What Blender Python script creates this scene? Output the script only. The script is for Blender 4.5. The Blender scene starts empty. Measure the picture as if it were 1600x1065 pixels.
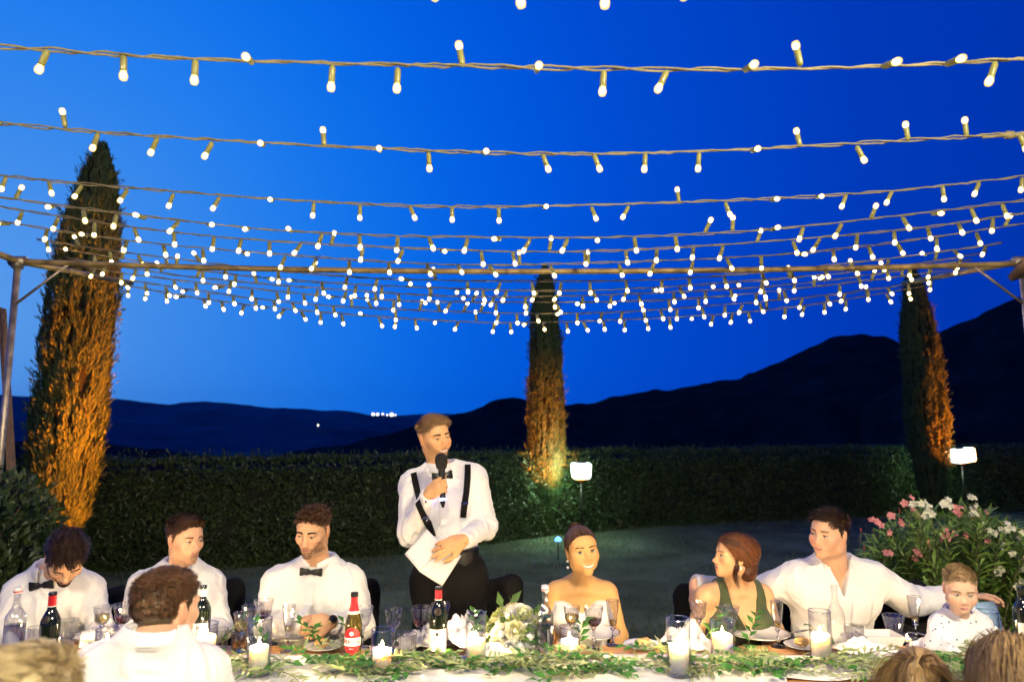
import bpy, bmesh, math, random
import numpy as np
from mathutils import Vector, Matrix, Euler
from math import radians as R, sin, cos, pi
random.seed(11); RNG = np.random.default_rng(11)
sc = bpy.context.scene
COL = sc.collection

# ---------------- camera, sky, exposure ----------------
EYE = 1.70; FPX = 1111.0; PITCH = R(7.26)
cam = bpy.data.cameras.new('camera'); cam.lens = 25.0; cam.sensor_width = 36.0
cam.clip_start = 0.05; cam.clip_end = 30000
camo = bpy.data.objects.new('camera', cam); COL.objects.link(camo)
camo.location = (0, 0, EYE); camo.rotation_euler = (R(90) + PITCH, 0, 0)
cam.dof.use_dof = True; cam.dof.focus_distance = 3.45; cam.dof.aperture_fstop = 2.6
sc.camera = camo
sc.view_settings.view_transform = 'Standard'; sc.view_settings.look = 'None'
sc.view_settings.exposure = 0.0; sc.view_settings.gamma = 1.0
sc.view_settings.use_curve_mapping = False
sc.render.engine = 'CYCLES'
cy = sc.cycles
cy.use_denoising = True
try: cy.denoiser = 'OPENIMAGEDENOISE'
except Exception: pass
cy.max_bounces = 8; cy.diffuse_bounces = 3; cy.glossy_bounces = 4; cy.transmission_bounces = 8
cy.transparent_max_bounces = 24; cy.sample_clamp_indirect = 4.0; cy.sample_clamp_direct = 0
cy.caustics_reflective = False; cy.caustics_refractive = False; cy.use_light_tree = True

def at(px, py, Y):
    """world point seen at photo pixel (px,py) lying at depth Y"""
    u = (px - 800) / FPX; v = (532.5 - py) / FPX
    dy = cos(PITCH) - v * sin(PITCH); dz = sin(PITCH) + v * cos(PITCH)
    return Vector((u / dy * Y, Y, EYE + dz / dy * Y))

world = bpy.data.worlds.new('World'); sc.world = world; world.use_nodes = True
def build_world():
    nt = world.node_tree; N = nt.nodes; L = nt.links; N.clear()
    out = N.new('ShaderNodeOutputWorld'); bg = N.new('ShaderNodeBackground')
    tc = N.new('ShaderNodeTexCoord')
    nm = N.new('ShaderNodeVectorMath'); nm.operation = 'NORMALIZE'
    L.new(tc.outputs['Generated'], nm.inputs[0])
    dt = N.new('ShaderNodeVectorMath'); dt.operation = 'DOT_PRODUCT'
    S = Vector((-0.60, 0.79, 0.12)).normalized(); dt.inputs[1].default_value = S
    L.new(nm.outputs[0], dt.inputs[0])
    ac = N.new('ShaderNodeMath'); ac.operation = 'ARCCOSINE'; L.new(dt.outputs['Value'], ac.inputs[0])
    mr = N.new('ShaderNodeMapRange'); mr.inputs['From Max'].default_value = pi; L.new(ac.outputs[0], mr.inputs['Value'])
    cr = N.new('ShaderNodeValToRGB'); L.new(mr.outputs[0], cr.inputs[0])
    e = cr.color_ramp; e.interpolation = 'B_SPLINE'
    stops = [(0.0, (.14, .42, 1.0)), (10, (.06, .32, .99)), (22, (.008, .23, 1.0)), (34, (.0, .14, .92)),
             (48, (.0, .078, .74)), (65, (.0, .046, .56)), (100, (.0, .022, .32)), (180, (.0, .014, .22))]
    e.elements[0].position = 0; e.elements[0].color = (*stops[0][1], 1)
    e.elements[1].position = 1; e.elements[1].color = (*stops[-1][1], 1)
    for d, c in stops[1:-1]:
        k = e.elements.new(d / 180); k.color = (*c, 1)
    sp = N.new('ShaderNodeSeparateXYZ'); L.new(nm.outputs[0], sp.inputs[0])
    hz = N.new('ShaderNodeMapRange'); hz.inputs['From Min'].default_value = -0.02; hz.inputs['From Max'].default_value = 0.16
    hz.inputs['To Min'].default_value = 1.08; hz.inputs['To Max'].default_value = 1.0; L.new(sp.outputs['Z'], hz.inputs['Value'])
    hz.interpolation_type = 'SMOOTHSTEP'
    mx = N.new('ShaderNodeVectorMath'); mx.operation = 'SCALE'; L.new(cr.outputs[0], mx.inputs[0]); L.new(hz.outputs[0], mx.inputs['Scale'])
    L.new(mx.outputs[0], bg.inputs[0]); bg.inputs[1].default_value = 0.88
    L.new(bg.outputs[0], out.inputs[0])
build_world()

# ---------------- helpers ----------------
def wloc(p):
    v = Vector((0, 0, 0))
    while p is not None: v += p.location; p = p.parent
    return v
def tag(o, label=None, cat=None, group=None, kind=None):
    if label: o['label'] = label
    if cat: o['category'] = cat
    if group: o['group'] = group
    if kind: o['kind'] = kind
    return o
def empty(name, loc=(0, 0, 0), label=None, cat=None, group=None, rz=0):
    o = bpy.data.objects.new(name, None); COL.objects.link(o); o.location = loc
    o.rotation_euler = (0, 0, rz); o.empty_display_size = .05
    return tag(o, label, cat, group)
def mobj(name, v, f, m, parent=None, smooth=True, world=False, cols=None, sharp=None):
    """v Nx3 array, f array or list of faces -> mesh object; world=True: v are world coords"""
    v = np.asarray(v, dtype=np.float64).reshape(-1, 3)
    if world and parent is not None: v = v - np.array(wloc(parent))
    me = bpy.data.meshes.new(name)
    if isinstance(f, np.ndarray) and f.ndim == 2:
        n = len(f); k = f.shape[1]
        me.vertices.add(len(v)); me.vertices.foreach_set('co', v.astype(np.float32).ravel())
        me.loops.add(n * k); me.loops.foreach_set('vertex_index', f.astype(np.int32).ravel())
        me.polygons.add(n); me.polygons.foreach_set('loop_start', np.arange(0, n * k, k, dtype=np.int32))
        me.polygons.foreach_set('loop_total', np.full(n, k, dtype=np.int32))
        me.update(calc_edges=True)
    else:
        me.from_pydata([tuple(x) for x in v], [], [tuple(int(i) for i in x) for x in f]); me.update()
    me.polygons.foreach_set('use_smooth', np.full(len(me.polygons), smooth, dtype=bool))
    if cols is not None:
        a = me.color_attributes.new('Col', 'FLOAT_COLOR', 'POINT')
        c = np.ones((len(v), 4), dtype=np.float32); c[:, :3] = cols; a.data.foreach_set('color', c.ravel())
    if m is not None: me.materials.append(m)
    if sharp: me.set_sharp_from_angle(angle=R(sharp))
    o = bpy.data.objects.new(name, me); COL.objects.link(o)
    if parent is not None: o.parent = parent
    return o
def copy_tree(o, parent=None):
    c = o.copy(); COL.objects.link(c)
    c.parent = parent
    for ch in [x for x in COL.objects if x.parent == o]: copy_tree(ch, c)
    return c
class MB:
    """collects shapes into one mesh"""
    def __init__(s): s.v = []; s.f = []
    def add(s, v, f):
        n = len(s.v); s.v += [tuple(x) for x in v]; s.f += [tuple(i + n for i in q) for q in f]; return s
    def box(s, c, d, rot=None):
        c = Vector(c); q = []
        for x in (-.5, .5):
            for y in (-.5, .5):
                for z in (-.5, .5):
                    p = Vector((x * d[0], y * d[1], z * d[2]))
                    if rot is not None: p = rot @ p
                    q.append(c + p)
        return s.add(q, [(0, 1, 3, 2), (4, 6, 7, 5), (0, 4, 5, 1), (2, 3, 7, 6), (0, 2, 6, 4), (1, 5, 7, 3)])
    def tube(s, pts, r, n=8, caps=True):
        pts = [Vector(p) for p in pts]; rs = r if hasattr(r, '__len__') else [r] * len(pts)
        vs = []; up = None
        for i, p in enumerate(pts):
            t = (pts[min(i + 1, len(pts) - 1)] - pts[max(i - 1, 0)]).normalized()
            if up is None:
                up = Vector((0, 0, 1)) if abs(t.z) < .9 else Vector((1, 0, 0))
            a = t.cross(up).normalized(); b = a.cross(t).normalized(); up = b
            for k in range(n):
                w = 2 * pi * k / n; vs.append(p + (a * cos(w) + b * sin(w)) * rs[i])
        fs = []
        for i in range(len(pts) - 1):
            for k in range(n):
                k2 = (k + 1) % n; fs.append((i * n + k, i * n + k2, (i + 1) * n + k2, (i + 1) * n + k))
        if caps: fs.append(tuple(range(n))[::-1]); fs.append(tuple((len(pts) - 1) * n + k for k in range(n)))
        return s.add(vs, fs)
    def lathe(s, prof, n=24, c=(0, 0, 0), cut=0, ax=None):
        """prof: list of (r,z); closed at ends when r==0; cut: facets modulating the radius"""
        c = Vector(c); vs = []; fs = []; idx = []
        for r, z in prof:
            if r <= 1e-6:
                idx.append([len(vs)]); vs.append(Vector((0, 0, z)))
            else:
                idx.append(list(range(len(vs), len(vs) + n)))
                for k in range(n):
                    rr = r * (1 + cut * (1 if k % 2 else -1)); w = 2 * pi * k / n
                    vs.append(Vector((rr * cos(w), rr * sin(w), z)))
        for a, b in zip(idx[:-1], idx[1:]):
            if len(a) == 1 and len(b) == 1: continue
            for k in range(n):
                k2 = (k + 1) % n
                if len(a) == 1: fs.append((a[0], b[k2], b[k]))
                elif len(b) == 1: fs.append((a[k], a[k2], b[0]))
                else: fs.append((a[k], a[k2], b[k2], b[k]))
        if ax is not None: vs = [ax @ v for v in vs]
        return s.add([v + c for v in vs], fs)
    def build(s, name, m, parent=None, smooth=True, world=False, sharp=None):
        return mobj(name, s.v, s.f, m, parent, smooth, world, None, sharp)

# ---------------- materials ----------------
def mat(name, c, rough=.6, metal=0, noise=0, nscale=20, bump=0, bscale=60, emit=None, estr=0, sss=0, sheen=0, trans=0, ior=1.45, spec=.5, vcol=False, coat=0, sssr=(.02, .012, .008), stretch=None, bdist=.004):
    m = bpy.data.materials.new(name); m.use_nodes = True
    nt = m.node_tree; N = nt.nodes; L = nt.links; p = N['Principled BSDF']
    p.inputs['Base Color'].default_value = (*c, 1); p.inputs['Roughness'].default_value = rough
    p.inputs['Metallic'].default_value = metal; p.inputs['IOR'].default_value = ior
    p.inputs['Specular IOR Level'].default_value = spec
    p.inputs['Transmission Weight'].default_value = trans; p.inputs['Coat Weight'].default_value = coat
    if sss:
        p.inputs['Subsurface Weight'].default_value = sss; p.inputs['Subsurface Radius'].default_value = sssr
        p.inputs['Subsurface Scale'].default_value = 1
    if sheen: p.inputs['Sheen Weight'].default_value = sheen
    if emit: p.inputs['Emission Color'].default_value = (*emit, 1); p.inputs['Emission Strength'].default_value = estr
    src = None
    tc = N.new('ShaderNodeTexCoord'); mp = N.new('ShaderNodeMapping'); L.new(tc.outputs['Object'], mp.inputs[0])
    if stretch: mp.inputs['Scale'].default_value = stretch
    if vcol:
        a = N.new('ShaderNodeVertexColor'); a.layer_name = 'Col'; src = a.outputs['Color']
    if noise:
        t = N.new('ShaderNodeTexNoise'); t.inputs['Scale'].default_value = nscale; t.inputs['Detail'].default_value = 4
        L.new(mp.outputs[0], t.inputs['Vector'])
        mr = N.new('ShaderNodeMapRange'); L.new(t.outputs[0], mr.inputs['Value'])
        mr.inputs['From Min'].default_value = .3; mr.inputs['From Max'].default_value = .7
        mr.inputs['To Min'].default_value = 1 - noise; mr.inputs['To Max'].default_value = 1 + noise
        vm = N.new('ShaderNodeVectorMath'); vm.operation = 'SCALE'
        if src: L.new(src, vm.inputs[0])
        else: vm.inputs[0].default_value = c
        L.new(mr.outputs[0], vm.inputs['Scale']); src = vm.outputs[0]
    if src: L.new(src, p.inputs['Base Color'])
    if bump:
        t = N.new('ShaderNodeTexNoise'); t.inputs['Scale'].default_value = bscale; t.inputs['Detail'].default_value = 5
        L.new(mp.outputs[0], t.inputs['Vector'])
        b = N.new('ShaderNodeBump'); b.inputs['Strength'].default_value = bump; b.inputs['Distance'].default_value = bdist
        L.new(t.outputs[0], b.inputs['Height']); L.new(b.outputs[0], p.inputs['Normal'])
    return m
def leafmat(name, c1, c2, rough=.45, tr=.25, per='face'):
    """two-tone foliage; tone picked per island"""
    m = bpy.data.materials.new(name); m.use_nodes = True
    nt = m.node_tree; N = nt.nodes; L = nt.links; p = N['Principled BSDF']; out = N['Material Output']
    g = N.new('ShaderNodeNewGeometry'); cr = N.new('ShaderNodeMix'); cr.data_type = 'RGBA'
    cr.inputs['A'].default_value = (*c1, 1); cr.inputs['B'].default_value = (*c2, 1)
    L.new(g.outputs['Random Per Island'], cr.inputs['Factor'])
    L.new(cr.outputs['Result'], p.inputs['Base Color']); p.inputs['Roughness'].default_value = rough
    t = N.new('ShaderNodeBsdfTranslucent'); L.new(cr.outputs['Result'], t.inputs[0])
    ms = N.new('ShaderNodeMixShader'); ms.inputs[0].default_value = tr
    L.new(p.outputs[0], ms.inputs[1]); L.new(t.outputs[0], ms.inputs[2]); L.new(ms.outputs[0], out.inputs[0])
    return m
def thinglass(name, tint=(.97, .98, .97), rough=.02, k=1.0, bump=0):
    m = bpy.data.materials.new(name); m.use_nodes = True
    nt = m.node_tree; N = nt.nodes; L = nt.links; N.remove(N['Principled BSDF']); out = N['Material Output']
    tr = N.new('ShaderNodeBsdfTransparent'); tr.inputs[0].default_value = (*tint, 1)
    gl = N.new('ShaderNodeBsdfGlossy'); gl.inputs['Roughness'].default_value = rough
    lw = N.new('ShaderNodeLayerWeight'); lw.inputs['Blend'].default_value = .32
    mr = N.new('ShaderNodeMapRange'); mr.inputs['To Min'].default_value = .05 * k; mr.inputs['To Max'].default_value = .65
    L.new(lw.outputs['Facing'], mr.inputs['Value'])
    pw = N.new('ShaderNodeMath'); pw.operation = 'POWER'; pw.inputs[1].default_value = 1.6; L.new(lw.outputs['Facing'], pw.inputs[0]); L.new(pw.outputs[0], mr.inputs['Value'])
    ms = N.new('ShaderNodeMixShader'); L.new(mr.outputs[0], ms.inputs[0]); L.new(tr.outputs[0], ms.inputs[1]); L.new(gl.outputs[0], ms.inputs[2])
    L.new(ms.outputs[0], out.inputs[0])
    return m
# ---------------- noise helper ----------------
def vnoise(p, seed=0):
    """smooth value noise, p (...,3) -> [-1,1]"""
    p = np.asarray(p, dtype=np.float32); i = np.floor(p).astype(np.int64); f = p - i; f = f * f * (3 - 2 * f)
    def h(ix, iy, iz):
        n = (ix * 374761393 + iy * 668265263 + iz * 2147483647 + seed * 974711) & 0xffffffff
        n = ((n ^ (n >> 13)) * 1274126177) & 0xffffffff
        return ((n ^ (n >> 16)) & 0xffff).astype(np.float32) / 32767.5 - 1
    x, y, z = i[..., 0], i[..., 1], i[..., 2]; fx, fy, fz = f[..., 0], f[..., 1], f[..., 2]
    a = h(x, y, z) * (1 - fx) + h(x + 1, y, z) * fx; b = h(x, y + 1, z) * (1 - fx) + h(x + 1, y + 1, z) * fx
    c = h(x, y, z + 1) * (1 - fx) + h(x + 1, y, z + 1) * fx; d = h(x, y + 1, z + 1) * (1 - fx) + h(x + 1, y + 1, z + 1) * fx
    return (a * (1 - fy) + b * fy) * (1 - fz) + (c * (1 - fy) + d * fy) * fz
def fbm(p, o=3, seed=0):
    p = np.asarray(p, dtype=np.float32); r = 0; a = 1
    for k in range(o): r = r + a * vnoise(p * 2 ** k, seed + k); a *= .5
    return r
def grid_faces(nu, nv):
    i, j = np.meshgrid(np.arange(nu - 1), np.arange(nv - 1), indexing='ij'); a = i * nv + j
    return np.stack([a, a + nv, a + nv + 1, a + 1], -1).reshape(-1, 4)
def unit(v): return v / (np.linalg.norm(v, axis=-1, keepdims=True) + 1e-9)
def leaves(P, D, Nn, ln, wd, fold=.25, tip=2):
    """rhombic leaves: base points P, long axis D, normal Nn, lengths, widths -> v,f (2 folded quads' worth of tris)"""
    D = unit(D); S = unit(np.cross(D, Nn)); U = np.cross(S, D); ln = np.asarray(ln)[:, None]; wd = np.asarray(wd)[:, None]
    mid = P + D * ln * .45
    v = np.stack([P, mid + S * wd * .5 + U * wd * fold, P + D * ln - U * ln * .12, mid - S * wd * .5 + U * wd * fold, mid + D * ln * .1], 1)
    n = len(P); b = np.arange(n)[:, None] * 5
    f = np.concatenate([b + np.array([[0, 1, 4]]), b + np.array([[1, 2, 4]]), b + np.array([[2, 3, 4]]), b + np.array([[3, 0, 4]])], 0)
    return v.reshape(-1, 3), f
def rdir(n): return unit(RNG.normal(size=(n, 3)))

# ---------------- terrain ----------------
M_lawn = mat('lawn_ground', (.12, .15, .09), 1.0, spec=0, noise=.45, nscale=1.3, bump=.6, bscale=30)
M_grass = leafmat('grass_blades', (.09, .14, .06), (.15, .18, .10), .8, .3)
M_hill_near = mat('wooded_slope', (.02, .024, .018), 1, noise=.5, nscale=.03, bump=0, spec=0)
M_hill_far = mat('distant_slope', (.05, .09, .10), 1, noise=.5, nscale=.0018, spec=0)  # blue of the evening haze put into the far slope colour
def terrain_z(x, y):
    t = np.clip((y - 17 - .2 * np.abs(x)) / 400, 0, 1)
    return -95 * t ** 1.2
def build_ground():
    ys = np.concatenate([np.linspace(-14, 18, 33), np.geomspace(19, 9000, 60)])
    g = np.linspace(-1, 1, 61); V = []
    for y in ys:
        w = max(26, y * 1.6) ; x = g * w
        V.append(np.stack([x, np.full_like(x, y), terrain_z(x, y) + (.012 * vnoise(np.stack([x, x * 0 + y, x * 0], -1) * .7) if y < 18 else 0)], -1))
    V = np.array(V).reshape(-1, 3)
    o = mobj('lawn', V, grid_faces(len(ys), 61)[:, ::-1], M_lawn); tag(o, kind='structure')
build_ground()
def hill(name, prof, R0, back, drop, m, rough_amp, fine, seed):
    """ridge whose crest passes the directions seen at prof (photo px), at distance R0; slopes to front and back"""
    px = np.array([p[0] for p in prof], float); py = np.array([p[1] for p in prof], float)
    n = 420; s = np.linspace(px[0], px[-1], n); yy = np.interp(s, px, py)
    k = np.ones(9) / 9; yy = np.convolve(np.pad(yy, 4, mode='edge'), k, 'valid') + 1.6 * fbm(np.stack([s / 34, s * 0, s * 0], -1), 3, seed + 40)
    rows = []
    ts = np.concatenate([np.linspace(-1, 0, 34), np.linspace(.04, 1, 14)])
    az = np.interp(s, [0, 1600], [-.72, .72])
    for t in ts:
        Y = R0 * (1 + (.55 * t if t < 0 else back * t))
        crest = np.array([at(800, q, R0).z for q in yy])
        X = (s - 800) / FPX * Y * 1.0
        fall = (abs(t) ** 1.25)
        z = crest * (1 - fall) + drop * fall
        nz = fbm(np.stack([X / (R0 * .05), np.full_like(X, Y / (R0 * .05)), X * 0], -1), 4, seed)
        z = z + nz * rough_amp * min(1, abs(t) * 4) + vnoise(np.stack([X / fine, X * 0 + Y / fine, X * 0], -1), seed + 9) * rough_amp * (.10 if R0 > 2000 else .28)
        rows.append(np.stack([X, np.full_like(X, Y), z], -1))
    V = np.array(rows).reshape(-1, 3)
    o = mobj(name, V, grid_faces(len(ts), n)[:, ::-1], m); tag(o, kind='structure'); return o
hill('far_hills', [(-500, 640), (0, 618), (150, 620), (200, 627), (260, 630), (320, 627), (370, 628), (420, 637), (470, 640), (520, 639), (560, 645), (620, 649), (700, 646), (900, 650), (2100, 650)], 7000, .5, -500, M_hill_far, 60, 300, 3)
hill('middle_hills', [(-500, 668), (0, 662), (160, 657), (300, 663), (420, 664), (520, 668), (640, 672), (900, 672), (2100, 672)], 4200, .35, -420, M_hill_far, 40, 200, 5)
hill('wooded_hills', [(-500, 700), (0, 690), (150, 692), (260, 703), (370, 716), (420, 712), (480, 704), (560, 690), (650, 664), (700, 650), (735, 641), (762, 629), (776, 628), (786, 620), (800, 618), (820, 628), (880, 630), (935, 628), (950, 622), (1000, 612), (1060, 606), (1150, 592), (1200, 574), (1260, 546), (1310, 526), (1350, 521), (1380, 524), (1420, 538), (1480, 556), (1560, 580), (1700, 600), (2100, 640)], 900, .5, -90, M_hill_near, 7, 14, 7)
hill('hillside', [(1340, 640), (1400, 600), (1440, 545), (1470, 521), (1490, 511), (1530, 498), (1560, 482), (1600, 465), (1700, 430), (1850, 400), (2200, 390)], 620, .5, -70, M_hill_near, 5, 10, 12)
def far_lights():
    m = mat('town_light', (1, 1, 1), emit=(1, .93, .75), estr=3)
    ps = [(583, 647, 2.4), (590, 647, 2.2), (598, 646.5, 1.6), (605, 648, 1.4), (612, 647.5, 2.8), (618, 648, 1.2)]
    t = empty('village_lights', at(600, 647, 6800), 'cluster of tiny white village lights on the far blue ridge left of the standing man', 'village lights')
    for i, (x, y, r) in enumerate(ps):
        p = at(x, y, 6800); b = MB(); b.lathe([(0, -7 * r), (5 * r, -4 * r), (7 * r, 0), (5 * r, 4 * r), (0, 7 * r)], 10, p)
        b.build('window_light', m, t, world=True)
    p = at(497, 664, 4000); b = MB(); b.lathe([(0, -7), (6, 0), (0, 7)], 10); o = b.build('farmhouse_light', m); o.location = p
    tag(o, 'single small pale light low on the dark blue valley, left of the village lights', 'distant light')
far_lights()

# ---------------- grass ----------------
def build_grass():
    n = 70000; y = 3.6 + 11 * RNG.random(n) ** 1.5; x = (RNG.random(n) * 2 - 1) * (y * .78 + .4)
    P = np.stack([x, y, np.full(n, -.01)], -1); D = rdir(n) * .55; D[:, 2] = 1
    h = .03 + .05 * RNG.random(n); w = .006 + .006 * RNG.random(n) + y * .0004
    S = unit(np.cross(D, rdir(n))); D = unit(D)
    v = np.stack([P - S * w[:, None] * .5, P + S * w[:, None] * .5, P + D * h[:, None]], 1).reshape(-1, 3)
    o = mobj('grass', v, np.arange(3 * n).reshape(-1, 3), M_grass); tag(o, 'short dark lawn grass behind the guests', 'grass', kind='stuff')
build_grass()

# ---------------- hedge, shrub, cypresses ----------------
M_leaf_hedge = leafmat('hedge_leaf', (.022, .05, .014), (.065, .10, .028), .42, .2)
M_core = mat('dark_filler_core', (.012, .015, .008), 1)
M_bark = mat('bark', (.10, .07, .045), .9, bump=.8, bscale=40)
def catmull(pts, n):
    pts = [Vector(p) for p in pts]; out = []
    P = [pts[0] * 2 - pts[1]] + pts + [pts[-1] * 2 - pts[-2]]
    for i in range(1, len(P) - 2):
        for k in range(n):
            t = k / n; a, b, c, d = P[i - 1], P[i], P[i + 1], P[i + 2]
            out.append(.5 * ((2 * b) + (c - a) * t + (2 * a - 5 * b + 4 * c - d) * t * t + (3 * b - a - 3 * c + d) * t ** 3))
    out.append(pts[-1]); return out
def build_hedge():
    t = empty('hedge', (0, 12.9, 0), 'long dark clipped hedge running behind the lawn from left to right', 'hedge')
    path = catmull([(-8.5, 8.6, 0), (-5.6, 9.35, 0), (-3.5, 9.8, 0), (-1.9, 10.75, 0), (1.1, 12.95, 0), (5, 14.6, 0), (11.5, 16.4, 0), (17, 17.2, 0)], 24)
    A = np.array(path); T = unit(np.gradient(A, axis=0)); Nn = np.stack([-T[:, 1], T[:, 0], T[:, 2]], -1)
    s = np.concatenate([[0], np.cumsum(np.linalg.norm(np.diff(A, axis=0), axis=1))]); L = s[-1]
    prof = [(-.42, 0), (-.5, .5), (-.47, 1.0), (-.38, 1.2), (0, 1.27), (.38, 1.2), (.47, .9), (.42, 0)]
    V = np.array([[A[i] + Nn[i] * (a + .06 * math.sin(i * .9 + b * 5)) + np.array([0, 0, b * .95]) for a, b in prof] for i in range(len(A))])
    mobj('hedge_core', V.reshape(-1, 3), grid_faces(len(A), len(prof)), M_core, t, world=True)  # dark filler mesh added inside the leaves to block light
    n = 120000; u = RNG.random(n) ** 1.15 * L; 
    C = np.stack([np.interp(u, s, A[:, k]) for k in range(3)], -1); NN = unit(np.stack([np.interp(u, s, Nn[:, k]) for k in range(3)], -1))
    w = RNG.random(n) * 1.9 - .15    # across the section: 0..1.2 = front face, rest top
    ff = np.clip(w, 0, 1.22); top = np.clip((w - 1.22) / .5, 0, 1)
    lump = fbm(np.stack([u * 1.3, w * 2.2, u * 0], -1), 3, 4)
    off = -.50 - .03 * np.sin(ff * 2.6) + top * .75; h = ff * 1.04 + np.where(top > 0, .05, 0)
    h = h * (1 + .03 * np.interp(u, [0, L], [-1, 1])) 
    P = C + NN * (off - lump * .07 + RNG.normal(size=n) * .035)[:, None]; P[:, 2] = h + lump * .035 * (w > 1) + RNG.normal(size=n) * .02
    outw = np.where((top > 0)[:, None], np.array([0, 0, 1.]), -NN)
    D = unit(outw * .7 + rdir(n) * .9 + np.array([0, 0, .35])); q = unit(outw + rdir(n) * .8)
    ln = .05 + .045 * RNG.random(n)
    v, f = leaves(P, D, q, ln, ln * .42); o = mobj('foliage', v, f, M_leaf_hedge, t, world=True, smooth=False); o['kind'] = 'stuff'
    # stray shoots along the top
    n = 2600; u = RNG.random(n) * L; C = np.stack([np.interp(u, s, A[:, k]) for k in range(3)], -1)
    P = C + RNG.normal(size=(n, 3)) * .12; P[:, 2] = 1.27 + RNG.random(n) ** 2 * .16 
    v, f = leaves(P, rdir(n) * .6 + np.array([0, 0, 1]), rdir(n), .05 + .05 * RNG.random(n), np.full(n, .022)); o = mobj('shoots', v, f, M_leaf_hedge, t, world=True, smooth=False); o['kind'] = 'stuff'
build_hedge()
def shrub(name, c, rx, ry, h, n, ll, label, m, cat='shrub'):
    t = empty(name, c, label, cat); b = MB()
    for k in range(7):
        a = 2 * pi * k / 7; e = Vector((cos(a) * rx * .7, sin(a) * ry * .7, h * .8)); b.tube([(0, 0, 0), e * .5 + Vector((0, 0, .05)), e], [.02, .013, .006], 5)
    b.build('stem', M_bark, t)
    d = rdir(n); d[:, 2] = np.abs(d[:, 2]) ** .8 * 1; r = .62 + .38 * RNG.random(n) ** .6; r *= 1 + .16 * fbm(d * 2.6, 3, 8)
    P = np.stack([d[:, 0] * rx * r, d[:, 1] * ry * r, .12 + d[:, 2] * (h - .12) * r + (RNG.random(n) < .4) * RNG.random(n) * -.5 * h * d[:, 2]], -1)
    P[:, 2] = np.abs(P[:, 2]); l = ll * (.7 + .6 * RNG.random(n))
    v, f = leaves(P, unit(d + rdir(n) * .9 + np.array([0, 0, .2])), unit(d + rdir(n) * .7), l, l * .4)
    o = mobj('foliage', v, f, m, t, smooth=False); o['kind'] = 'stuff'; return t
shrub('leafy_shrub', (-4.25, 5.2, 0), 1.05, .85, 1.46, 13000, .09, 'tall dark leafy shrub at the left edge, below the metal pergola post', M_leaf_hedge)
M_cyp = leafmat('cypress_spray', (.02, .05, .014), (.055, .095, .025), .6, .15)
def cypress(c, h, w, label, seed, lean=0):
    t = empty('cypress_tree', c, label, 'cypress tree', 'columnar cypress trees along the hedge')
    b = MB(); b.tube([(0, 0, 0), (0, 0, h * .45), (lean * .5, 0, h * .9)], [.10, .07, .02], 9); b.build('trunk', M_bark, t)
    def rad(z, a):
        u = np.clip(z / h, 0, 1)
        base = np.interp(u, [0, .07, .14, .28, .45, .65, .82, .92, 1.0], [.22, .42, .74, .98, 1.0, .92, .72, .46, .04])
        nz = fbm(np.stack([np.cos(a) * 1.6, np.sin(a) * 1.6, z * 1.1], -1), 3, seed)
        n2 = fbm(np.stack([np.cos(a) * 3.2, np.sin(a) * 3.2, z * 2.1], -1), 2, seed + 8); return base * w / 2 * (1 + .11 * nz + .09 * n2)
    zs = np.linspace(.03, h * .985, 60); az = np.linspace(0, 2 * pi, 29)
    Z, A = np.meshgrid(zs, az, indexing='ij'); rr = rad(Z, A) * .80
    V = np.stack([rr * np.cos(A) + lean * Z / h, rr * np.sin(A), Z], -1).reshape(-1, 3)
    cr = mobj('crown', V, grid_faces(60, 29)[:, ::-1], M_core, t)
    n = 42000; z = h * (RNG.random(n) * .99 + .01); a = RNG.random(n) * 2 * pi
    streak = fbm(np.stack([np.cos(a) * 7, np.sin(a) * 7, z * 2.2], -1), 3, seed + 3)
    keep = streak > -.45; z = z[keep]; a = a[keep]; streak = streak[keep]; n = len(z)
    r = rad(z, a) * (.84 + .16 * RNG.random(n) ** .5 + .09 * streak)
    P = np.stack([r * np.cos(a) + lean * z / h, r * np.sin(a), z], -1)
    O = np.stack([np.cos(a), np.sin(a), a * 0], -1)
    D = unit(O * .35 + rdir(n) * .33 + np.array([0, 0, 1.0])); l = (.05 + .07 * RNG.random(n)) * (h / 5.2)
    v, f = leaves(P, D, unit(O + rdir(n) * .6), l, l * .22); o = mobj('sprays', v, f, M_cyp, cr, smooth=False); o['kind'] = 'stuff'
    n = 420; z = h * (.1 + .88 * RNG.random(n)); a = RNG.random(n) * 2 * pi; r = rad(z, a); P = np.stack([r * np.cos(a) + lean * z / h, r * np.sin(a), z], -1)
    P = np.repeat(P, 7, 0) + RNG.normal(size=(n * 7, 3)) * .012; O = np.repeat(np.stack([np.cos(a), np.sin(a), a * 0 + 1.3], -1), 7, 0)
    P = P + unit(O) * (RNG.random(n * 7) * .11)[:, None]
    v, f = leaves(P, unit(O + rdir(n * 7) * .5), rdir(n * 7), np.full(n * 7, .06), np.full(n * 7, .013)); o = mobj('wisps', v, f, M_cyp, cr, smooth=False); o['kind'] = 'stuff'
    return t
p1 = at(98, 700, 8.3); top1 = at(128, 232, 8.3).z
cypress((p1.x - .03, 8.3, 0), top1, .74, 'biggest cypress, at the left behind the bowed man, lit orange from below', 21, .22)
p2 = at(851, 600, 12.4); top2 = at(851, 425, 12.4).z
cypress((p2.x, 12.1, 0), top2, .58, 'slim cypress in the middle, right of the standing man and beside the white post lamp', 33, 0)
p3 = at(1437, 600, 14.2); top3 = at(1423, 425, 14.2).z
cypress((p3.x, 14.0, 0), top3, .70, 'slim cypress at the right, rising behind the oleander bush', 47, -.1)

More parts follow.
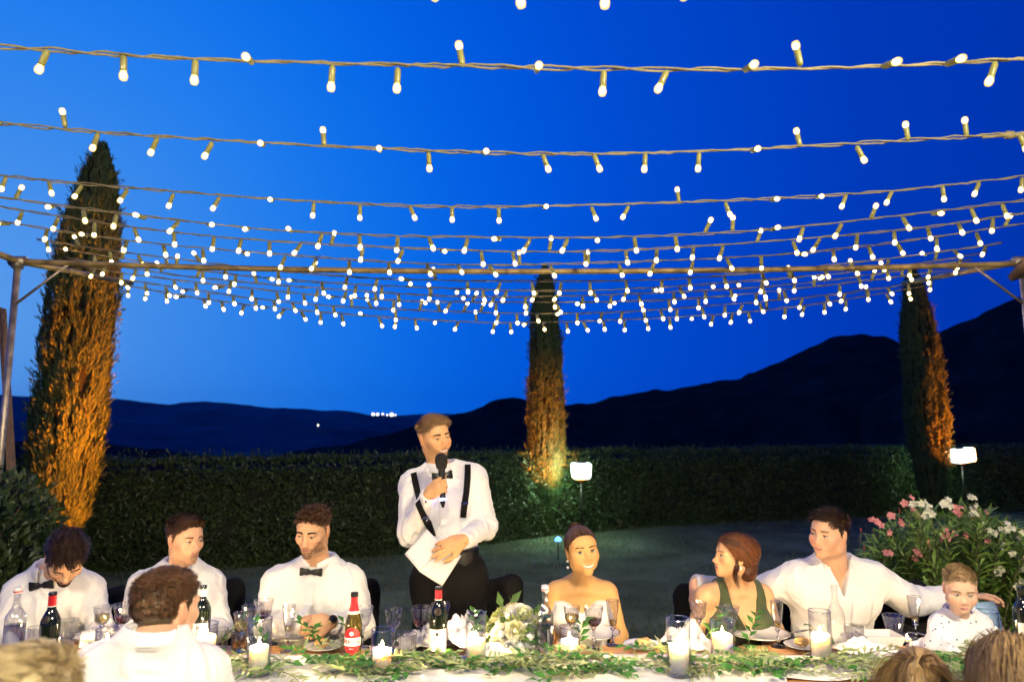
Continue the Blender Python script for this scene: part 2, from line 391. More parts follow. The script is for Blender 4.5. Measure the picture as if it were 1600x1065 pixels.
# ---------------- lamps in the garden ----------------
M_black = mat('black_metal', (.02, .02, .02), .45, metal=.6)
def light(name, kind, loc, e, c, parent=None, r=.05, rot=None, spot=None, blend=.5, size=None):
    l = bpy.data.lights.new(name, kind); l.energy = e; l.color = c
    if kind != 'AREA': l.shadow_soft_size = r
    else: l.shape = 'RECTANGLE'; l.size, l.size_y = size
    if spot: l.spot_size = R(spot); l.spot_blend = blend
    o = bpy.data.objects.new(name, l); COL.objects.link(o)
    if parent is not None: o.parent = parent; loc = Vector(loc) - wloc(parent)
    o.location = loc
    if rot is not None: o.rotation_euler = rot
    return o
def aim(frm, to): return (Vector(to) - Vector(frm)).to_track_quat('-Z', 'Y').to_euler()
def uplight(c, target, e, spot, label, low=None):
    t = empty('ground_spotlight', c, label, 'spotlight', 'orange garden spotlights under the cypresses')
    d = (Vector(target) - Vector(c)).normalized(); q = Vector((0, 0, 1)).rotation_difference(d).to_matrix()
    b = MB(); b.tube([(0, 0, -.05), (0, 0, .1)], .012, 8); b.build('spike', M_black, t)
    b = MB(); b.lathe([(0, -.07), (.04, -.06), (.055, .04), (.058, .05), (.05, .05), (.045, .02), (0, .02)], 18, (0, 0, .14), ax=q); h = b.build('housing', M_black, t)
    b = MB(); b.lathe([(0, .03), (.043, .03), (0, .036)], 18, (0, 0, .14), ax=q); b.build('lens', mat('amber_lens', (1, .6, .2), .3, emit=(1, .45, .1), estr=3), h)
    f = Vector(c) + Vector((0, 0, .14)) + d * .07
    light('spotlight_beam', 'SPOT', f, e * 1.9, (1, .19, .006), t, .03, aim(f, target), spot, .7)
    if low: light('low_beam', 'SPOT', f, e * 1.9 * low[1], (1, .20, .006), t, .03, aim(f, low[0]), low[2], .6)
uplight((p1.x + 2.15, 7.45, .0), (p1.x + .25, 8.15, 2.5), 2300, 40, 'low amber spotlight on the lawn below the big left cypress', ((p1.x + .1, 8.15, 1.05), .45, 34))
uplight((p2.x + .45, 10.5, .0), (p2.x + .08, 12.0, 1.65), 1100, 44, 'low amber spotlight on the lawn below the middle cypress')
uplight((p3.x + 1.7, 12.9, .0), (p3.x + .22, 13.9, 2.2), 2300, 48, 'low amber spotlight on the lawn below the right cypress')
M_lampglass = mat('lit_opal_glass', (1, 1, 1), .3, emit=(.80, 1.0, .93), estr=3.2)
def post_lamp(px, py, Y, w, h, tilt, label):
    c = at(px, py, Y); t = empty('post_lamp', (c.x, Y, 0), label, 'garden lamp', 'white post lamps by the hedge')
    z = c.z; b = MB(); b.tube([(0, 0, 0), (0, 0, z - h / 2)], .016, 10); b.tube([(0, 0, 0), (0, 0, .03)], .08, 14); b.build('post', M_black, t)
    q = Euler((0, tilt, 0)).to_matrix(); bm = bmesh.new(); bmesh.ops.create_cube(bm, size=1)
    for v in bm.verts: v.co = Vector((v.co.x * w * (1 if v.co.z > 0 else .86), v.co.y * w, v.co.z * h))
    bmesh.ops.bevel(bm, geom=bm.edges[:], offset=.022, segments=3, affect='EDGES')
    for v in bm.verts: v.co = q @ v.co
    me = bpy.data.meshes.new('lantern'); bm.to_mesh(me); bm.free(); me.materials.append(M_lampglass)
    for p in me.polygons: p.use_smooth = True
    o = bpy.data.objects.new('lantern', me); COL.objects.link(o); o.parent = t; o.location = (0, 0, z)
    b = MB(); b.lathe([(0, h / 2 + .02), (.06, h / 2 + .02), (.1, h / 2 - .01)], 16, (0, 0, z), ax=q); b.build('lamp_cap', M_black, t); b = MB(); b.box((0, 0, z - h / 2 - .02), (.09, .09, .05)); b.build('lamp_bracket', M_black, t)
    light('lantern_light', 'POINT', (c.x, Y - .05 - w / 2 - .03, z), 18, (.7, 1, .8), t, .12)
    light('lantern_back_light', 'POINT', (c.x - w / 2 - .06, Y, z), 60, (.62, 1, .62), t, .12)
post_lamp(908, 735, 11.6, .32, .25, 0, 'glowing white lantern on a black post beside the middle cypress')
post_lamp(1502, 711, 14.1, .38, .26, R(-9), 'slightly tilted glowing white lantern on a post right of the right cypress')
def blue_led(px, py, Y, r, label):
    c = at(px, py, Y); t = empty('blue_marker_light', (c.x, c.y, max(0, c.z)), label, 'marker light', 'small blue marker lights')
    b = MB(); b.lathe([(0, -r * .4), (r * .9, -r * .3), (r, r * .3), (r * .5, r * .8), (0, r)], 14); b.build('lens', mat('blue_led', (.1, .2, 1), .3, emit=(.06, .22, 1), estr=7), t)
    if c.z > .05:
        b = MB(); b.tube([(0, 0, -c.z), (0, 0, 0)], .008, 6); b.build('stake', M_black, t)
blue_led(872, 843, 9.8, .045, 'small blue light low on the lawn left of the bride')
blue_led(178, 924, 4.6, .018, 'tiny blue-white light between the bowed man and the man beside him')

# ---------------- pergola frame ----------------
M_rust = mat('weathered_pipe', (.36, .26, .10), .5, metal=.2, noise=.45, nscale=9, bump=.3, bscale=40)
M_steel = mat('worn_steel', (.42, .36, .28), .45, metal=.8, noise=.4, nscale=12)
M_wood = mat('weathered_wood', (.20, .12, .07), .75, noise=.35, nscale=14, stretch=(8, 8, .8), bump=.4, bscale=25)
def build_pergola():
    xl, xr, yb = at(28, 410, 5.6).x, at(1596, 412, 5.6).x, 5.6
    zc = at(28, 408, yb).z; t = empty('pergola_frame', (0, yb, 0), 'tall metal pergola frame with a long pipe beam carrying the string lights', 'pergola')
    for x in (xl, xr):
        b = MB(); b.tube([(x, yb, 0), (x, yb, zc)], .025, 14); b.tube([(x, yb, 0), (x, yb, .012)], .09, 16); b.build('post', M_steel, t, world=True)
    zm = at(800, 424, yb).z; n = 50
    def beam(y, a, m, b2, r):
        pts = [(xl + (xr - xl) * k / n, y, m + (a - m) * (1 - 2 * k / n) ** 2 if k < n / 2 else m + (b2 - m) * (2 * k / n - 1) ** 2) for k in range(n + 1)]
        q = MB(); q.tube(pts, r, 12); return q
    beam(yb, zc, zm, zc - .02, .023).build('cross_beam', M_rust, t, world=True)
    beam(.4, 3.1, 3.05, 3.1, .031).build('cross_beam', M_rust, t, world=True)
    for x in (xl, xr):
        q = MB(); q.tube([(x, .4, 3.1), (x, yb, zc), (x, 7.3, 3.24)], .026, 12); q.build('side_beam', M_rust, t, world=True)
        for y in (.4, 7.3):
            q = MB(); q.tube([(x, y, 0), (x, y, 3.12 if y < 1 else 3.24)], .03, 12); 
            if y < 1: q.build('post', M_steel, t, world=True)
        s = 1 if x < 0 else -1
        q = MB(); q.tube([(x, yb, zc - .36), (x + s * .42, yb, zc - .015)], .011, 8); q.build('brace', M_steel, t, world=True)
    # clamps where strings meet the frame
    for x in (xl, xr):
        q = MB(); q.tube([(x - .06, yb, zc), (x + .06, yb, zc)], .042, 12); q.tube([(x, yb, zc - .06), (x, yb, zc + .02)], .042, 12); q.build('clamp', M_steel, t, world=True)
    # corner board at the right
    c = at(1597, 402, 5.45); q = MB(); q.box((c.x + .22, 5.4, c.z), (.62, .3, .05), Euler((R(-25), R(-18), 0)).to_matrix()); q.build('corner_board', M_wood, t, world=True)
build_pergola()
def build_leaning_post():
    a = at(7, 482, 6.0); b_ = at(24, 770, 5.9)
    t = empty('wooden_post', (b_.x, 5.9, 0), 'brown timber post leaning beside the left metal pergola post', 'post')
    d = (a - b_).normalized(); base = b_ - d * (b_.z / d.z)
    q = MB(); mid = (a + base) / 2; L = (a - base).length; rot = Vector((0, 0, 1)).rotation_difference(d).to_matrix()
    q.box(mid + Vector((-.02, 0, 0)), (.028, .07, L), rot); q.build('timber', M_wood, t, world=True, smooth=False)
    q = MB(); q.box(mid + Vector((.025, .01, -.35)), (.032, .06, L - .7), rot); q.build('timber', M_wood, t, world=True, smooth=False)
    q = MB(); q.tube([at(8, 500, 5.88), at(8, 500, 5.80)], .01, 8); q.build('bolt', M_steel, t, world=True)
build_leaning_post()

# ---------------- string lights ----------------
M_wire = mat('string_wire', (.25, .22, .11), .55, noise=.2, nscale=60)
M_socket = mat('socket_olive', (.27, .26, .07), .35, coat=.3)
M_bulb = mat('lit_filament', (1, .9, .7), .2, emit=(1.0, .80, .48), estr=200)
M_cap = bpy.data.materials.new('lit_bulb_glass'); M_cap.use_nodes = True
def _cap():
    nt = M_cap.node_tree; N = nt.nodes; L = nt.links; N.remove(N['Principled BSDF']); tr = N.new('ShaderNodeBsdfTransparent'); em = N.new('ShaderNodeEmission'); em.inputs[0].default_value = (1, .68, .2, 1); em.inputs[1].default_value = 1.9
    tr.inputs[0].default_value = (1, .95, .8, 1); mx = N.new('ShaderNodeMixShader'); lw = N.new('ShaderNodeLayerWeight'); lw.inputs[0].default_value = .5; mr = N.new('ShaderNodeMapRange'); mr.inputs['To Min'].default_value = .85; mr.inputs['To Max'].default_value = .25
    L.new(lw.outputs['Facing'], mr.inputs['Value']); L.new(mr.outputs[0], mx.inputs[0]); L.new(tr.outputs[0], mx.inputs[1]); L.new(em.outputs[0], mx.inputs[2]); L.new(mx.outputs[0], N['Material Output'].inputs[0])
_cap()
def mk(name, b, m, smooth=True):
    o = b.build(name, m, smooth=smooth); me = o.data; bpy.data.objects.remove(o); return me
_b = MB(); _b.lathe([(0, .002), (.005, .002), (.011, -.006), (.012, -.012), (.012, -.056), (.0105, -.060), (0, -.060)], 14); ME_SOCKET = mk('socket', _b, M_socket)
_b = MB(); _b.lathe([(0, -.062), (.0075, -.066), (.0092, -.074), (.0075, -.082), (0, -.086)], 10); ME_CORE = mk('filament', _b, M_bulb)
_b = MB(); _b.lathe([(.0100, -.059), (.0128, -.064), (.0152, -.072), (.0152, -.080), (.0115, -.090), (0, -.094)], 12); ME_BULB = mk('bulb', _b, M_cap)
_n = len(ME_BULB.polygons); _bm = bmesh.new(); _bm.from_mesh(ME_BULB); _bm.from_mesh(ME_CORE); ME_BULB.materials.append(M_bulb)
for _i, _f in enumerate(_bm.faces):
    _f.material_index = 0 if _i < _n else 1; _f.smooth = True
_bm.to_mesh(ME_BULB); _bm.free()
_b = MB(); _b.lathe([(.007, -.004), (.008, -.002), (.008, .002), (.007, .004)], 8, ax=Euler((0, R(90), 0)).to_matrix()); ME_CLIP = mk('wire_clip', _b, M_wire)
X0, X1 = at(28, 410, 5.6).x, at(1596, 412, 5.6).x
ORD = ['nearest', 'second', 'third', 'fourth', 'fifth', 'sixth', 'seventh', 'eighth', 'ninth', 'tenth', 'eleventh', 'farthest and lowest']
E1 = [(72,108,'l'),(191,118,'d'),(304,122,'d'),(394,103,'f'),(519,123,'d'),(621,135,'d'),(723,75,'u'),(838,115,'f'),(944,137,'d'),(1043,140,'l'),(1163,112,'f'),(1250,90,'u'),(1380,117,'f'),(1478,100,'f'),(1558,127,'l')]
E2 = [(3,190,'f'),(103,192,'u'),(153,217,'l'),(244,248,'l'),(331,241,'l'),(412,235,'f'),(507,215,'u'),(594,235,'f'),(669,262,'d'),(757,249,'f'),(848,265,'r'),(928,256,'r'),(1009,268,'d'),(1093,262,'d'),(1175,248,'f'),(1249,207,'u'),(1340,259,'r'),(1417,195,'u'),(1509,203,'u')]
E3 = [(75,302,'r'),(127,300,'l'),(198,315,'l'),(270,320,'l'),(343,315,'l'),(426,308,'f'),(490,335,'d'),(562,340,'d'),(640,347,'r'),(706,347,'d'),(779,347,'d'),(850,328,'f'),(924,337,'r'),(983,345,'l'),(1061,312,'u'),(1134,338,'r'),(1204,308,'f'),(1275,309,'f'),(1323,320,'l'),(1394,303,'l'),(1474,310,'d'),(1530,285,'l')]
DIRS = {'d': (0, .1, -1), 'l': (-.45, 0, -1), 'r': (.4, 0, -1), 'f': (.1, -1, -.25), 'u': (-.12, -.1, 1)}
def string_light(i, D, yl, ym, yr, expl, sp, label):
    pl, pm, pr = at(0, yl, D), at(800, ym, D), at(1600, yr, D)
    co = np.polyfit([pl.x, pm.x, pr.x], [pl.z, pm.z, pr.z], 2)
    x0, x1 = X0, X1
    def zz(x):
        z = np.polyval(co, x); xl, xr = pl.x, pr.x
        if x < xl and D < 5: z = np.polyval(co, xl) + (x - xl) * np.polyval(np.polyder(co), xl) * .6
        if x > xr and D < 5: z = np.polyval(co, xr) + (x - xr) * np.polyval(np.polyder(co), xr) * .6
        return z
    t = empty('string_light', (x0, D, zz(x0)), label, 'string light', 'rows of warm string lights across the terrace')
    n = 240 if D < 4.5 else 150; q = MB(); r = .0042
    rs = random.Random(i * 7 + 1); wob = [rs.uniform(-.006, .006) for _ in range(n + 1)]
    for s in (0, pi):
        pts = []
        for k in range(n + 1):
            x = x0 + (x1 - x0) * k / n; w = x * 16 + s + wob[k] * 60; am = .0048 * (1 + .5 * sin(x * 3.1 + i))
            pts.append((x, D + am * cos(w), zz(x) + am * sin(w) + wob[k] * .5 + .006 * sin(x * 2.3 + i * 2)))
        q.tube(pts, r, 5 if D > 4 else 6)
    q.build('wire', M_wire, t, world=True)
    bl = []
    if expl:
        for px, py, d in expl:
            p = at(px, py, D); bl.append((p.x, zz(p.x), Vector(DIRS[d]) + Vector((rs.uniform(-.1, .1), rs.uniform(-.1, .1), 0)), p.z))
        xs = [b[0] for b in bl]; a = min(xs) - sp
        while a > x0: bl.append((a, zz(a), Vector((rs.uniform(-.4, .4), 0, -1)), None)); a -= sp
        a = max(xs) + sp
        while a < x1: bl.append((a, zz(a), Vector((rs.uniform(-.4, .4), 0, -1)), None)); a += sp
    else:
        a = x0 + rs.uniform(.08, .3)
        while a < x1 - .05:
            c = rs.random()
            if c < .68: d = Vector((rs.gauss(0, .3), rs.gauss(0, .3), -1))
            elif c < .86: d = Vector((rs.gauss(0, .5), -1, rs.uniform(-.5, .1)))
            else: d = Vector((rs.gauss(0, .4), rs.uniform(-.4, .2), 1))
            bl.append((a, zz(a), d, None)); a += sp * rs.uniform(.78, 1.2)
    base = wloc(t)
    for x, z, d, zt in bl:
        so = bpy.data.objects.new('socket', ME_SOCKET); COL.objects.link(so); so.parent = t
        off = Vector((0, 0, -.008)) if d.z < 0 else Vector((0, 0, .004))
        so.location = Vector((x, D, z)) + off - base
        so.rotation_mode = 'QUATERNION'; so.rotation_quaternion = Vector((0, 0, -1)).rotation_difference(d.normalized())
        bo = bpy.data.objects.new('bulb', ME_BULB); COL.objects.link(bo); bo.parent = so
        if D > 4.5: so.scale = (1.2, 1.2, 1.2)
    return t
ROWS = [(1.92, -92, -42, -70, None, .25), (2.40, 70, 107, 92, E1, .25), (3.2, 190, 238, 207, E2, .25), (3.95, 273, 322, 275, E3, .25), (4.65, 308, 372, 312, None, .24), (5.0, 324, 392, 332, None, .25),
        (5.3, 345, 413, 350, None, .27), (5.8, 362, 440, 372, None, .26), (6.0, 372, 453, 384, None, .25), (6.2, 384, 463, 392, None, .26), (6.4, 392, 473, 400, None, .25), (6.65, 400, 489, 410, None, .2), (6.9, 404, 503, 416, None, .19)]
for i, (D, a, b, c, e, s) in enumerate(ROWS):
    lab = ('string light just above the top edge, over the viewer' if i == 0 else f'{ORD[i-1]} string of warm bulbs counted from the viewer')
    if i == 1: lab = 'topmost and nearest string of large warm bulbs, high across the sky'
    if i == 6: lab = 'string of warm bulbs just in front of the long brown pipe beam'
    if i == 7: lab = 'string of warm bulbs just behind the long brown pipe beam'
    if i == 12: lab = 'farthest and lowest string of small warm bulbs, sagging most'
    string_light(i, D, a, b, c, e, s, lab)
# cable joint on the second string
def joint():
    p = at(1578, 211, 3.2); q = MB(); q.tube([p + Vector((-.13, 0, -.012)), p + Vector((-.05, 0, -.004))], .007, 8); q.tube([p + Vector((-.05, 0, 0)), p + Vector((.1, 0, 0))], .011, 10); q.tube([p + Vector((-.02, 0, 0)), p + Vector((.015, 0, 0))], .019, 6)
    t = [o for o in COL.objects if o.name.startswith('string_light')][2]; q.build('cable_connector', M_wire, t, world=True)
joint()

# ---------------- added key and fill lamps behind the viewer ----------------
def added_flood_lamp(c, to, e, label, size=.36):  # unseen lamp added to light the guests from the front
    t = empty('added_flood_lamp', (c[0], c[1], 0), label, 'lamp', 'added warm lamps on poles behind the viewer')
    b = MB(); b.tube([(0, 0, 0), (0, 0, c[2] - .05)], .03, 10); b.tube([(0, 0, 0), (0, 0, .04)], .2, 16); b.build('pole', M_black, t)
    rot = aim(c, to); q = rot.to_matrix()
    b = MB(); b.box(q @ Vector((0, 0, .05)) + Vector((0, 0, c[2])), (size + .06, size + .06, .08), q); b.build('housing', M_black, t)
    light('lamp_light', 'AREA', c, e, (1, .84, .56), t, rot=rot, size=(size, size))
def build_haze():
    bm = bmesh.new(); bmesh.ops.create_cube(bm, size=1); me = bpy.data.meshes.new('haze')
    for v in bm.verts: v.co = Vector((v.co.x * 26000, 5200 + v.co.y * 10700, -110 + v.co.z * 1300))
    bm.to_mesh(me); bm.free(); m = bpy.data.materials.new('evening_air'); m.use_nodes = True; nt = m.node_tree; nt.nodes.remove(nt.nodes['Principled BSDF'])
    pv = nt.nodes.new('ShaderNodeVolumePrincipled'); pv.inputs['Color'].default_value = (.85, .9, 1, 1); pv.inputs['Density'].default_value = 3e-5
    nt.links.new(pv.outputs[0], nt.nodes['Material Output'].inputs['Volume']); me.materials.append(m)
    o = bpy.data.objects.new('haze', me); COL.objects.link(o); tag(o, 'thin blue evening air between the terrace and the far hills', 'haze', kind='stuff')
build_haze()
added_flood_lamp((2.3, -0.9, 3.8), (0.1, 3.4, 1.0), 415, 'added warm key lamp on a pole behind the viewer to the right')
added_flood_lamp((-2.4, -1.2, 3.2), (-0.6, 3.4, 1.0), 155, 'added warm fill lamp on a pole behind the viewer to the left')
# ---------------- signed distance modelling ----------------
def A3(v): return np.array([float(v[0]), float(v[1]), float(v[2])])
class SDF:
    def __init__(s): s.p = []
    def cone(s, a, b, r1, r2, k=.02, op=1):
        a, b = A3(a), A3(b); m = max(r1, r2); s.p.append(('c', (a, b, r1, r2), k, op, np.minimum(a, b) - m, np.maximum(a, b) + m)); return s
    def ell(s, c, r, Rm=None, k=.02, op=1):
        c, r = A3(c), A3(r); Rm = np.eye(3) if Rm is None else np.array(Rm, dtype=float).reshape(3, 3); m = np.abs(Rm) @ r
        s.p.append(('e', (c, r, Rm), k, op, c - m, c + m)); return s
    @staticmethod
    def _d(t, q, P):
        if t == 'c':
            a, b, r1, r2 = q; ba = (b - a).astype(np.float32); pa = P - a.astype(np.float32)
            h = np.clip(pa @ ba / max(float(ba @ ba), 1e-9), 0, 1)
            return np.sqrt(((pa - h[..., None] * ba) ** 2).sum(-1)) - (r1 + (r2 - r1) * h)
        c, r, Rm = q; L = (P - c.astype(np.float32)) @ Rm.astype(np.float32); u = L / r.astype(np.float32)
        k0 = np.sqrt((u * u).sum(-1)) + 1e-6; k1 = np.sqrt(((u / r.astype(np.float32)) ** 2).sum(-1)) + 1e-6
        return k0 * (k0 - 1) / k1
    @staticmethod
    def _comb(D, d, k, op):
        if op > 0:
            h = np.maximum(k - np.abs(D - d), 0) / k; return np.minimum(D, d) - h * h * k * .25
        d = -d; h = np.maximum(k - np.abs(D - d), 0) / k; return np.maximum(D, d) + h * h * k * .25
    def ev(s, P):
        P = np.asarray(P, dtype=np.float32); D = np.full(P.shape[:-1], 1.0, dtype=np.float32)
        for t, q, k, op, lo, hi in s.p: D = s._comb(D, s._d(t, q, P), k, op)
        return D
    def grid(s, lo, hi, vox, infl=0, extra=None):
        lo = A3(lo); n = np.maximum(np.ceil((A3(hi) - lo) / vox).astype(int) + 1, 4)
        ax = [(lo[i] + vox * np.arange(n[i])).astype(np.float32) for i in range(3)]
        D = np.full(tuple(n), .2, dtype=np.float32); mg = .045 + infl
        for t, q, k, op, a, b in s.p:
            i0 = np.maximum(np.floor((a - mg - lo) / vox).astype(int), 0); i1 = np.minimum(np.ceil((b + mg - lo) / vox).astype(int) + 1, n)
            if (i1 <= i0).any(): continue
            sl = tuple(slice(x, y) for x, y in zip(i0, i1))
            P = np.stack(np.meshgrid(*[ax[i][sl[i]] for i in range(3)], indexing='ij'), -1)
            D[sl] = s._comb(D[sl], s._d(t, q, P), k, op)
        D -= infl
        if extra is not None:
            near = np.abs(D) < .05
            idx = np.nonzero(near); P = np.stack([ax[i][idx[i]] for i in range(3)], -1); D[idx] = extra(P, D[idx])
            ins = np.nonzero(D <= -.05)
            if len(ins[0]): P = np.stack([ax[i][ins[i]] for i in range(3)], -1); D[ins] = extra(P, D[ins])
        return D, lo, vox
    def bounds(s, pad=.03):
        a = [p for p in s.p if p[3] > 0]; return np.min([p[4] for p in a], 0) - pad, np.max([p[5] for p in a], 0) + pad
def nets(D, lo, vox, close=False):
    if close:
        for ax in range(3):
            sl = [slice(None)] * 3
            for e in (0, -1): sl[ax] = e; D[tuple(sl)] = np.maximum(D[tuple(sl)], .001)
    n = D.shape; S = D < 0; cn = np.array([n[0] - 1, n[1] - 1, n[2] - 1]); ids = []; pos = []; quads = []
    for ax in range(3):
        a = [slice(None)] * 3; b = [slice(None)] * 3; a[ax] = slice(0, -1); b[ax] = slice(1, None)
        sa, sb = S[tuple(a)], S[tuple(b)]; I = np.nonzero(sa != sb)
        if not len(I[0]): continue
        I = np.stack(I, -1); J = I.copy(); J[:, ax] += 1
        da = D[I[:, 0], I[:, 1], I[:, 2]]; db = D[J[:, 0], J[:, 1], J[:, 2]]; t = da / (da - db)
        P = I.astype(np.float64); P[:, ax] += t; flip = S[I[:, 0], I[:, 1], I[:, 2]]
        o1, o2 = (ax + 1) % 3, (ax + 2) % 3; cells = []
        for e1, e2 in ((0, 0), (1, 0), (1, 1), (0, 1)):
            C = I.copy(); C[:, o1] -= e1; C[:, o2] -= e2; cells.append(C)
        ok = np.all([(C >= 0).all(1) & (C < cn).all(1) for C in cells], 0)
        lin = [np.where((C >= 0).all(1) & (C < cn).all(1), (C[:, 0] * cn[1] + C[:, 1]) * cn[2] + C[:, 2], -1) for C in cells]
        for l in lin: m = l >= 0; ids.append(l[m]); pos.append(P[m])
        Q = np.stack(lin, -1)[ok]; fl = flip[ok]; Q[~fl] = Q[~fl][:, ::-1]; quads.append(Q)
    if not ids: return np.zeros((0, 3)), np.zeros((0, 4), int)
    ids = np.concatenate(ids); pos = np.concatenate(pos); u, inv = np.unique(ids, return_inverse=True)
    cnt = np.bincount(inv); V = np.stack([np.bincount(inv, pos[:, k]) / cnt for k in range(3)], -1) * vox + lo
    F = np.searchsorted(u, np.concatenate(quads)); return V, F[:, ::-1]
def sdfmesh(s, vox, infl=0, extra=None, lo=None, hi=None, close=True):
    if lo is None: lo, hi = s.bounds(.02 + infl)
    D, lo, vox = s.grid(lo, hi, vox, infl, extra); return nets(D, lo, vox, close)
def merge(parts):
    v = []; f = []; n = 0
    for a, b in parts: v.append(a); f.append(b + n); n += len(a)
    return np.concatenate(v), np.concatenate(f)
def rotm(yaw, pitch=0, roll=0): return np.array((Matrix.Rotation(R(yaw), 3, 'Z') @ Matrix.Rotation(R(pitch), 3, 'X') @ Matrix.Rotation(R(roll), 3, 'Y')))
def bezr(a, b, t): return a + (b - a) * t

# ---------------- materials for people ----------------
M_skin = mat('skin', (.6, .36, .25), .48, sss=.18, vcol=True, bump=.08, bscale=400, spec=.35)
M_eye = mat('eye', (1, 1, 1), .33, vcol=True, spec=.5)
M_lip = mat('lips', (.5, .2, .16), .35, vcol=True)
M_shirt = mat('white_cotton', (.80, .79, .76), .72, sheen=.2, bump=.25, bscale=90, bdist=.002)
M_linen = mat('white_linen', (.78, .77, .74), .8, sheen=.2, bump=.5, bscale=55, bdist=.003)
M_satin = mat('ivory_satin', (.80, .78, .74), .38, sheen=.3)
M_olive = mat('olive_dress', (.055, .075, .022), .7, sheen=.3, bump=.2, bscale=120)
M_blackcl = mat('black_cloth', (.0065, .006, .0055), .85, spec=.2, bump=.3, bscale=60)
M_blacksatin = mat('black_satin', (.006, .007, .007), .35)
M_gold = mat('gold', (.8, .55, .2), .25, metal=1)
M_silver = mat('silver', (.75, .75, .75), .2, metal=1)
M_pearl = mat('pearl', (.85, .82, .75), .2, coat=.5)
def hairmat(name, c1, c2):
    m = leafmat(name, c1, c2, .42, .08); nt = m.node_tree; p = nt.nodes['Principled BSDF']; p.inputs['Specular IOR Level'].default_value = .35
    mx = [n for n in nt.nodes if n.type == 'MIX'][0]; g = [n for n in nt.nodes if n.type == 'NEW_GEOMETRY'][0]; vc = nt.nodes.new('ShaderNodeVertexColor'); vc.layer_name = 'Col'
    s = nt.nodes.new('ShaderNodeSeparateColor'); nt.links.new(vc.outputs[0], s.inputs[0]); a = nt.nodes.new('ShaderNodeMath'); a.operation = 'MULTIPLY_ADD'; a.inputs[1].default_value = .35
    nt.links.new(g.outputs['Random Per Island'], a.inputs[0]); nt.links.new(s.outputs[0], a.inputs[2]); nt.links.new(a.outputs[0], mx.inputs['Factor']); return m
def hair_obj(name, h, t, m, v, f, n, segs, K=260, cl=.55, proto_w=0):
    """gather strands into locks, tone each lock, link as one part"""
    V = v.reshape(n, segs + 1, 2, 3); root = V[:, 0].mean(1); K = min(K, n); gi = RNG.integers(0, n, K); d = ((root[:, None] - root[gi][None]) ** 2).sum(-1) if n * K < 4e6 else None
    if d is None: near = np.concatenate([np.argmin(((root[i:i + 4000, None] - root[gi][None]) ** 2).sum(-1), 1) for i in range(0, n, 4000)])
    else: near = np.argmin(d, 1)
    G = V[gi[near]].mean(2)[:, :, None]; C = V.mean(2)[:, :, None]; tt = np.linspace(0, 1, segs + 1)[None, :, None, None] ** 1.3; V = V + (G - C) * tt * cl
    c = np.repeat(RNG.random(K)[near] ** 1.2 * .75, (segs + 1) * 2); o = mobj(name, V.reshape(-1, 3), f, m, t, world=True, smooth=False, cols=np.stack([c, c, c], -1)); o['kind'] = 'stuff'; return o
HAIR = {'brown': hairmat('brown_hair', (.065, .03, .012), (.17, .085, .035)), 'dark': hairmat('dark_brown_hair', (.018, .010, .005), (.075, .040, .018)),
        'auburn': hairmat('auburn_hair', (.045, .014, .005), (.28, .10, .032)), 'sandy': hairmat('sandy_hair', (.16, .09, .03), (.36, .21, .08)),
        'blond': hairmat('blond_hair', (.38, .26, .12), (.65, .5, .28)), 'light': hairmat('light_brown_hair', (.09, .05, .02), (.42, .28, .12)), 'grey': hairmat('pale_blond_hair', (.38, .28, .11), (.75, .62, .34))}

# ---------------- head ----------------
def head_sdf(S, c, Rm, s=1, jaw=1.0, female=False, child=False, smile=0):
    def P(x, y, z): return A3(c) + Rm @ (np.array([x, y, z]) * s)
    def E(x, y, z, rx, ry, rz, k=.02, op=1, yaw=0, pit=0, rol=0): S.ell(P(x, y, z), np.array([rx, ry, rz]) * s, Rm @ rotm(yaw, pit, rol), k * s, op)
    def C(a, b, r1, r2, k=.01): S.cone(P(*a), P(*b), r1 * s, r2 * s, k * s)
    E(0, .022, .033, .073, .093, .083, .03)
    E(0, -.02, -.035, .0615 * jaw, .066, .077, .04)
    E(0, -.028, .04, .060, .058, .055, .035)
    for q in (-1, 1):
        E(q * .046 * jaw, .0, -.062, .021, .03, .024, .035)
        E(q * .040, -.058, -.022 + smile * .004, .021 + smile * .003, .020, .017, .03)
        E(q * .026, -.077, .020, .024, .010, .007 if not female else .004, .018)
        E(q * .031, -.094, .001, .017, .013, .0105, .014, -1)
        S.ell(P(q * .031, -.0735, .001), np.array([.0135, .0125, .0125]) * s, Rm, .006 * s)
        E(q * .0105, -.094, -.036, .0078, .010, .0068, .010)
        E(q * .076, .010, -.006, .0075, .017, .030, .008, 1, q * 18, -8, q * 6)
        E(q * .083, .004, .000, .005, .009, .017, .005, -1, q * 18)
        E(q * .005, -.099, -.0455, .0032, .005, .003, .004, -1)
        if child: E(q * .034, -.054, -.042, .024, .024, .024, .035)
        if smile > .3: E(q * .036, -.064, -.040, .016, .014, .015, .034)
    C((0, -.083, .008), (0, -.104 if not child else -.094, -.028), .0065, .0095 if not female else .0065, .016)
    E(0, -.107 if not child else -.096, -.031, .0095 if not female else .0075, .009, .008 if not female else .007, .012)
    E(0, -.082, -.062, .026, .012, .020, .022)
    E(0, -.0885, -.0585, .019, .0075, .0045, .008); E(0, -.0875, -.069, .017, .0075, .0055, .008)
    E(0, -.0945, -.0795, .02, .007, .006, .012, -1)
    E(0, -.074 if not female else -.07, -.097 if not child else -.09, .022 * (jaw if not female else .9), .017, .017, .03)
def surf_along(S, P, d, it=30, mx=.2):
    """march points P along unit dir d to the surface"""
    P = P.astype(np.float64).copy()
    for _ in range(it): P = P + d * np.clip(S.ev(P), -.02, .03)[:, None]
    return P
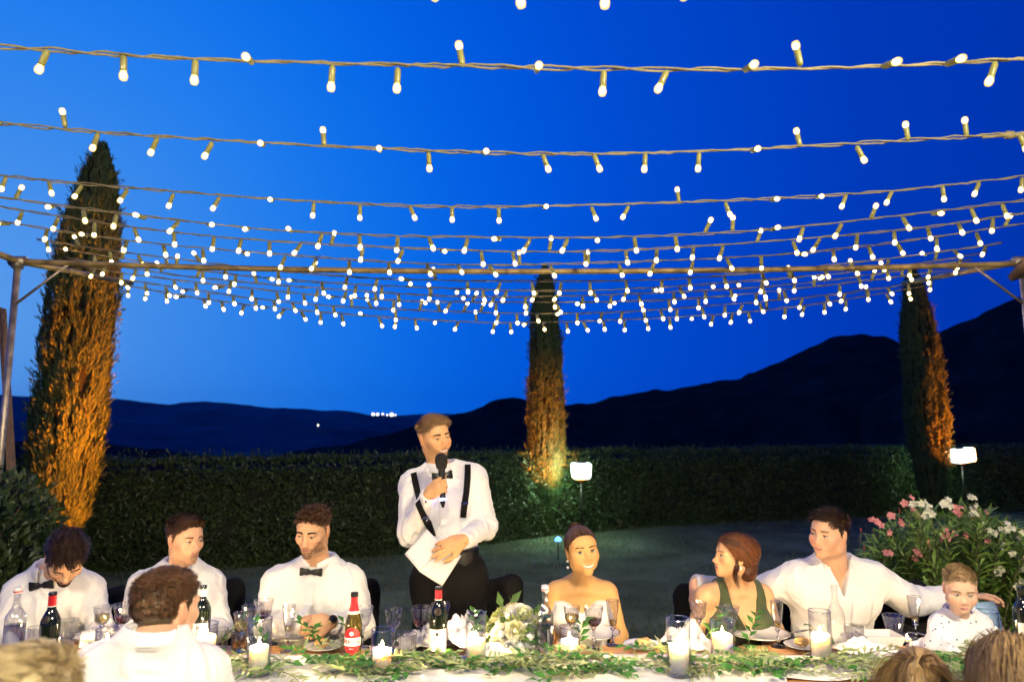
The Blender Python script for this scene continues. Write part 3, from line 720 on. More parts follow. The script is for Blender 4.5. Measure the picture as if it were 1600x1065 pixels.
def strands(P0, D0, L, w, segs=6, bendfn=None, side=None, taper=True, proj=None):
    """ribbons grown from P0; bendfn(P,D,t)->new D"""
    n = len(P0); P = P0.copy(); D = unit(D0); V = []; step = (np.asarray(L) / segs).reshape(-1, 1)
    for k in range(segs + 1):
        sd = unit(np.cross(D, side if side is not None else unit(P0 - P0.mean(0)) + 1e-3))
        ww = w * (1 - .8 * (k / segs) ** 2 if taper else 1); V.append(np.stack([P - sd * ww / 2, P + sd * ww / 2], 1))
        if bendfn: D = unit(bendfn(P, D, k / segs))
        P = P + D * step
        if proj: P = proj(P)
    V = np.stack(V, 1)  # n, segs+1, 2, 3
    b = (np.arange(n) * (segs + 1) * 2)[:, None]; F = [b + np.array([[2 * k, 2 * k + 1, 2 * k + 3, 2 * k + 2]]) for k in range(segs)]
    return V.reshape(-1, 3), np.concatenate(F, 0)
HL_Y = [-.12, -.085, -.062, -.044, -.030, -.018, -.004, .006, .022, .04, .07, .1, .13]; HL_Z = [.082, .074, .062, .045, .022, .000, -.018, -.004, -.010, -.035, -.060, -.072, -.075]
def hairline(y, x, lift=0): return np.interp(y, HL_Y, HL_Z) + lift + .012 * np.clip(np.abs(x) - .03, 0, .03) / .03 * (y < -.04) * -1
class Head:
    """places a head; local frame: face to -y"""
    def __init__(h, c, yaw, pitch=0, roll=0, s=1, **k):
        h.c = A3(c); h.R = rotm(yaw, pitch, roll); h.s = s; h.k = k; h.S = SDF(); head_sdf(h.S, h.c, h.R, s, **k); h.Sb = SDF(); h.Sb.p = h.S.p[:3]
    def W(h, q): return h.c + (np.asarray(q) * h.s) @ h.R.T
    def L(h, P): return ((P - h.c) @ h.R) / h.s
def make_eyes(h, t, skin, iris, gx=0, gz=0, op=.42, lash=.12):
    n = 36; u = np.linspace(-1, 1, n); U, Vv = np.meshgrid(u, u, indexing='ij')
    for q in (-1, 1):
        r = .0148; ux = U * 1.25; uz = Vv * .95; X = np.sin(ux) * r; Z = np.sin(uz) * r * np.cos(ux * .3); Y = -np.sqrt(np.maximum(r * r - X * X - Z * Z, 1e-8))
        a = X / .0145; b = Z / .0145
        lid = op * (1 - np.abs(a * (1 - .08 * a * q)) ** 2.2); lo = -.7 * op * (1 - np.abs(a) ** 2.2)
        inside = (b < lid) & (b > lo); d = np.hypot(a - gx, b - gz - .03)
        col = np.ones((n, n, 3)) * np.array(skin)
        col[(b >= lid - .02) & (b < lid + lash + .05 * np.abs(a)) & (np.abs(a) < .98)] = (.02, .012, .008)
        col[(b <= lo) & (b > lo - .07) & (np.abs(a) < .9)] = np.array(skin) * .55
        col[inside] = (.50, .47, .43); col[inside & (d < .50)] = iris; col[inside & (d < .25)] = (.006, .005, .005)
        col[inside & (np.hypot(a - gx + .12, b - gz - .12) < .06)] = (1, 1, 1)  # catchlight painted on the eye as a white dot
        Q = np.stack([X + q * .0310, Y - .0737, Z + .001], -1).reshape(-1, 3)
        mobj('eye', h.W(Q), grid_faces(n, n)[:, ::-1], M_eye, t, world=True, cols=col.reshape(-1, 3))
def on_face(h, X, Z, off=.0008, y0=-.125):
    q = np.stack([X, np.full_like(X, y0), Z], -1); P = surf_along(h.S, h.W(q), h.R @ np.array([0, 1., 0])); return P - (h.R @ np.array([0, 1., 0])) * (off * h.s if np.isscalar(off) else (off * h.s)[:, None])
def make_mouth(h, t, lipc, w=.025, smile=0, open_=0, dark=(.12, .03, .025), teeth=True, full=1):
    n = 26; m = 6; u = np.linspace(-1, 1, n); zc = -.0640 + smile * .007 * (u * u) - .001
    env = np.sqrt(np.maximum(1 - u * u, 0)); cup = 1 - .25 * np.exp(-(u / .18) ** 2)
    o1 = zc + open_ * .30 * env; o2 = zc - open_ * .70 * env
    zt = o1 + .0065 * full * env * cup; zb = o2 - .0078 * full * env
    def strip(za, zb_, name, col, bulge, m_, base=.0005):
        tt = np.linspace(0, 1, m); Z = za[:, None] * (1 - tt) + zb_[:, None] * tt; X = np.repeat((u * w)[:, None], m, 1)
        off = base + bulge * np.sin(pi * tt)[None] * env[:, None]
        P = on_face(h, X.ravel(), Z.ravel(), off.ravel()); mobj(name, P, grid_faces(n, m), m_, t, world=True, cols=np.tile(np.array(col), (n * m, 1)))
    strip(zt, o1, 'upper_lip', lipc, .0022, M_lip); strip(o2, zb, 'lower_lip', np.array(lipc) * 1.05, .003, M_lip)
    if open_ > 0.001:
        strip(o1, o2, 'teeth', (.80, .76, .68) if teeth else dark, .0008, M_lip, .0003)
    else:
        strip(o1 + .0007, o2 - .0007, 'mouth_line', dark, .0002, M_lip, .0021)
def face_hair(h, t, name, m, pts, dirs, ln, w, jitter=.3, segs=3):
    P = on_face(h, pts[:, 0], pts[:, 1], .0002); ok = (np.abs(h.S.ev(P)) < .002) & (h.L(P)[:, 1] < .03); P = P[ok]; dirs = dirs[ok]; n = len(P); D = dirs @ h.R.T
    v, f = strands(P, unit(D + rdir(n) * jitter), ln * h.s * (.7 + .6 * RNG.random(n)), w, segs, side=(h.R @ np.array([0, -1., 0]))[None].repeat(n, 0))
    o = mobj(name, v, f, m, t, world=True, smooth=False); o['kind'] = 'stuff'; return o
def make_brows(h, t, m, n=170, thick=.0045, z=.0205, arch=.004):
    for q in (-1, 1):
        u = RNG.random(n); x = q * (.012 + .036 * u); zz = z + arch * np.sin(pi * (u * .75 + .0)) + .0005 * u + RNG.normal(size=n) * thick * .32 * (1 - .5 * u)
        d = np.stack([q * (.5 + u), np.full(n, -.25), .35 - .6 * u], -1); face_hair(h, t, 'eyebrow', m, np.stack([x, zz], -1), d, .008, .0011, .25)
def make_beard(h, t, m, n=2600, ln=.004, w=.0009, mous=True):
    x = (RNG.random(n * 3) * 2 - 1) * .066; z = -.112 + .085 * RNG.random(n * 3); r = np.abs(x)
    keep = (z < np.interp(r, [0, .012, .03, .05, .06], [-.045, -.047, -.058, -.045, -.01])) & ~((r < .024) & (z < -.0575) & (z > -.074)) & ~((r < .009) & (z > -.052))
    if not mous: keep &= ~((r < .03) & (z > -.06))
    x, z = x[keep][:n], z[keep][:n]; d = np.stack([x * 4, np.full(len(x), -.5), np.full(len(x), -.9)], -1)
    face_hair(h, t, 'beard', m, np.stack([x, z], -1), d, ln, w, .5)
def scalp_roots(h, n, lift=0, ymin=-1):
    d = unit(RNG.normal(size=(n * 3, 3))); o = np.array([0, .015, .025]); P = h.W(o + d * .13)
    P = surf_along(h.Sb, P, -(d @ h.R.T), 14); q = h.L(P)
    k = (q[:, 2] > hairline(q[:, 1], q[:, 0], lift) + RNG.normal(size=len(q)) * .003) & (q[:, 1] > ymin); P = P[k][:n]; q = q[k][:n]
    nn = unit((q - np.array([0, .02, .02])) / np.array([.073, .093, .083]) ** 2 * .006); return P, q, nn
def make_hair(h, t, style, m, n=5200, top=.042, sides=.010, w=.0017, curl=0.0, comb=(0, -.6, .2), lift=0, quiff=0, fade=0, cl=.5):
    P, q, nn = scalp_roots(h, n, lift)
    if fade: kp = RNG.random(len(P)) < np.clip((q[:, 2] - fade * .02) / .045, .12, 1); P, q, nn = P[kp], q[kp], nn[kp]
    n = len(P); u = np.clip((q[:, 2] - .03) / .055, 0, 1); u = u * u * (3 - 2 * u)
    L = (sides + (top - sides) * u) * (.75 + .5 * RNG.random(n)) * h.s
    clump = np.stack([fbm(q * 45, 2, 5 + k) for k in range(3)], -1)
    cmb = np.array(comb)[None] * u[:, None] + np.array([0, .45, -.8])[None] * (1 - u)[:, None]
    if style == 'side': cmb = cmb + np.stack([q[:, 0] * 6 + .5, q[:, 0] * 0, q[:, 0] * 0], -1) * u[:, None]
    if quiff: 
        fr = np.clip((-q[:, 1] - .02) / .05, 0, 1) * u; cmb = cmb + np.stack([fr * 0, -fr * .2, fr * quiff], -1)
    D = unit(nn * (.45 + .45 * u)[:, None] + cmb * .9 + clump * (.25 + .5 * curl) + rdir(n) * (.15 + .25 * curl)); ph = clump[:, :1] * 9
    nw = nn @ h.R.T; cw = cmb @ h.R.T
    def bend(Pk, D, tt):
        Q = h.L(Pk); e = np.sqrt((((Q - np.array([0, .022, .03])) / np.array([.0765, .0965, .0865])) ** 2).sum(-1))[:, None]
        out = unit(Q - np.array([0, .02, .03])) @ h.R.T
        c = (np.concatenate([np.cos(ph + tt * 9), np.sin(ph * 1.3 + tt * 9), np.sin(ph + tt * 9)], 1) @ h.R.T) * curl
        return D + cw * .22 - nw * .07 * (e > 1.12) + out * np.clip(1.02 - e, 0, .3) * 6 + np.array([0, 0, -.05]) + c
    v, f = strands(P - nw * .001, D @ h.R.T, L, w * h.s, 6, bend, side=nw)
    return hair_obj('hair', h, t, m, v, f, n, 6, 300, cl)
def hair_shell(h, m, t, thick=.012, extra=None, lift=0, vox=.003, amp=.002, name='hair_volume'):
    S = SDF(); S.ell(h.W([0, .022, .033]), np.array([.073, .093, .083]) * h.s, h.R, .03); S.ell(h.W([0, -.028, .04]), np.array([.060, .058, .055]) * h.s, h.R, .035 * h.s)
    for e in (extra or []): S.ell(h.W(e[0]), np.array(e[1]) * h.s, h.R @ (rotm(*e[2]) if len(e) > 2 else np.eye(3)), .02)
    def ex(P, D):
        q = h.L(P.astype(np.float64)); g = (hairline(q[:, 1], q[:, 0], lift) - q[:, 2]) * .7 * h.s
        cr = np.arctan2(q[:, 0], q[:, 2] + .05); nz = vnoise(np.stack([cr * 22, q[:, 1] * 9, q[:, 2] * 9], -1), 3)
        if extra:
            for e in extra: g = np.where((np.abs((q - np.array(e[0])) / (np.array(e[1]) * 1.25)) < 1).all(1), -.1, g)
        return np.maximum(D + nz * amp, g)
    v, f = sdfmesh(S, vox * h.s, thick * h.s, ex); mobj(name, v, f, m, t, world=True)
    def proj(P, off=0):
        e = 5e-4; d0 = S.ev(P); d = d0 - thick * h.s - .0012 - off; g = np.stack([S.ev(P + np.eye(3)[k] * e) for k in range(3)], 1) - d0[:, None]; g = unit(g)
        return P - g * (np.minimum(d, 0) + .5 * np.maximum(d - .003, 0))[:, None]
    return proj
def skin_cols(h, V, skin, hairc=None, blush=.12, stub=0, stubc=(.08, .05, .03), lift=0, fadec=0):
    q = h.L(V); c = np.tile(np.array(skin, float), (len(V), 1)); f = q[:, 1] < -.02
    def g(cx, cz, sx, sz): return np.exp(-((np.abs(q[:, 0]) - cx) / sx) ** 2 - ((q[:, 2] - cz) / sz) ** 2) * f
    red = blush * (g(.045, -.03, .02, .018) + .8 * g(0, -.033, .014, .012)) + .10 * (np.abs(q[:, 0]) > .072) * (np.linalg.norm(q, axis=1) < .1)
    c = c * (1 - red[:, None] * np.array([.05, 1.1, 1.1])) + red[:, None] * np.array([.12, 0, 0]); mott = fbm(q * 60, 2, 2) * .035; c = c * (1 + mott[:, None])
    if hairc is not None:
        r2 = np.linalg.norm((q - np.array([0, .022, .033])) / np.array([.075, .095, .085]), axis=1)
        k = np.clip((q[:, 2] - hairline(q[:, 1], q[:, 0], lift)) / .012, 0, 1) * (r2 < 1.25) * ~((np.abs(q[:, 0]) > .0735) & (q[:, 2] < .03) & (np.abs(q[:, 1]) < .03))
        k = k * (1 - fadec * np.clip((.062 - q[:, 2]) / .05, 0, 1)); c = c * (1 - k[:, None]) + np.array(hairc) * k[:, None]
    if stub:
        r = np.abs(q[:, 0]); zl = np.interp(r, [0, .012, .03, .05, .06, .07], [-.045, -.047, -.056, -.045, -.02, 0]); k = np.clip((zl - q[:, 2]) / .012, 0, 1) * np.clip((q[:, 2] + .135) / .02, 0, 1) * (q[:, 1] < .02) * (q[:, 2] > -.14)
        k = k * stub * (1 + .4 * fbm(q * 150, 2, 7)); k = np.clip(k, 0, 1)[:, None]; c = c * (1 - k) + np.array(stubc) * k
    return np.clip(c, 0, 1)

# ---------------- hands ----------------
def hand(S, W, dr, nr, side, curls=(.3, .35, .4, .45), s=1, thumb=(.6, .4), spread=.06, k=.008):
    """W wrist, dr pointing direction, nr palm-facing normal, side = thumb side (+1/-1)"""
    dr = unit(A3(dr)); nr = A3(nr); nr = unit(nr - dr * (nr @ dr)); sd = np.cross(dr, nr) * side
    B = np.stack([sd, nr, dr], 1); W = A3(W)
    S.cone(W - dr * .006 * s, W + dr * .02 * s, .024 * s, .023 * s, .02)
    S.ell(W + dr * .048 * s, np.array([.040, .0165, .050]) * s, B, .018); tips = []
    for i, (off, ln, r) in enumerate(((.029, .074, .0092), (.0095, .083, .0095), (-.0105, .077, .009), (-.029, .060, .0080))):
        c = curls[i]; p = W + dr * (.086 - .006 * abs(i - 1.2)) * s + sd * off * s - nr * .002 * s; a = 0; sp = spread * (1.5 - i)
        for j, (fr, cc) in enumerate(((.46, 1.0), (.30, 1.25), (.24, .8))):
            a += c * cc; d = unit(dr * cos(a) + nr * sin(a) + sd * sp); p2 = p + d * ln * fr * s; S.cone(p, p2, r * s * (1 - .08 * j), r * s * (.94 - .08 * j), k); p = p2
        tips.append(p)
    p = W + dr * .022 * s + sd * .026 * s + nr * .004 * s
    d = unit(dr * .75 + sd * thumb[0] + nr * thumb[1] * .5); p2 = p + d * .042 * s; S.cone(p, p2, .0135 * s, .011 * s, .016)
    d = unit(dr * .9 + sd * thumb[0] * .35 + nr * thumb[1]); p3 = p2 + d * .032 * s; S.cone(p2, p3, .0105 * s, .0098 * s, k)
    d = unit(dr * .9 + sd * thumb[0] * .0 + nr * thumb[1] * 1.2); S.cone(p3, p3 + d * .026 * s, .0096 * s, .008 * s, k); return tips
# ---------------- whole person ----------------
class Body: pass
def torso_prims(S, b, g=1.0, w=1.0, female=False, kk=.05, legs=True):
    """b: hc, nb, sl, sr"""
    hc, nb, sl, sr = map(A3, (b.hc, b.nb, b.sl, b.sr)); z = unit(nb - hc); x = sr - sl; x = unit(x - z * (x @ z)); y = np.cross(z, x); B = np.stack([x, y, z], 1); H = np.linalg.norm(nb - hc); h = H / .5
    b.B = B; b.H = H
    def P(a, c, d): return hc + B @ np.array([a, c, d])
    b.P = P; d = b.depth = getattr(b, 'depth', 1.0)
    S.ell(P(0, .01, .0), (.165 * w * g, .115 * g * d, .12 * g), B, kk)
    S.ell(P(0, 0, .16 * h), (.14 * w * g, .105 * g * d, .15 * g * h), B, kk)
    S.ell(P(0, .005, .32 * h), (.155 * w * g, .108 * g * d, .16 * g * h), B, kk)
    if not female:
        for q in (-1, 1): S.ell(P(q * .07 * w, -.045 * d, .355 * h), (.085 * w * g, .06 * g, .07 * g), B, kk)
    m = (sl + sr) / 2
    r = .054 * g * getattr(b, 'sh', 1)
    S.cone(sl * .8 + m * .2, sr * .8 + m * .2, r * .95, r * .95, kk)
    up = nb + z * .035
    for s_ in (sl, sr): S.cone(up * .75 + s_ * .25 + y * .012, s_ * .8 + nb * .2 + y * .008, .042 * g * min(w, 1.05) * h ** .5, .042 * g, .05)
def arm_prims(S, sh, el, wr, r=(.056, .045, .042, .027), k=.03, blend=.04):
    S.cone(sh, el, r[0], r[1], blend); S.cone(el, wr, r[1] * .97, r[3], k)
def leg_prims(S, b, g=1.0, seated=True, w=1.0):
    P = b.P; hc = A3(b.hc)
    for q in (-1, 1):
        a = P(q * .085 * w, 0, -.02)
        if seated: kn = np.array([a[0] + q * .04, a[1] - .40, .52]); an = np.array([kn[0], kn[1] + .02, .09]); toe = an + np.array([q * .03, -.17, -.045])
        else: kn = np.array([a[0] + q * .015, a[1] - .01, .50]); an = np.array([kn[0] + q * .02, a[1] + .02, .09]); toe = an + np.array([q * .03, -.17, -.045])
        S.cone(a, kn, .088 * g * w, .062 * g, .05); S.cone(kn, an, .060 * g, .048 * g, .03)
        b.feet = getattr(b, 'feet', []) + [(an, toe)]
def shoes(b, t, m):
    for an, toe in b.feet:
        S = SDF(); S.cone((an[0], an[1] + .03, .05), an + np.array([0, 0, .0]), .044, .044, .02); S.cone((an[0], an[1] + .04, .04), (toe[0], toe[1], .035), .038, .034, .02)
        v, f = sdfmesh(S, .012, 0, lambda P, D: np.maximum(D, .003 - P[:, 2])); mobj('shoe', v, f, m, t, world=True)
def folds(seed, amp=.004, sc=10):
    def fn(P):
        q = P * sc; w = np.stack([vnoise(q * .6 + 9, seed), vnoise(q * .6 + 31, seed + 1), vnoise(q * .5 + 57, seed + 2)], -1)
        r = 1 - np.abs(vnoise(q * np.array([1.5, 1.5, .8]) + w * 1.4, seed + 3)) * 2; r2 = 1 - np.abs(vnoise(q * np.array([2.6, 2.6, 2.0]) + w * 2.4 + 7, seed + 4)) * 2
        return -(np.abs(r) * r * amp + r2 * amp * .55)
    return fn
def elbow_folds(arms, amp=.004):
    def fn(P):
        out = np.zeros(len(P), dtype=np.float32)
        for sh, el, wr in arms:
            el = A3(el); d = np.linalg.norm(P - el, axis=1); ax = unit(A3(wr) - A3(sh)); s = (P - el) @ ax; th = (P - el) @ np.cross(ax, [0.3, .9, .2])
            out -= np.sin(s * 170 + th * 40 + 2 * vnoise(P * 20, 5)) * amp * np.exp(-(d / .075) ** 2)
        return out
    return fn
def body_mesh(t, h, S, boxes, skin, vox=.0027, coarse=.006, **kc):
    """fine grid round head and hands, coarser elsewhere, one mesh"""
    parts = []; lo, hi = S.bounds(.02); fb = [(A3(c) - A3(r), A3(c) + A3(r)) for c, r in boxes]
    for a, b_ in fb: parts.append(sdfmesh(S, vox, 0, None, a, b_, close=False))
    v, f = sdfmesh(S, coarse, 0, None, lo, hi)
    fc = v[f].mean(1); cut = np.zeros(len(fc), bool)
    for a, b_ in fb: cut |= ((fc > a + coarse * 1.2) & (fc < b_ - coarse * 1.2)).all(1)
    f = f[~cut]; u, inv = np.unique(f, return_inverse=True); parts.append((v[u], inv.reshape(-1, 4)))
    V, F = merge(parts); cols = skin_cols(h, V, skin, **kc); return mobj('body', V, F, M_skin, t, world=True, cols=cols)
def on_surf(S, P, d): return surf_along(S, np.asarray(P, float), np.asarray(d, float), 26)
def ribbon_on(S, pts, dirn, w, thick, name, m, t, off=.003, tw=None, n=24):
    """strap lying on surface S along pts (world), found by marching along dirn"""
    c = catmull([Vector(p) for p in pts], max(2, n // (len(pts) - 1))); A = np.array(c); T = unit(np.gradient(A, axis=0)); sd = unit(np.cross(T, np.asarray(dirn, float)))
    L = on_surf(S, A - sd * w / 2, dirn); Rr = on_surf(S, A + sd * w / 2, dirn); d = np.asarray(dirn, float)
    L = L - d * off; Rr = Rr - d * off; V = np.stack([L, Rr, Rr - d * thick, L - d * thick], 1); kp = np.abs(S.ev(L + d * off)) + np.abs(S.ev(Rr + d * off)) < .006; i0, i1 = (int(np.argmax(kp)), len(kp) - int(np.argmax(kp[::-1]))) if kp.any() else (0, len(A)); A = A[i0:i1]; V = V[i0:i1].reshape(-1, 3); k = len(A); F = []
    for i in range(k - 1):
        for j in range(4): a = i * 4 + j; b2 = i * 4 + (j + 1) % 4; F.append((a, b2, b2 + 4, a + 4))
    F += [(0, 3, 2, 1), ((k - 1) * 4, (k - 1) * 4 + 1, (k - 1) * 4 + 2, (k - 1) * 4 + 3)]
    return mobj(name, V, F, m, t, world=True, smooth=False)
def collar(t, b, m, r=.066, open_=14, up=.040, pt=.030, yaw=0, lean=0):
    """shirt collar round the neck base in the torso frame"""
    Rz = rotm(yaw)[:3]; n = 40; A = np.radians(np.linspace(open_, 360 - open_, n)); c = A3(b.nb) + b.B @ np.array([0, lean, .012]); V = []
    for a in A:
        fr = max(0, cos(a)); tip = max(0, 1 - min(a, 2 * pi - a) / R(open_ + 34)); d = Rz @ np.array([sin(a), -cos(a), 0]); d[1] *= 1.06
        rows = [(r + .004, -.022), (r - .001, .006), (r - .003, up - fr * .010), (r + .001, up + .003 - fr * .010), (r + .008, up - .005 - fr * .012), (r + .015 + tip * .006, -.002 - tip * pt), (r + .012 + tip * .005, -.003 - tip * pt), (r + .003, .016)]
        V.append([c + b.B @ (d * q + np.array([0, 0, z])) for q, z in rows])
    V = np.array(V); k = V.shape[1]; F = [(i * k + j, (i + 1) * k + j, (i + 1) * k + j + 1, i * k + j + 1) for i in range(n - 1) for j in range(k - 1)]
    o = mobj('collar', V.reshape(-1, 3), F, m, t, world=True); s_ = o.modifiers.new('thickness', 'SOLIDIFY'); s_.thickness = .0016; return o
def bow_tie(t, p, B, m=None, w=.062, tilt=0, yaw=0, hgt=.021):
    p = A3(p); q = B @ rotm(yaw, 0, tilt); root = MB(); n = 13
    for s_ in (-1, 1):
        V = []
        for i in range(n):
            u = i / (n - 1); x = s_ * (.004 + u * w); hh = .009 + (hgt - .009) * min(1, u * 1.5) ** .8 + .002 * sin(u * 9); th = .007 * sin(pi * min(u * .9 + .15, 1)) + .0025
            for k in range(10):
                a = 2 * pi * k / 10; ca, sa = cos(a), sin(a); V.append(p + q @ np.array([x, -.006 + th * (abs(sa) ** .8) * (1 if sa > 0 else -1) + .002 * sin(3 * ca), hh * (abs(ca) ** .5) * (1 if ca > 0 else -1) * (1 - .08 * abs(u - .5))]))
        F = [(i * 10 + k, i * 10 + (k + 1) % 10, (i + 1) * 10 + (k + 1) % 10, (i + 1) * 10 + k) for i in range(n - 1) for k in range(10)] + [tuple(range(10)), tuple((n - 1) * 10 + k for k in range(10))]
        root.add(V, F)
    o = root.build('bow_tie', m or M_blacksatin, t, world=True)
    S = SDF(); S.ell(p + q @ np.array([0, -.008, 0]), (.0085, .0085, .011), q, .01); v, f = sdfmesh(S, .0022); mobj('knot', v, f, m or M_blacksatin, o, world=True)
def buttons(t, S, b, zs, m, r=.0045, x=0):
    for z in zs:
        P = on_surf(S, [b.P(x, -.3, z)], b.B @ np.array([0, 1., 0]))[0]; q = MB(); y = b.B @ np.array([0, -1., 0]); q.tube([P - y * .001, P + y * .005], r, 10); q.build('button', m, t, world=True)
def man(name_label, head, b, skin, hairc, shirt=True, arms=(), hands=(), infl=.014, wr=.038, seed=1, female=False, w=1.0, torso_kk=.05, collar_kw=None, trousers=True, seated=True, extra_shirt=None, cat='person', headbox=None, cols={}, g=1.0, shirtmat=None, sh_amp=.006, arm_r=(.047, .041, .039, .027), cuffs=True, shoe=True, neckr=.053, tshirt=False):
    """builds an adult in a shirt; returns root and the shirt's surface"""
    t = empty('person', (b.hc[0], b.hc[1], 0), name_label, cat)
    S = SDF(); S.p = list(head.S.p); nb = A3(b.nb); torso_prims(S, b, .80 * g, w, female, torso_kk)
    S.cone(head.W([0, .018, -.055]), nb + b.B @ np.array([0, .006, -.02]), neckr * head.s, neckr * 1.08 * head.s * (1 if not female else 1), .022)
    S.cone(head.W([0, -.03, -.085]), nb + b.B @ np.array([0, -.03, .0]), .018 * head.s, .02 * head.s, .03)
    for sh, el, w_ in arms: S.cone(sh, el, .040, .033, .03); S.cone(el, w_, .033, .0245, .015)
    boxes = [(headbox[0] if headbox else head.W([0, -.005, -.02]), np.array([.125, .135, .155]) * head.s)]
    for hd in hands:
        hand(S, *hd['a'], **hd.get('k', {})); W = A3(hd['a'][0]); boxes.append((W + unit(A3(hd['a'][1])) * .07 * hd.get('k', {}).get('s', 1), (.105, .105, .105)))
    body_mesh(t, head, S, boxes, skin, hairc=hairc, **cols)
    T = SDF(); torso_prims(T, b, 1.0 * g, w, female, torso_kk); T.cone(nb + b.B @ np.array([0, .01, .03]), nb - b.B[:, 2] * .06, .055 * head.s, .07, .04)
    for sh, el, w_ in arms:
        if tshirt: e2 = A3(sh) * .35 + A3(el) * .65; T.cone(sh, e2, arm_r[0] * 1.05, arm_r[0] * 1.1, .04)
        else:
            sh, el, w_ = A3(sh), A3(el), A3(w_); T.cone(sh, el, arm_r[0], arm_r[1], .045); T.cone(el, w_ - unit(w_ - el) * .01, arm_r[1] * .98, wr - infl, .03)
    nf = folds(seed, sh_amp); ef = elbow_folds(arms, sh_amp * .9) if arms and not tshirt else (lambda P: 0)
    nbz = nb + b.B[:, 2] * .018
    def ex(P, D):
        D = D + nf(P) + ef(P); rel = (P - nbz) @ b.B; rr = np.hypot(rel[:, 0], rel[:, 1]); top = rel[:, 2] - .045 * np.clip((rr - .050 * head.s) / .03, 0, 1)
        D = np.maximum(D, top) if extra_shirt is None else extra_shirt(P, np.maximum(D, top))
        if cuffs and not tshirt:
            for sh, el, w_ in arms:
                ax = unit(A3(w_) - A3(el)); s_ = (P - A3(w_)) @ ax; near = np.linalg.norm(P - A3(w_), axis=1) < .09; D = np.where(near, np.maximum(D, s_ - .004), D)
        hb = (P - A3(b.hc)) @ b.B[:, 2]; return np.maximum(D, -.08 - hb)
    v, f = sdfmesh(T, .0062, infl, ex); so = mobj('shirt', v, f, shirtmat or M_shirt, t, world=True)
    if cuffs and not tshirt:
        for sh, el, w_ in arms:
            ax = Vector(unit(A3(w_) - A3(el))); W = Vector(A3(w_)); rot = Vector((0, 0, 1)).rotation_difference(ax).to_matrix(); q = MB()
            q.lathe([(wr - .007, .006), (wr - .002, .009), (wr + .001, .006), (wr + .003, -.05), (wr + .001, -.054), (wr - .006, -.05)], 22, W, ax=rot); q.build('cuff', shirtmat or M_shirt, so, world=True)
    if collar_kw is not None: collar(so, b, shirtmat or M_shirt, **collar_kw)
    if trousers:
        G = SDF(); G.ell(b.P(0, .01, -.02), (.168 * w, .122, .12), b.B, .04); G.ell(b.P(0, .005, .05), (.155 * w, .118, .10), b.B, .04) if not seated else None
        leg_prims(G, b, 1.0, seated, w); ff = folds(seed + 20, .005, 8)
        v, f = sdfmesh(G, .011, .014, lambda P, D: np.maximum(D + ff(P), (P - A3(b.hc)) @ b.B[:, 2] - (.10 if not seated else .04))); mobj('trousers', v, f, M_blackcl, t, world=True)
        shoes(b, t, M_blacksatin)
    b.T = T; b.t = t; b.S = S; b.so = so; b.infl = infl
    b.shirtS = type('X', (), {'ev': lambda self, P: T.ev(P) - infl - .0012 + nf(P) + ef(P)})(); return t
def wpt(px, py, D): return A3(at(px, py, D))
SK = {'fair': (.70, .41, .23), 'tan': (.70, .39, .175), 'pink': (.74, .43, .26), 'child': (.78, .52, .36)}
ONLY = None
def want(k): return ONLY is None or k in ONLY
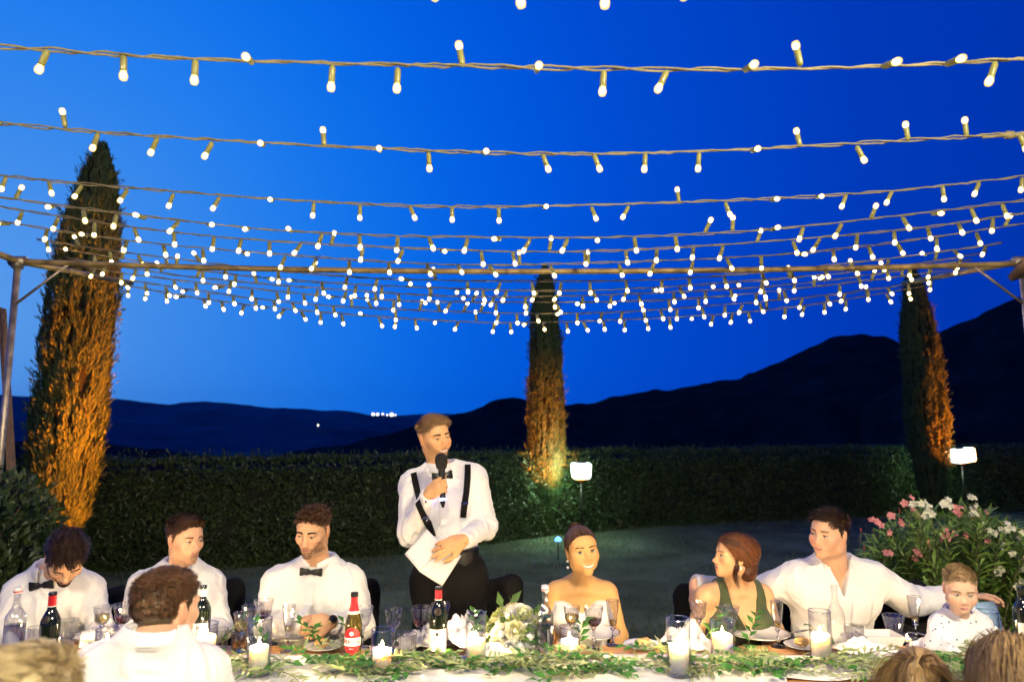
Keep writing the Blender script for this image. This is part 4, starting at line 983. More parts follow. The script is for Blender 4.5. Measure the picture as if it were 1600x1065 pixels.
# --- standing man with the microphone ---
def p_standing():
    h = Head(wpt(678, 683, 3.62), 38, 4, -9, .93, jaw=.97, smile=.8); b = Body(); D = 3.66
    b.hc = A3((at(702, 880, D).x, D, .98)); b.nb = wpt(690, 738, D); b.sl = wpt(644, 758, D); b.sr = wpt(742, 748, D + .02); b.depth = .95
    mic_top = wpt(689.5, 720, D - .25); mic_bot = wpt(692, 786, D - .29); mdr = unit(A3((.60, -.45, .55))); mnr = A3((.6, .75, .1)); mnr = unit(mnr - mdr * (mnr @ mdr)); w1 = mic_top * .42 + mic_bot * .58 - mdr * .078 - mnr * .026
    el1 = wpt(641, 832, D - .10); el2, w2 = wpt(758, 822, D - .02), wpt(724, 843, D - .24)
    t = man('standing man in black braces and bow tie holding a microphone and folded paper', h, b, SK['tan'], (.20, .12, .05),
            arms=((b.sl, el1, w1), (b.sr, el2, w2)), hands=({'a': (w1, mdr, mnr, 1), 'k': dict(curls=(.95, 1.0, 1.02, 1.05), thumb=(.35, 1.1), s=.95)},
            {'a': (w2, (-.85, -.25, -.30), (-.1, .9, -.35), 1), 'k': dict(curls=(.22, .25, .3, .35), thumb=(.5, .35), spread=.05)}),
            seed=4, seated=False, collar_kw=dict(yaw=18, open_=16), cols=dict(stub=.28, stubc=(.26, .14, .06), fadec=.6), w=.98, g=.98)
    make_eyes(h, t, SK['tan'], (.07, .05, .03), .28, .0, .21, .17); make_brows(h, t, HAIR['dark'], 230, .006, .0205); make_mouth(h, t, (.50, .20, .15), .026, 1.3, .007, full=.8)
    make_beard(h, t, HAIR['sandy'], 1600, .0028, .0008); make_hair(h, t, 'side', HAIR['sandy'], 8000, .036, .004, .0016, comb=(.7, -.25, .15), quiff=.4, fade=1)
    y = b.B @ np.array([0, 1., 0]); bow_tie(t, b.nb + b.B @ np.array([.004, -.082, -.012]), b.B, w=.048, tilt=-3, yaw=16)
    for pts in (((637, 744), (641, 760), (648, 785), (660, 815), (672, 852)), ((731, 730), (731, 748), (729, 775), (726, 795), (723, 820))):
        P = [wpt(x, yy, D - .4) for x, yy in pts]; s_ = ribbon_on(b.shirtS, P, y, .030, .002, 'brace', M_blackcl, t)
        c = wpt(*pts[3], D - .4); c = on_surf(b.shirtS, [c], y)[0] - y * .006; q = MB(); q.box(c, (.034, .004, .012), Matrix(b.B)); q.build('adjuster', M_silver, s_, world=True, smooth=False)
    ribbon_on(b.shirtS, [b.P(.0, -.4, .47), b.P(0, -.4, .3), b.P(0, -.4, .1)], y, .034, .0012, 'placket', M_shirt, b.so)
    buttons(b.so, b.shirtS, b, (.36, .27, .18), M_blacksatin, .005)
    q = MB(); q.lathe([(.150, .0)] + [(.1585 + (.0016 if k % 2 else 0), .002 + .0085 * k) for k in range(10)] + [(.150, .082)], 48); o = q.build('cummerbund', M_blacksatin, None)
    o.parent = t; me = o.data; A = np.array([v.co[:] for v in me.vertices]); A[:, 1] *= .80; A = (A @ b.B.T) + b.P(0, 0, .06) - A3(wloc(t)); me.vertices.foreach_set('co', A.astype(np.float32).ravel())
    for W_, E_ in ((w1, el1), (w2, el2)):
        ax = unit(W_ - E_); c = W_ - ax * .02 + np.array([.0, -.038, -.01]); q = MB(); q.tube([c, c + np.array([.002, -.006, 0])], .007, 8); q.build('cufflink', M_silver, t, world=True)
    rp = w2 + unit(np.array([-.85, -.25, -.30])) * .112 * 1.0 ; q = MB(); q.lathe([(.0092, -.003), (.0115, -.003), (.0115, .003), (.0092, .003)], 14, rp + np.array([0, .002, .008]), ax=Vector((0, 0, 1)).rotation_difference(Vector((-.85, -.15, -.4))).to_matrix()); q.build('ring', M_gold, t, world=True)
    # microphone
    m = empty('microphone', mic_bot, 'black handheld microphone with foam windscreen and glowing blue ring, held by the standing man', 'microphone')
    ax = unit(mic_top - mic_bot); rot = Vector((0, 0, 1)).rotation_difference(Vector(ax)).to_matrix(); L = np.linalg.norm(mic_top - mic_bot)
    S = SDF(); S.ell(mic_top + ax * .002, (.028, .028, .034), np.array(rot), .01); S.cone(mic_top - ax * .02, mic_top + ax * .01, .026, .027, .01)
    foam = lambda P, D_: D_ + .0006 * vnoise(P * 400, 3); v, f = sdfmesh(S, .003, 0, foam); mobj('foam_windscreen', v, f, mat('black_foam', (.018, .015, .013), .95, bump=.9, bscale=500), m, world=True)
    q = MB(); q.lathe([(0, 0), (.012, 0), (.0135, .01), (.0135, .03), (.0145, .05), (.0165, L - .03), (.019, L - .02)], 20, ax=rot); q.build('handle', M_black, m)
    q = MB(); q.lathe([(.0135, .012), (.0155, .013), (.0155, .022), (.0135, .023)], 20, ax=rot); q.build('light_ring', mat('blue_ring', (.3, .4, 1), .3, emit=(.45, .5, 1), estr=14), m)
    q = MB(); q.lathe([(0, -.02), (.006, -.018), (.010, -.002), (.010, .001)], 14, ax=rot); q.build('antenna_tip', M_black, m)
    light('ring_light', 'POINT', mic_bot + ax * .018 + np.array([.0, .032, 0]), .12, (.1, .14, 1), m, .008)
    # folded paper
    pp = empty('folded_paper', wpt(675, 872, D - .28), 'white folded sheets of paper with creases, held by the standing man', 'paper')
    def quad(cs, name, dz):
        n = 10; c = [wpt(x, yy, d) for x, yy, d in cs]; V = []
        for i in range(n + 1):
            for j in range(n + 1):
                u, w_ = i / n, j / n; p = (c[0] * (1 - u) + c[1] * u) * (1 - w_) + (c[3] * (1 - u) + c[2] * u) * w_
                V.append(p + np.array([0, -1., 0]) * (dz + .004 * sin(3 * u + 2 * w_)))
        o = mobj(name, V, grid_faces(n + 1, n + 1), mat('paper', (.70, .70, .70), .8), pp, world=True); s_ = o.modifiers.new('t', 'SOLIDIFY'); s_.thickness = .0008
    d0 = D - .19
    quad([(667, 826, d0), (632, 865, d0 - .01), (655, 892, d0 - .05), (695, 855, d0 - .03)], 'sheet', 0)
    quad([(655, 892, d0 - .05), (691, 915, d0 - .02), (721, 868, d0), (695, 855, d0 - .03)], 'sheet', 0)
    quad([(690, 832, d0 + .012), (655, 870, d0 + .006), (689, 911, d0), (719, 866, d0 + .01)], 'sheet', 0)
if want('standing'): p_standing()

# --- bearded man with clasped hands ---
def p_clasped():
    D = 3.60; h = Head(wpt(489, 829, 3.50), -8, 13, 2, .955, jaw=1.0); b = Body()
    b.hc = A3((at(488, 985, D).x, D + .03, .56)); b.nb = wpt(497, 884, D); b.sl = wpt(434, 912, D); b.sr = wpt(548, 910, D); b.sh = 1.12
    el1, w1 = wpt(421, 975, D - .06), wpt(466, 976, D - .27); el2, w2 = wpt(561, 976, D - .06), wpt(519, 972, D - .27)
    t = man('man with short beard, black bow tie and clasped hands, seated left of the standing man', h, b, SK['fair'], (.05, .028, .012),
            arms=((b.sl, el1, w1), (b.sr, el2, w2)), hands=({'a': (w1, (.9, -.25, .12), (.1, .9, -.25), -1), 'k': dict(curls=(.45, .5, .5, .55), thumb=(.4, .3), s=.98)},
            {'a': (w2, (-.92, -.30, .06), (-.1, .75, -.45), 1), 'k': dict(curls=(.5, .5, .55, .6), thumb=(.5, .3), s=.98)}), seed=8, w=1.14,
            collar_kw=dict(yaw=-3, open_=13, r=.068), cols=dict(stub=.30, stubc=(.2, .11, .055), fadec=.35), neckr=.058, arm_r=(.062, .052, .046, .03))
    make_eyes(h, t, SK['fair'], (.08, .06, .04), -.15, -.20, .21, .18); make_brows(h, t, HAIR['dark'], 200, .005); make_mouth(h, t, (.48, .18, .15), .022, .15, 0, full=.85)
    make_beard(h, t, HAIR['brown'], 2200, .0034, .0008); make_hair(h, t, 'curly', HAIR['brown'], 8000, .046, .005, .0018, curl=.65, fade=.6, cl=.75, comb=(-.1, -.5, .2), quiff=.35)
    y = b.B @ np.array([0, 1., 0]); bow_tie(t, b.nb + b.B @ np.array([-.008, -.088, -.004]), b.B, w=.050, hgt=.018)
    ribbon_on(b.shirtS, [b.P(-.004, -.4, .44), b.P(0, -.4, .3), b.P(0, -.4, .21)], y, .034, .0012, 'placket', M_shirt, b.so); buttons(b.so, b.shirtS, b, (.36, .25), M_pearl, .005)
    ax = unit(w2 - el2); rot = Vector((0, 0, 1)).rotation_difference(Vector(ax)).to_matrix(); wp = w2 + ax * .004
    wt = empty('wristwatch', wp, 'gold wristwatch on the wrist of the man with clasped hands', 'watch'); q = MB(); q.lathe([(.029, -.011), (.0315, -.009), (.0315, .009), (.029, .011)], 24, ax=rot); q.build('strap', M_gold, wt)
    q = MB(); q.lathe([(0, .026), (.0, .028), (.017, .028), (.02, .033), (.02, .041), (.017, .043), (0, .042)], 24, ax=Vector((0, 0, 1)).rotation_difference(Vector((.35, -.75, .55))).to_matrix()); q.build('case', M_gold, wt)
    q = MB(); q.lathe([(0, .0435), (.0158, .0435), (0, .0437)], 24, ax=Vector((0, 0, 1)).rotation_difference(Vector((.35, -.75, .55))).to_matrix()); q.build('dial', M_blacksatin, wt)
if want('clasped'): p_clasped()

# --- man looking right ---
def p_second():
    D = 3.62; h = Head(wpt(289, 842, 3.55), 57, 4, 0, .95, jaw=1.0); b = Body()
    b.hc = A3((at(268, 985, D).x, D + .03, .55)); b.nb = wpt(281, 890, D); b.sl = wpt(221, 917, D - .03); b.sr = wpt(329, 912, D + .06); b.sh = 1.1
    el1, w1 = wpt(208, 985, D - .12), wpt(250, 1000, D - .30); el2, w2 = wpt(343, 982, D), wpt(318, 996, D - .26)
    t = man('seated man in bow tie turning his head right, between bowed man and bearded man', h, b, SK['pink'], (.08, .045, .02),
            arms=((b.sl, el1, w1), (b.sr, el2, w2)), hands=({'a': (w1, (.8, -.6, 0), (0, 0, -1), -1)}, {'a': (w2, (-.5, -.85, 0), (0, 0, -1), 1)}), seed=12, w=1.1,
            collar_kw=dict(yaw=12, open_=16, r=.066), cols=dict(stub=.28, stubc=(.22, .12, .07)), neckr=.056)
    make_eyes(h, t, SK['pink'], (.10, .11, .10), .15, .0, .25, .16); make_brows(h, t, HAIR['light'], 170, .0045); make_mouth(h, t, (.50, .22, .18), .022, -.1, 0, full=.8)
    make_beard(h, t, HAIR['light'], 1200, .0026, .0008); make_hair(h, t, 'short', HAIR['brown'], 8000, .032, .005, .0017, curl=.12, comb=(.35, -.6, .2), quiff=.5)
    bow_tie(t, b.nb + b.B @ np.array([.020, -.085, -.012]), b.B, w=.046, yaw=8)
    ribbon_on(b.shirtS, [b.P(.006, -.4, .44), b.P(0, -.4, .3), b.P(0, -.4, .05)], b.B @ np.array([0, 1., 0]), .034, .0012, 'placket', M_shirt, b.so)
if want('second'): p_second()

# --- bowed man at far left ---
def p_bowed():
    D = 3.58; h = Head(wpt(103, 870, 3.40), 38, 50, -2, 1.0, jaw=1.0); b = Body()
    b.hc = A3((at(88, 985, D).x, D + .06, .54)); b.nb = wpt(84, 893, D - .02); b.sl = wpt(28, 926, D - .02); b.sr = wpt(140, 922, D); b.sh = 1.12
    el1, w1 = wpt(12, 990, D - .12), wpt(60, 1012, D - .26); el2, w2 = wpt(160, 990, D - .08), wpt(115, 1012, D - .26)
    t = man('man in white shirt bowing his head far down, at the far left', h, b, SK['fair'], (.05, .03, .015),
            arms=((b.sl, el1, w1), (b.sr, el2, w2)), hands=({'a': (w1, (.6, -.6, -.5), (0, .3, -1), -1)}, {'a': (w2, (-.6, -.6, -.5), (0, .3, -1), 1)}), seed=16, w=1.12,
            collar_kw=dict(yaw=2, open_=16, r=.068, lean=-.01), cols=dict(stub=.8, stubc=(.08, .045, .025)), neckr=.056, cuffs=False)
    make_eyes(h, t, SK['fair'], (.05, .04, .03), 0, -.4, .06, .12); make_brows(h, t, HAIR['dark'], 170, .005); make_mouth(h, t, (.45, .18, .15), .022, .1, 0)
    make_beard(h, t, HAIR['dark'], 2600, .004, .0009); make_hair(h, t, 'short', HAIR['dark'], 7500, .048, .010, .0019, curl=.15, comb=(.1, -.75, .05))
    bow_tie(t, b.nb + b.B @ np.array([-.004, -.092, -.028]), b.B, w=.052, tilt=-4)
if want('bowed'): p_bowed()

# --- bride ---
def p_bride():
    D = 3.70; h = Head(wpt(909.5, 860, 3.62), 10, -4, -6, .985, female=True, smile=1.0, jaw=.97); b = Body()
    b.hc = A3((at(908, 985, D).x, D + .04, .53)); b.nb = wpt(906, 912, D); b.sl = wpt(866, 926, D); b.sr = wpt(951, 926, D); b.depth = .88; b.sh = .86
    sk = (.73, .42, .155)
    t = empty('person', (b.hc[0], b.hc[1], 0), 'smiling bride in strapless white satin dress with pearl earring and hair in a bun', 'person')
    S = SDF(); S.p = list(h.S.p); torso_prims(S, b, .98, .92, True, .05)
    nb = A3(b.nb); S.cone(h.W([0, .018, -.055]), nb + b.B @ np.array([0, .006, -.03]), .043, .049, .03); S.cone(h.W([0, -.03, -.08]), nb + b.B @ np.array([0, -.03, -.01]), .016, .018, .03)
    for q, s_ in ((-1, b.sl), (1, b.sr)):
        S.cone(nb + b.B @ np.array([q * .016, -.058, -.02]), A3(s_) + b.B @ np.array([-q * .02, -.035, .012]), .008, .008, .03)   # collar bones
        S.ell(b.P(q * .072, -.075, .255), (.066, .050, .060), b.B, .035)
    arms = ((b.sl, wpt(856, 993, D - .02), wpt(880, 1045, D - .2)), (b.sr, wpt(969, 993, D - .02), wpt(945, 1045, D - .2)))
    for sh, el, w_ in arms: S.cone(sh, el, .046, .035, .035); S.cone(el, w_, .035, .023, .03)
    hand(S, arms[0][2], (.6, -.8, -.1), (0, 0, -1), -1, s=.9); hand(S, arms[1][2], (-.6, -.8, -.1), (0, 0, -1), 1, s=.9)
    body_mesh(t, h, S, [(h.W([0, -.005, -.02]), np.array([.125, .135, .15]) * .93)], sk, coarse=.0045, hairc=(.045, .028, .016), lift=.011)
    make_eyes(h, t, sk, (.04, .02, .01), -.12, .02, .40, .27); make_brows(h, t, HAIR['dark'], 150, .0035, .0215, .005); make_mouth(h, t, (.60, .20, .15), .0285, 1.25, .0115, full=.8)
    pj = hair_shell(h, HAIR['dark'], t, .003, [((0.0, .070, .098), (.031, .031, .027), (0, 0, 0))], lift=.012, amp=.0007)
    P, q, nn = scalp_roots(h, 7000, .008); cmb = np.array([0, .070, .098]) - q; cmb = cmb - nn * (cmb * nn).sum(1)[:, None]
    nw = nn @ h.R.T
    def bend(Pk, Dk, tt):
        Q = h.L(Pk); e = np.sqrt((((Q - np.array([0, .022, .033])) / np.array([.083, .103, .093])) ** 2).sum(-1))[:, None]; to = unit(np.array([0, .055, .12]) - Q); on = unit(Q - np.array([0, .02, .03]))
        return (to - on * (to * on).sum(1)[:, None] * .8 + on * (1 - e) * 5) @ h.R.T
    v, f = strands(P + nw * .003, unit(cmb) @ h.R.T, .07 + .05 * RNG.random(len(P)), .0013, 7, bend, side=nw, proj=pj); hair_obj('hair', h, t, HAIR['brown'], v, f, len(P), 7, 300, .45)
    # bun strands: rings
    n = 900; a0 = RNG.random(n) * 2 * pi; zz = (RNG.random(n) * 2 - 1) * .027; rr = np.sqrt(1 - (zz / .033) ** 2); V0 = []; 
    segs = 8
    pts = np.stack([np.stack([(.041 * rr) * np.cos(a0 + k * .16), .070 + (.041 * rr) * np.sin(a0 + k * .16), .100 + zz * 1.15 + .004 * np.sin(a0 * 3 + k)], -1) for k in range(segs + 1)], 1)
    Wd = np.array([0, 0, .0016]); A_ = h.W((pts - Wd / 2).reshape(-1, 3)).reshape(n, segs + 1, 3); B_ = h.W((pts + Wd / 2).reshape(-1, 3)).reshape(n, segs + 1, 3); V = np.stack([A_, B_], 2).reshape(-1, 3)
    bb = (np.arange(n) * (segs + 1) * 2)[:, None]; F = np.concatenate([bb + np.array([[2 * k, 2 * k + 1, 2 * k + 3, 2 * k + 2]]) for k in range(segs)], 0); o = mobj('hair_bun', V, F, HAIR['brown'], t, world=True, smooth=False); o['kind'] = 'stuff'
    # earring
    e = h.W([-.080, -.002, -.040]); q_ = MB()
    q_.lathe([(0, -.007), (.006, -.004), (.007, 0), (.006, .004), (0, .007)], 14, e); q_.lathe([(0, -.007), (.0065, -.003), (.0075, .001), (.005, .006), (0, .008)], 14, e + np.array([0, 0, -.030])); q_.build('pearl_earring', M_pearl, t, world=True)
    # dress
    T = SDF(); torso_prims(T, b, .98, .92, True, .05)
    for q in (-1, 1): T.ell(b.P(q * .072, -.068, .268), (.074, .058, .070), b.B, .04)
    T.ell(b.P(0, 0, -.05), (.2, .17, .16), b.B, .06)
    def ex(P, Dd):
        l = (P - A3(b.hc)) @ b.B; x, y, z = l[:, 0], l[:, 1], l[:, 2]; ax = np.abs(x)
        top = .315 + .034 * np.exp(-((ax - .085) / .045) ** 2) + .02 * np.exp(-((ax - .13) / .03) ** 2) - .012 * np.exp(-(ax / .03) ** 2)
        fold = np.sin((z * 95 + ax * 46 + x * 18 + 1.5 * vnoise(l * 9, 4))) * .0042 * (y < .03) * np.clip(1.2 - np.abs(z - .2) / .22, 0, 1)
        return np.maximum(Dd + fold * .9, z - top + .004 * vnoise(l * 26, 8))
    v, f = sdfmesh(T, .0048, .008, ex); mobj('dress', v, f, M_satin, t, world=True)
    G = SDF(); leg_prims(G, b, .95, True, .95); G.ell(b.P(0, -.15, -.06), (.2, .25, .12), None, .06)
    for an, toe in b.feet: G.cone((an[0], an[1], .25), (an[0], an[1], .1), .13, .2, .1)
    v, f = sdfmesh(G, .013, .02, lambda P, D_: np.maximum(D_ + folds(31, .008, 7)(P), .01 - P[:, 2])); mobj('skirt', v, f, M_satin, t, world=True)
if want('bride'): p_bride()

# --- woman in green ---
def p_green():
    D = 3.66; h = Head(wpt(1146, 868, 3.58), -82, -5, 4, .90, female=True, jaw=.95); b = Body()
    b.hc = A3((at(1148, 985, D).x, D + .03, .53)); b.nb = wpt(1153, 915, D); b.sl = wpt(1101, 932, D - .02); b.sr = wpt(1192, 930, D + .03); b.depth = .92; b.sh = .92; sk = (.73, .44, .22)
    t = empty('person', (b.hc[0], b.hc[1], 0), 'woman in an olive green sleeveless dress with auburn updo, looking left', 'person')
    S = SDF(); S.p = list(h.S.p); torso_prims(S, b, 1.0, 1.0, True, .05); nb = A3(b.nb)
    S.cone(h.W([0, .02, -.05]), nb + b.B @ np.array([0, .008, -.03]), .044, .052, .03); S.cone(h.W([0, -.028, -.08]), nb + b.B @ np.array([-.01, -.03, -.01]), .018, .02, .03)
    for q, s_ in ((-1, b.sl), (1, b.sr)):
        S.cone(nb + b.B @ np.array([q * .016, -.058, -.02]), A3(s_) + b.B @ np.array([-q * .02, -.025, .010]), .006, .006, .03); S.ell(b.P(q * .078, -.08, .235), (.075, .056, .072), b.B, .035)
    arms = ((b.sl, wpt(1085, 992, D - .04), wpt(1105, 1050, D - .25)), (b.sr, wpt(1211, 985, D - .02), wpt(1190, 1040, D - .25)))
    for sh, el, w_ in arms: S.cone(sh, el, .050, .039, .035); S.cone(el, w_, .038, .025, .03)
    hand(S, arms[0][2], (.6, -.8, -.1), (0, 0, -1), -1, s=.9); hand(S, arms[1][2], (-.6, -.8, -.1), (0, 0, -1), 1, s=.9)
    body_mesh(t, h, S, [(h.W([0, -.005, -.02]), np.array([.13, .135, .15]) * .94)], sk, coarse=.0045, hairc=(.06, .025, .01), lift=.002)
    make_eyes(h, t, sk, (.05, .03, .02), -.1, .22, .42, .2); make_brows(h, t, HAIR['dark'], 150, .0035, .0225, .004); make_mouth(h, t, (.55, .18, .16), .021, .15, .003, teeth=False, full=1.05)
    ex_ = [((.0, .085, -.055), (.052, .045, .055)), ((.0, .075, .03), (.078, .06, .075)), ((.03, .075, -.085), (.03, .03, .03)), ((-.04, .07, -.06), (.035, .035, .045))]
    pj = hair_shell(h, HAIR['auburn'], t, .008, ex_, lift=-.002, amp=.003)
    P, q, nn = scalp_roots(h, 8000, -.002); nw = nn @ h.R.T; cmb = np.array([0, .09, -.03]) - q; cmb = cmb - nn * (cmb * nn).sum(1)[:, None]
    def bend(Pk, Dk, tt):
        Q = h.L(Pk); e = np.sqrt((((Q - np.array([0, .026, .03])) / np.array([.092, .112, .098])) ** 2).sum(-1))[:, None]; to = unit(np.array([0, .10, -.05]) - Q); on = unit(Q - np.array([0, .02, .03]))
        return (to - on * (to * on).sum(1)[:, None] * .7 + on * (1.02 - e) * 4 + rdir(len(Q)) * .12) @ h.R.T
    v, f = strands(P + nw * .012, unit(cmb + rdir(len(q)) * .25) @ h.R.T, .07 + .09 * RNG.random(len(P)), .0016, 8, bend, side=nw, proj=pj); hair_obj('hair', h, t, HAIR['auburn'], v, f, len(P), 8, 220, .55)
    # curls of the updo and loose lock
    c = [(.0, .10, -.06), (.03, .095, -.05), (-.03, .095, -.07), (0, .09, -.09), (.02, .1, -.02), (-.04, .08, -.03)]; n = 2600; cc = np.array(c)[RNG.integers(0, 6, n)]; d = rdir(n)
    P = h.W(cc + d * np.array([.032, .024, .032])); tang = unit(np.cross(d, rdir(n))) 
    v, f = strands(P, tang @ h.R.T, .05 + .04 * RNG.random(n), .0018, 7, lambda Pk, Dk, tt: Dk + unit(h.W(cc) - Pk) * .42, side=d @ h.R.T); o = mobj('hair_curls', v, f, HAIR['auburn'], t, world=True, smooth=False); o['kind'] = 'stuff'
    n = 160; P = h.W(np.array([-.060, -.030, .03]) + RNG.normal(size=(n, 3)) * .005); P2 = h.W(np.array([.066, -.030, .03]) + RNG.normal(size=(n, 3)) * .005); P = np.concatenate([P, P2]); n = len(P)
    ph = RNG.normal(size=(n, 1)) * .3; v, f = strands(P, np.tile([-.1, -.05, -1.], (n, 1)), .13 + .06 * RNG.random(n), .0012, 12, lambda Pk, Dk, tt: np.concatenate([.55 * np.sin(ph + tt * 10), .4 * np.cos(ph + tt * 10), -1 + ph * 0], 1), side=np.tile([0, 1., 0], (n, 1)))
    o = mobj('loose_lock', v, f, HAIR['auburn'], t, world=True, smooth=False); o['kind'] = 'stuff'
    for q in (-1, 1):
        e = h.W([q * .078, .006, -.042]); q_ = MB(); q_.lathe([(0, -.018), (.003, -.012), (.005, -.004), (.004, .004), (0, .007)], 12, e); q_.build('earring', M_pearl, t, world=True)
    T = SDF(); torso_prims(T, b, 1.0, 1.0, True, .05)
    for q in (-1, 1): T.ell(b.P(q * .075, -.078, .235), (.079, .058, .074), b.B, .04)
    nf = folds(77, .002)
    def ex(P, Dd):
        l = (P - A3(b.hc)) @ b.B; x, y, z = l[:, 0], l[:, 1], l[:, 2]; ax = np.abs(x)
        vneck = np.where(y < .03, ax - np.interp(z, [.20, .235, .27, .33, .42, .5], [-.03, .008, .030, .062, .078, .082]), 1.) ; vneck = np.where(z < .2, .2, vneck)
        armh = np.interp(z, [.22, .27, .32, .40, .5], [.3, .155, .125, .115, .112]) - ax
        back = np.where(y >= .03, .40 - z + np.where(ax > .06, .12, 0), .2)
        g = np.minimum(np.minimum(vneck, armh), back); return np.maximum(Dd + nf(P), -g)
    v, f = sdfmesh(T, .0042, .009, ex); mobj('dress', v, f, M_olive, t, world=True)
    G = SDF(); leg_prims(G, b, .98, True, .98); G.ell(b.P(0, 0, -.03), (.18, .14, .13), None, .05); v, f = sdfmesh(G, .013, .015, lambda P, D_: np.maximum(D_ + folds(33, .006, 7)(P), .35 - P[:, 2])); mobj('skirt', v, f, M_olive, t, world=True)
    G = SDF()
    for an, toe in b.feet: G.cone((an[0], an[1] - .02, .5), an, .055, .035, .02); G.cone(an, toe, .035, .028, .03)
    v, f = sdfmesh(G, .011); mobj('lower_legs', v, f, mat('plain_skin', sk, .5, sss=.15), t, world=True)
if want('green'): p_green()

# --- man with spread arms ---
def p_spread():
    D = 3.68; h = Head(wpt(1296, 833, 3.60), -57, 2, 4, 1.0, jaw=1.06, smile=.4); b = Body()
    b.hc = A3((at(1298, 985, D).x, D + .04, .55)); b.nb = wpt(1303, 883, D); b.sl = wpt(1242, 905, D + .02); b.sr = wpt(1366, 905, D); b.sh = 1.15; b.depth = 1.08
    el1, w1 = wpt(1168, 930, D + .14), wpt(1086, 912, D + .07); el2, w2 = wpt(1424, 939, D + .04), wpt(1512, 931, D + .04)
    nb0 = A3(b.nb)
    def ex(P, Dd):
        l = (P - nb0) @ b.B; x, y, z = l[:, 0], l[:, 1], l[:, 2]
        v_ = np.where((y < 0) & (z > -.125), np.abs(x - .002) - np.interp(z, [-.12, -.06, 0, .05], [.0, .020, .045, .06]), .2); return np.maximum(Dd, -v_ * .8)
    t = man('broad man in an open-collared white linen shirt stretching both arms along the chairs', h, b, SK['pink'], (.07, .04, .018),
            arms=((b.sl, el1, w1), (b.sr, el2, w2)), hands=({'a': (w1, (-.30, -.35, -.85), (.45, -.1, -.3), 1), 'k': dict(curls=(.25, .3, .35, .45), thumb=(.4, .3))},
            {'a': (w2, (.92, -.12, .02), (-.05, -.35, -.9), -1), 'k': dict(curls=(.3, .35, .4, .45))}), seed=22, w=1.22, g=1.04, extra_shirt=ex,
            collar_kw=dict(open_=44, r=.074, up=.036, pt=.02), cols=dict(stub=.10, blush=.22), neckr=.063, shirtmat=M_linen, sh_amp=.0055, arm_r=(.066, .056, .048, .032), wr=.046)
    make_eyes(h, t, SK['pink'], (.08, .08, .07), -.22, .03, .24, .15); make_brows(h, t, HAIR['brown'], 150, .0045); make_mouth(h, t, (.52, .22, .18), .024, .9, .0, full=.8)
    make_hair(h, t, 'short', HAIR['dark'], 7000, .036, .009, .0018, curl=.05, comb=(-.5, -.45, .1), quiff=.2)
    q = MB(); 
    c = b.P(.088, -.4, .30); yv = b.B @ np.array([0, 1., 0]); n = 8; V = []
    G = np.array([[c + b.B @ np.array([(i / n - .5) * .10, 0, (j / n - .5) * .115 - (.012 if (j == 0 and i in (3, 4, 5)) else 0)]) for j in range(n + 1)] for i in range(n + 1)]).reshape(-1, 3)
    o = mobj('chest_pocket', on_surf(b.shirtS, G, yv) - yv * .003, grid_faces(n + 1, n + 1)[:, ::-1], M_linen, b.so, world=True); o.modifiers.new('t', 'SOLIDIFY').thickness = .002
    ribbon_on(b.shirtS, [b.P(0, -.4, .35), b.P(0, -.4, .25), b.P(0, -.4, .02)], yv, .034, .0012, 'placket', M_linen, b.so); buttons(b.so, b.shirtS, b, (.30, .2, .1), M_pearl, .005)
    ax = unit(w2 - el2); rot = Vector((0, 0, 1)).rotation_difference(Vector(ax)).to_matrix(); wt = empty('wristwatch', w2 + ax * .022, 'silver wristwatch on the outstretched arm behind the boy', 'watch')
    q = MB(); q.lathe([(.031, -.011), (.0335, -.009), (.0335, .009), (.031, .011)], 24, ax=rot); q.build('strap', M_silver, wt)
    q = MB(); ax2 = Vector((0, 0, 1)).rotation_difference(Vector((-.1, -.95, .3))).to_matrix(); q.lathe([(0, .028), (.019, .029), (.022, .034), (.022, .042), (.018, .044), (0, .043)], 24, ax=ax2); q.build('case', M_silver, wt)
if want('spread'): p_spread()

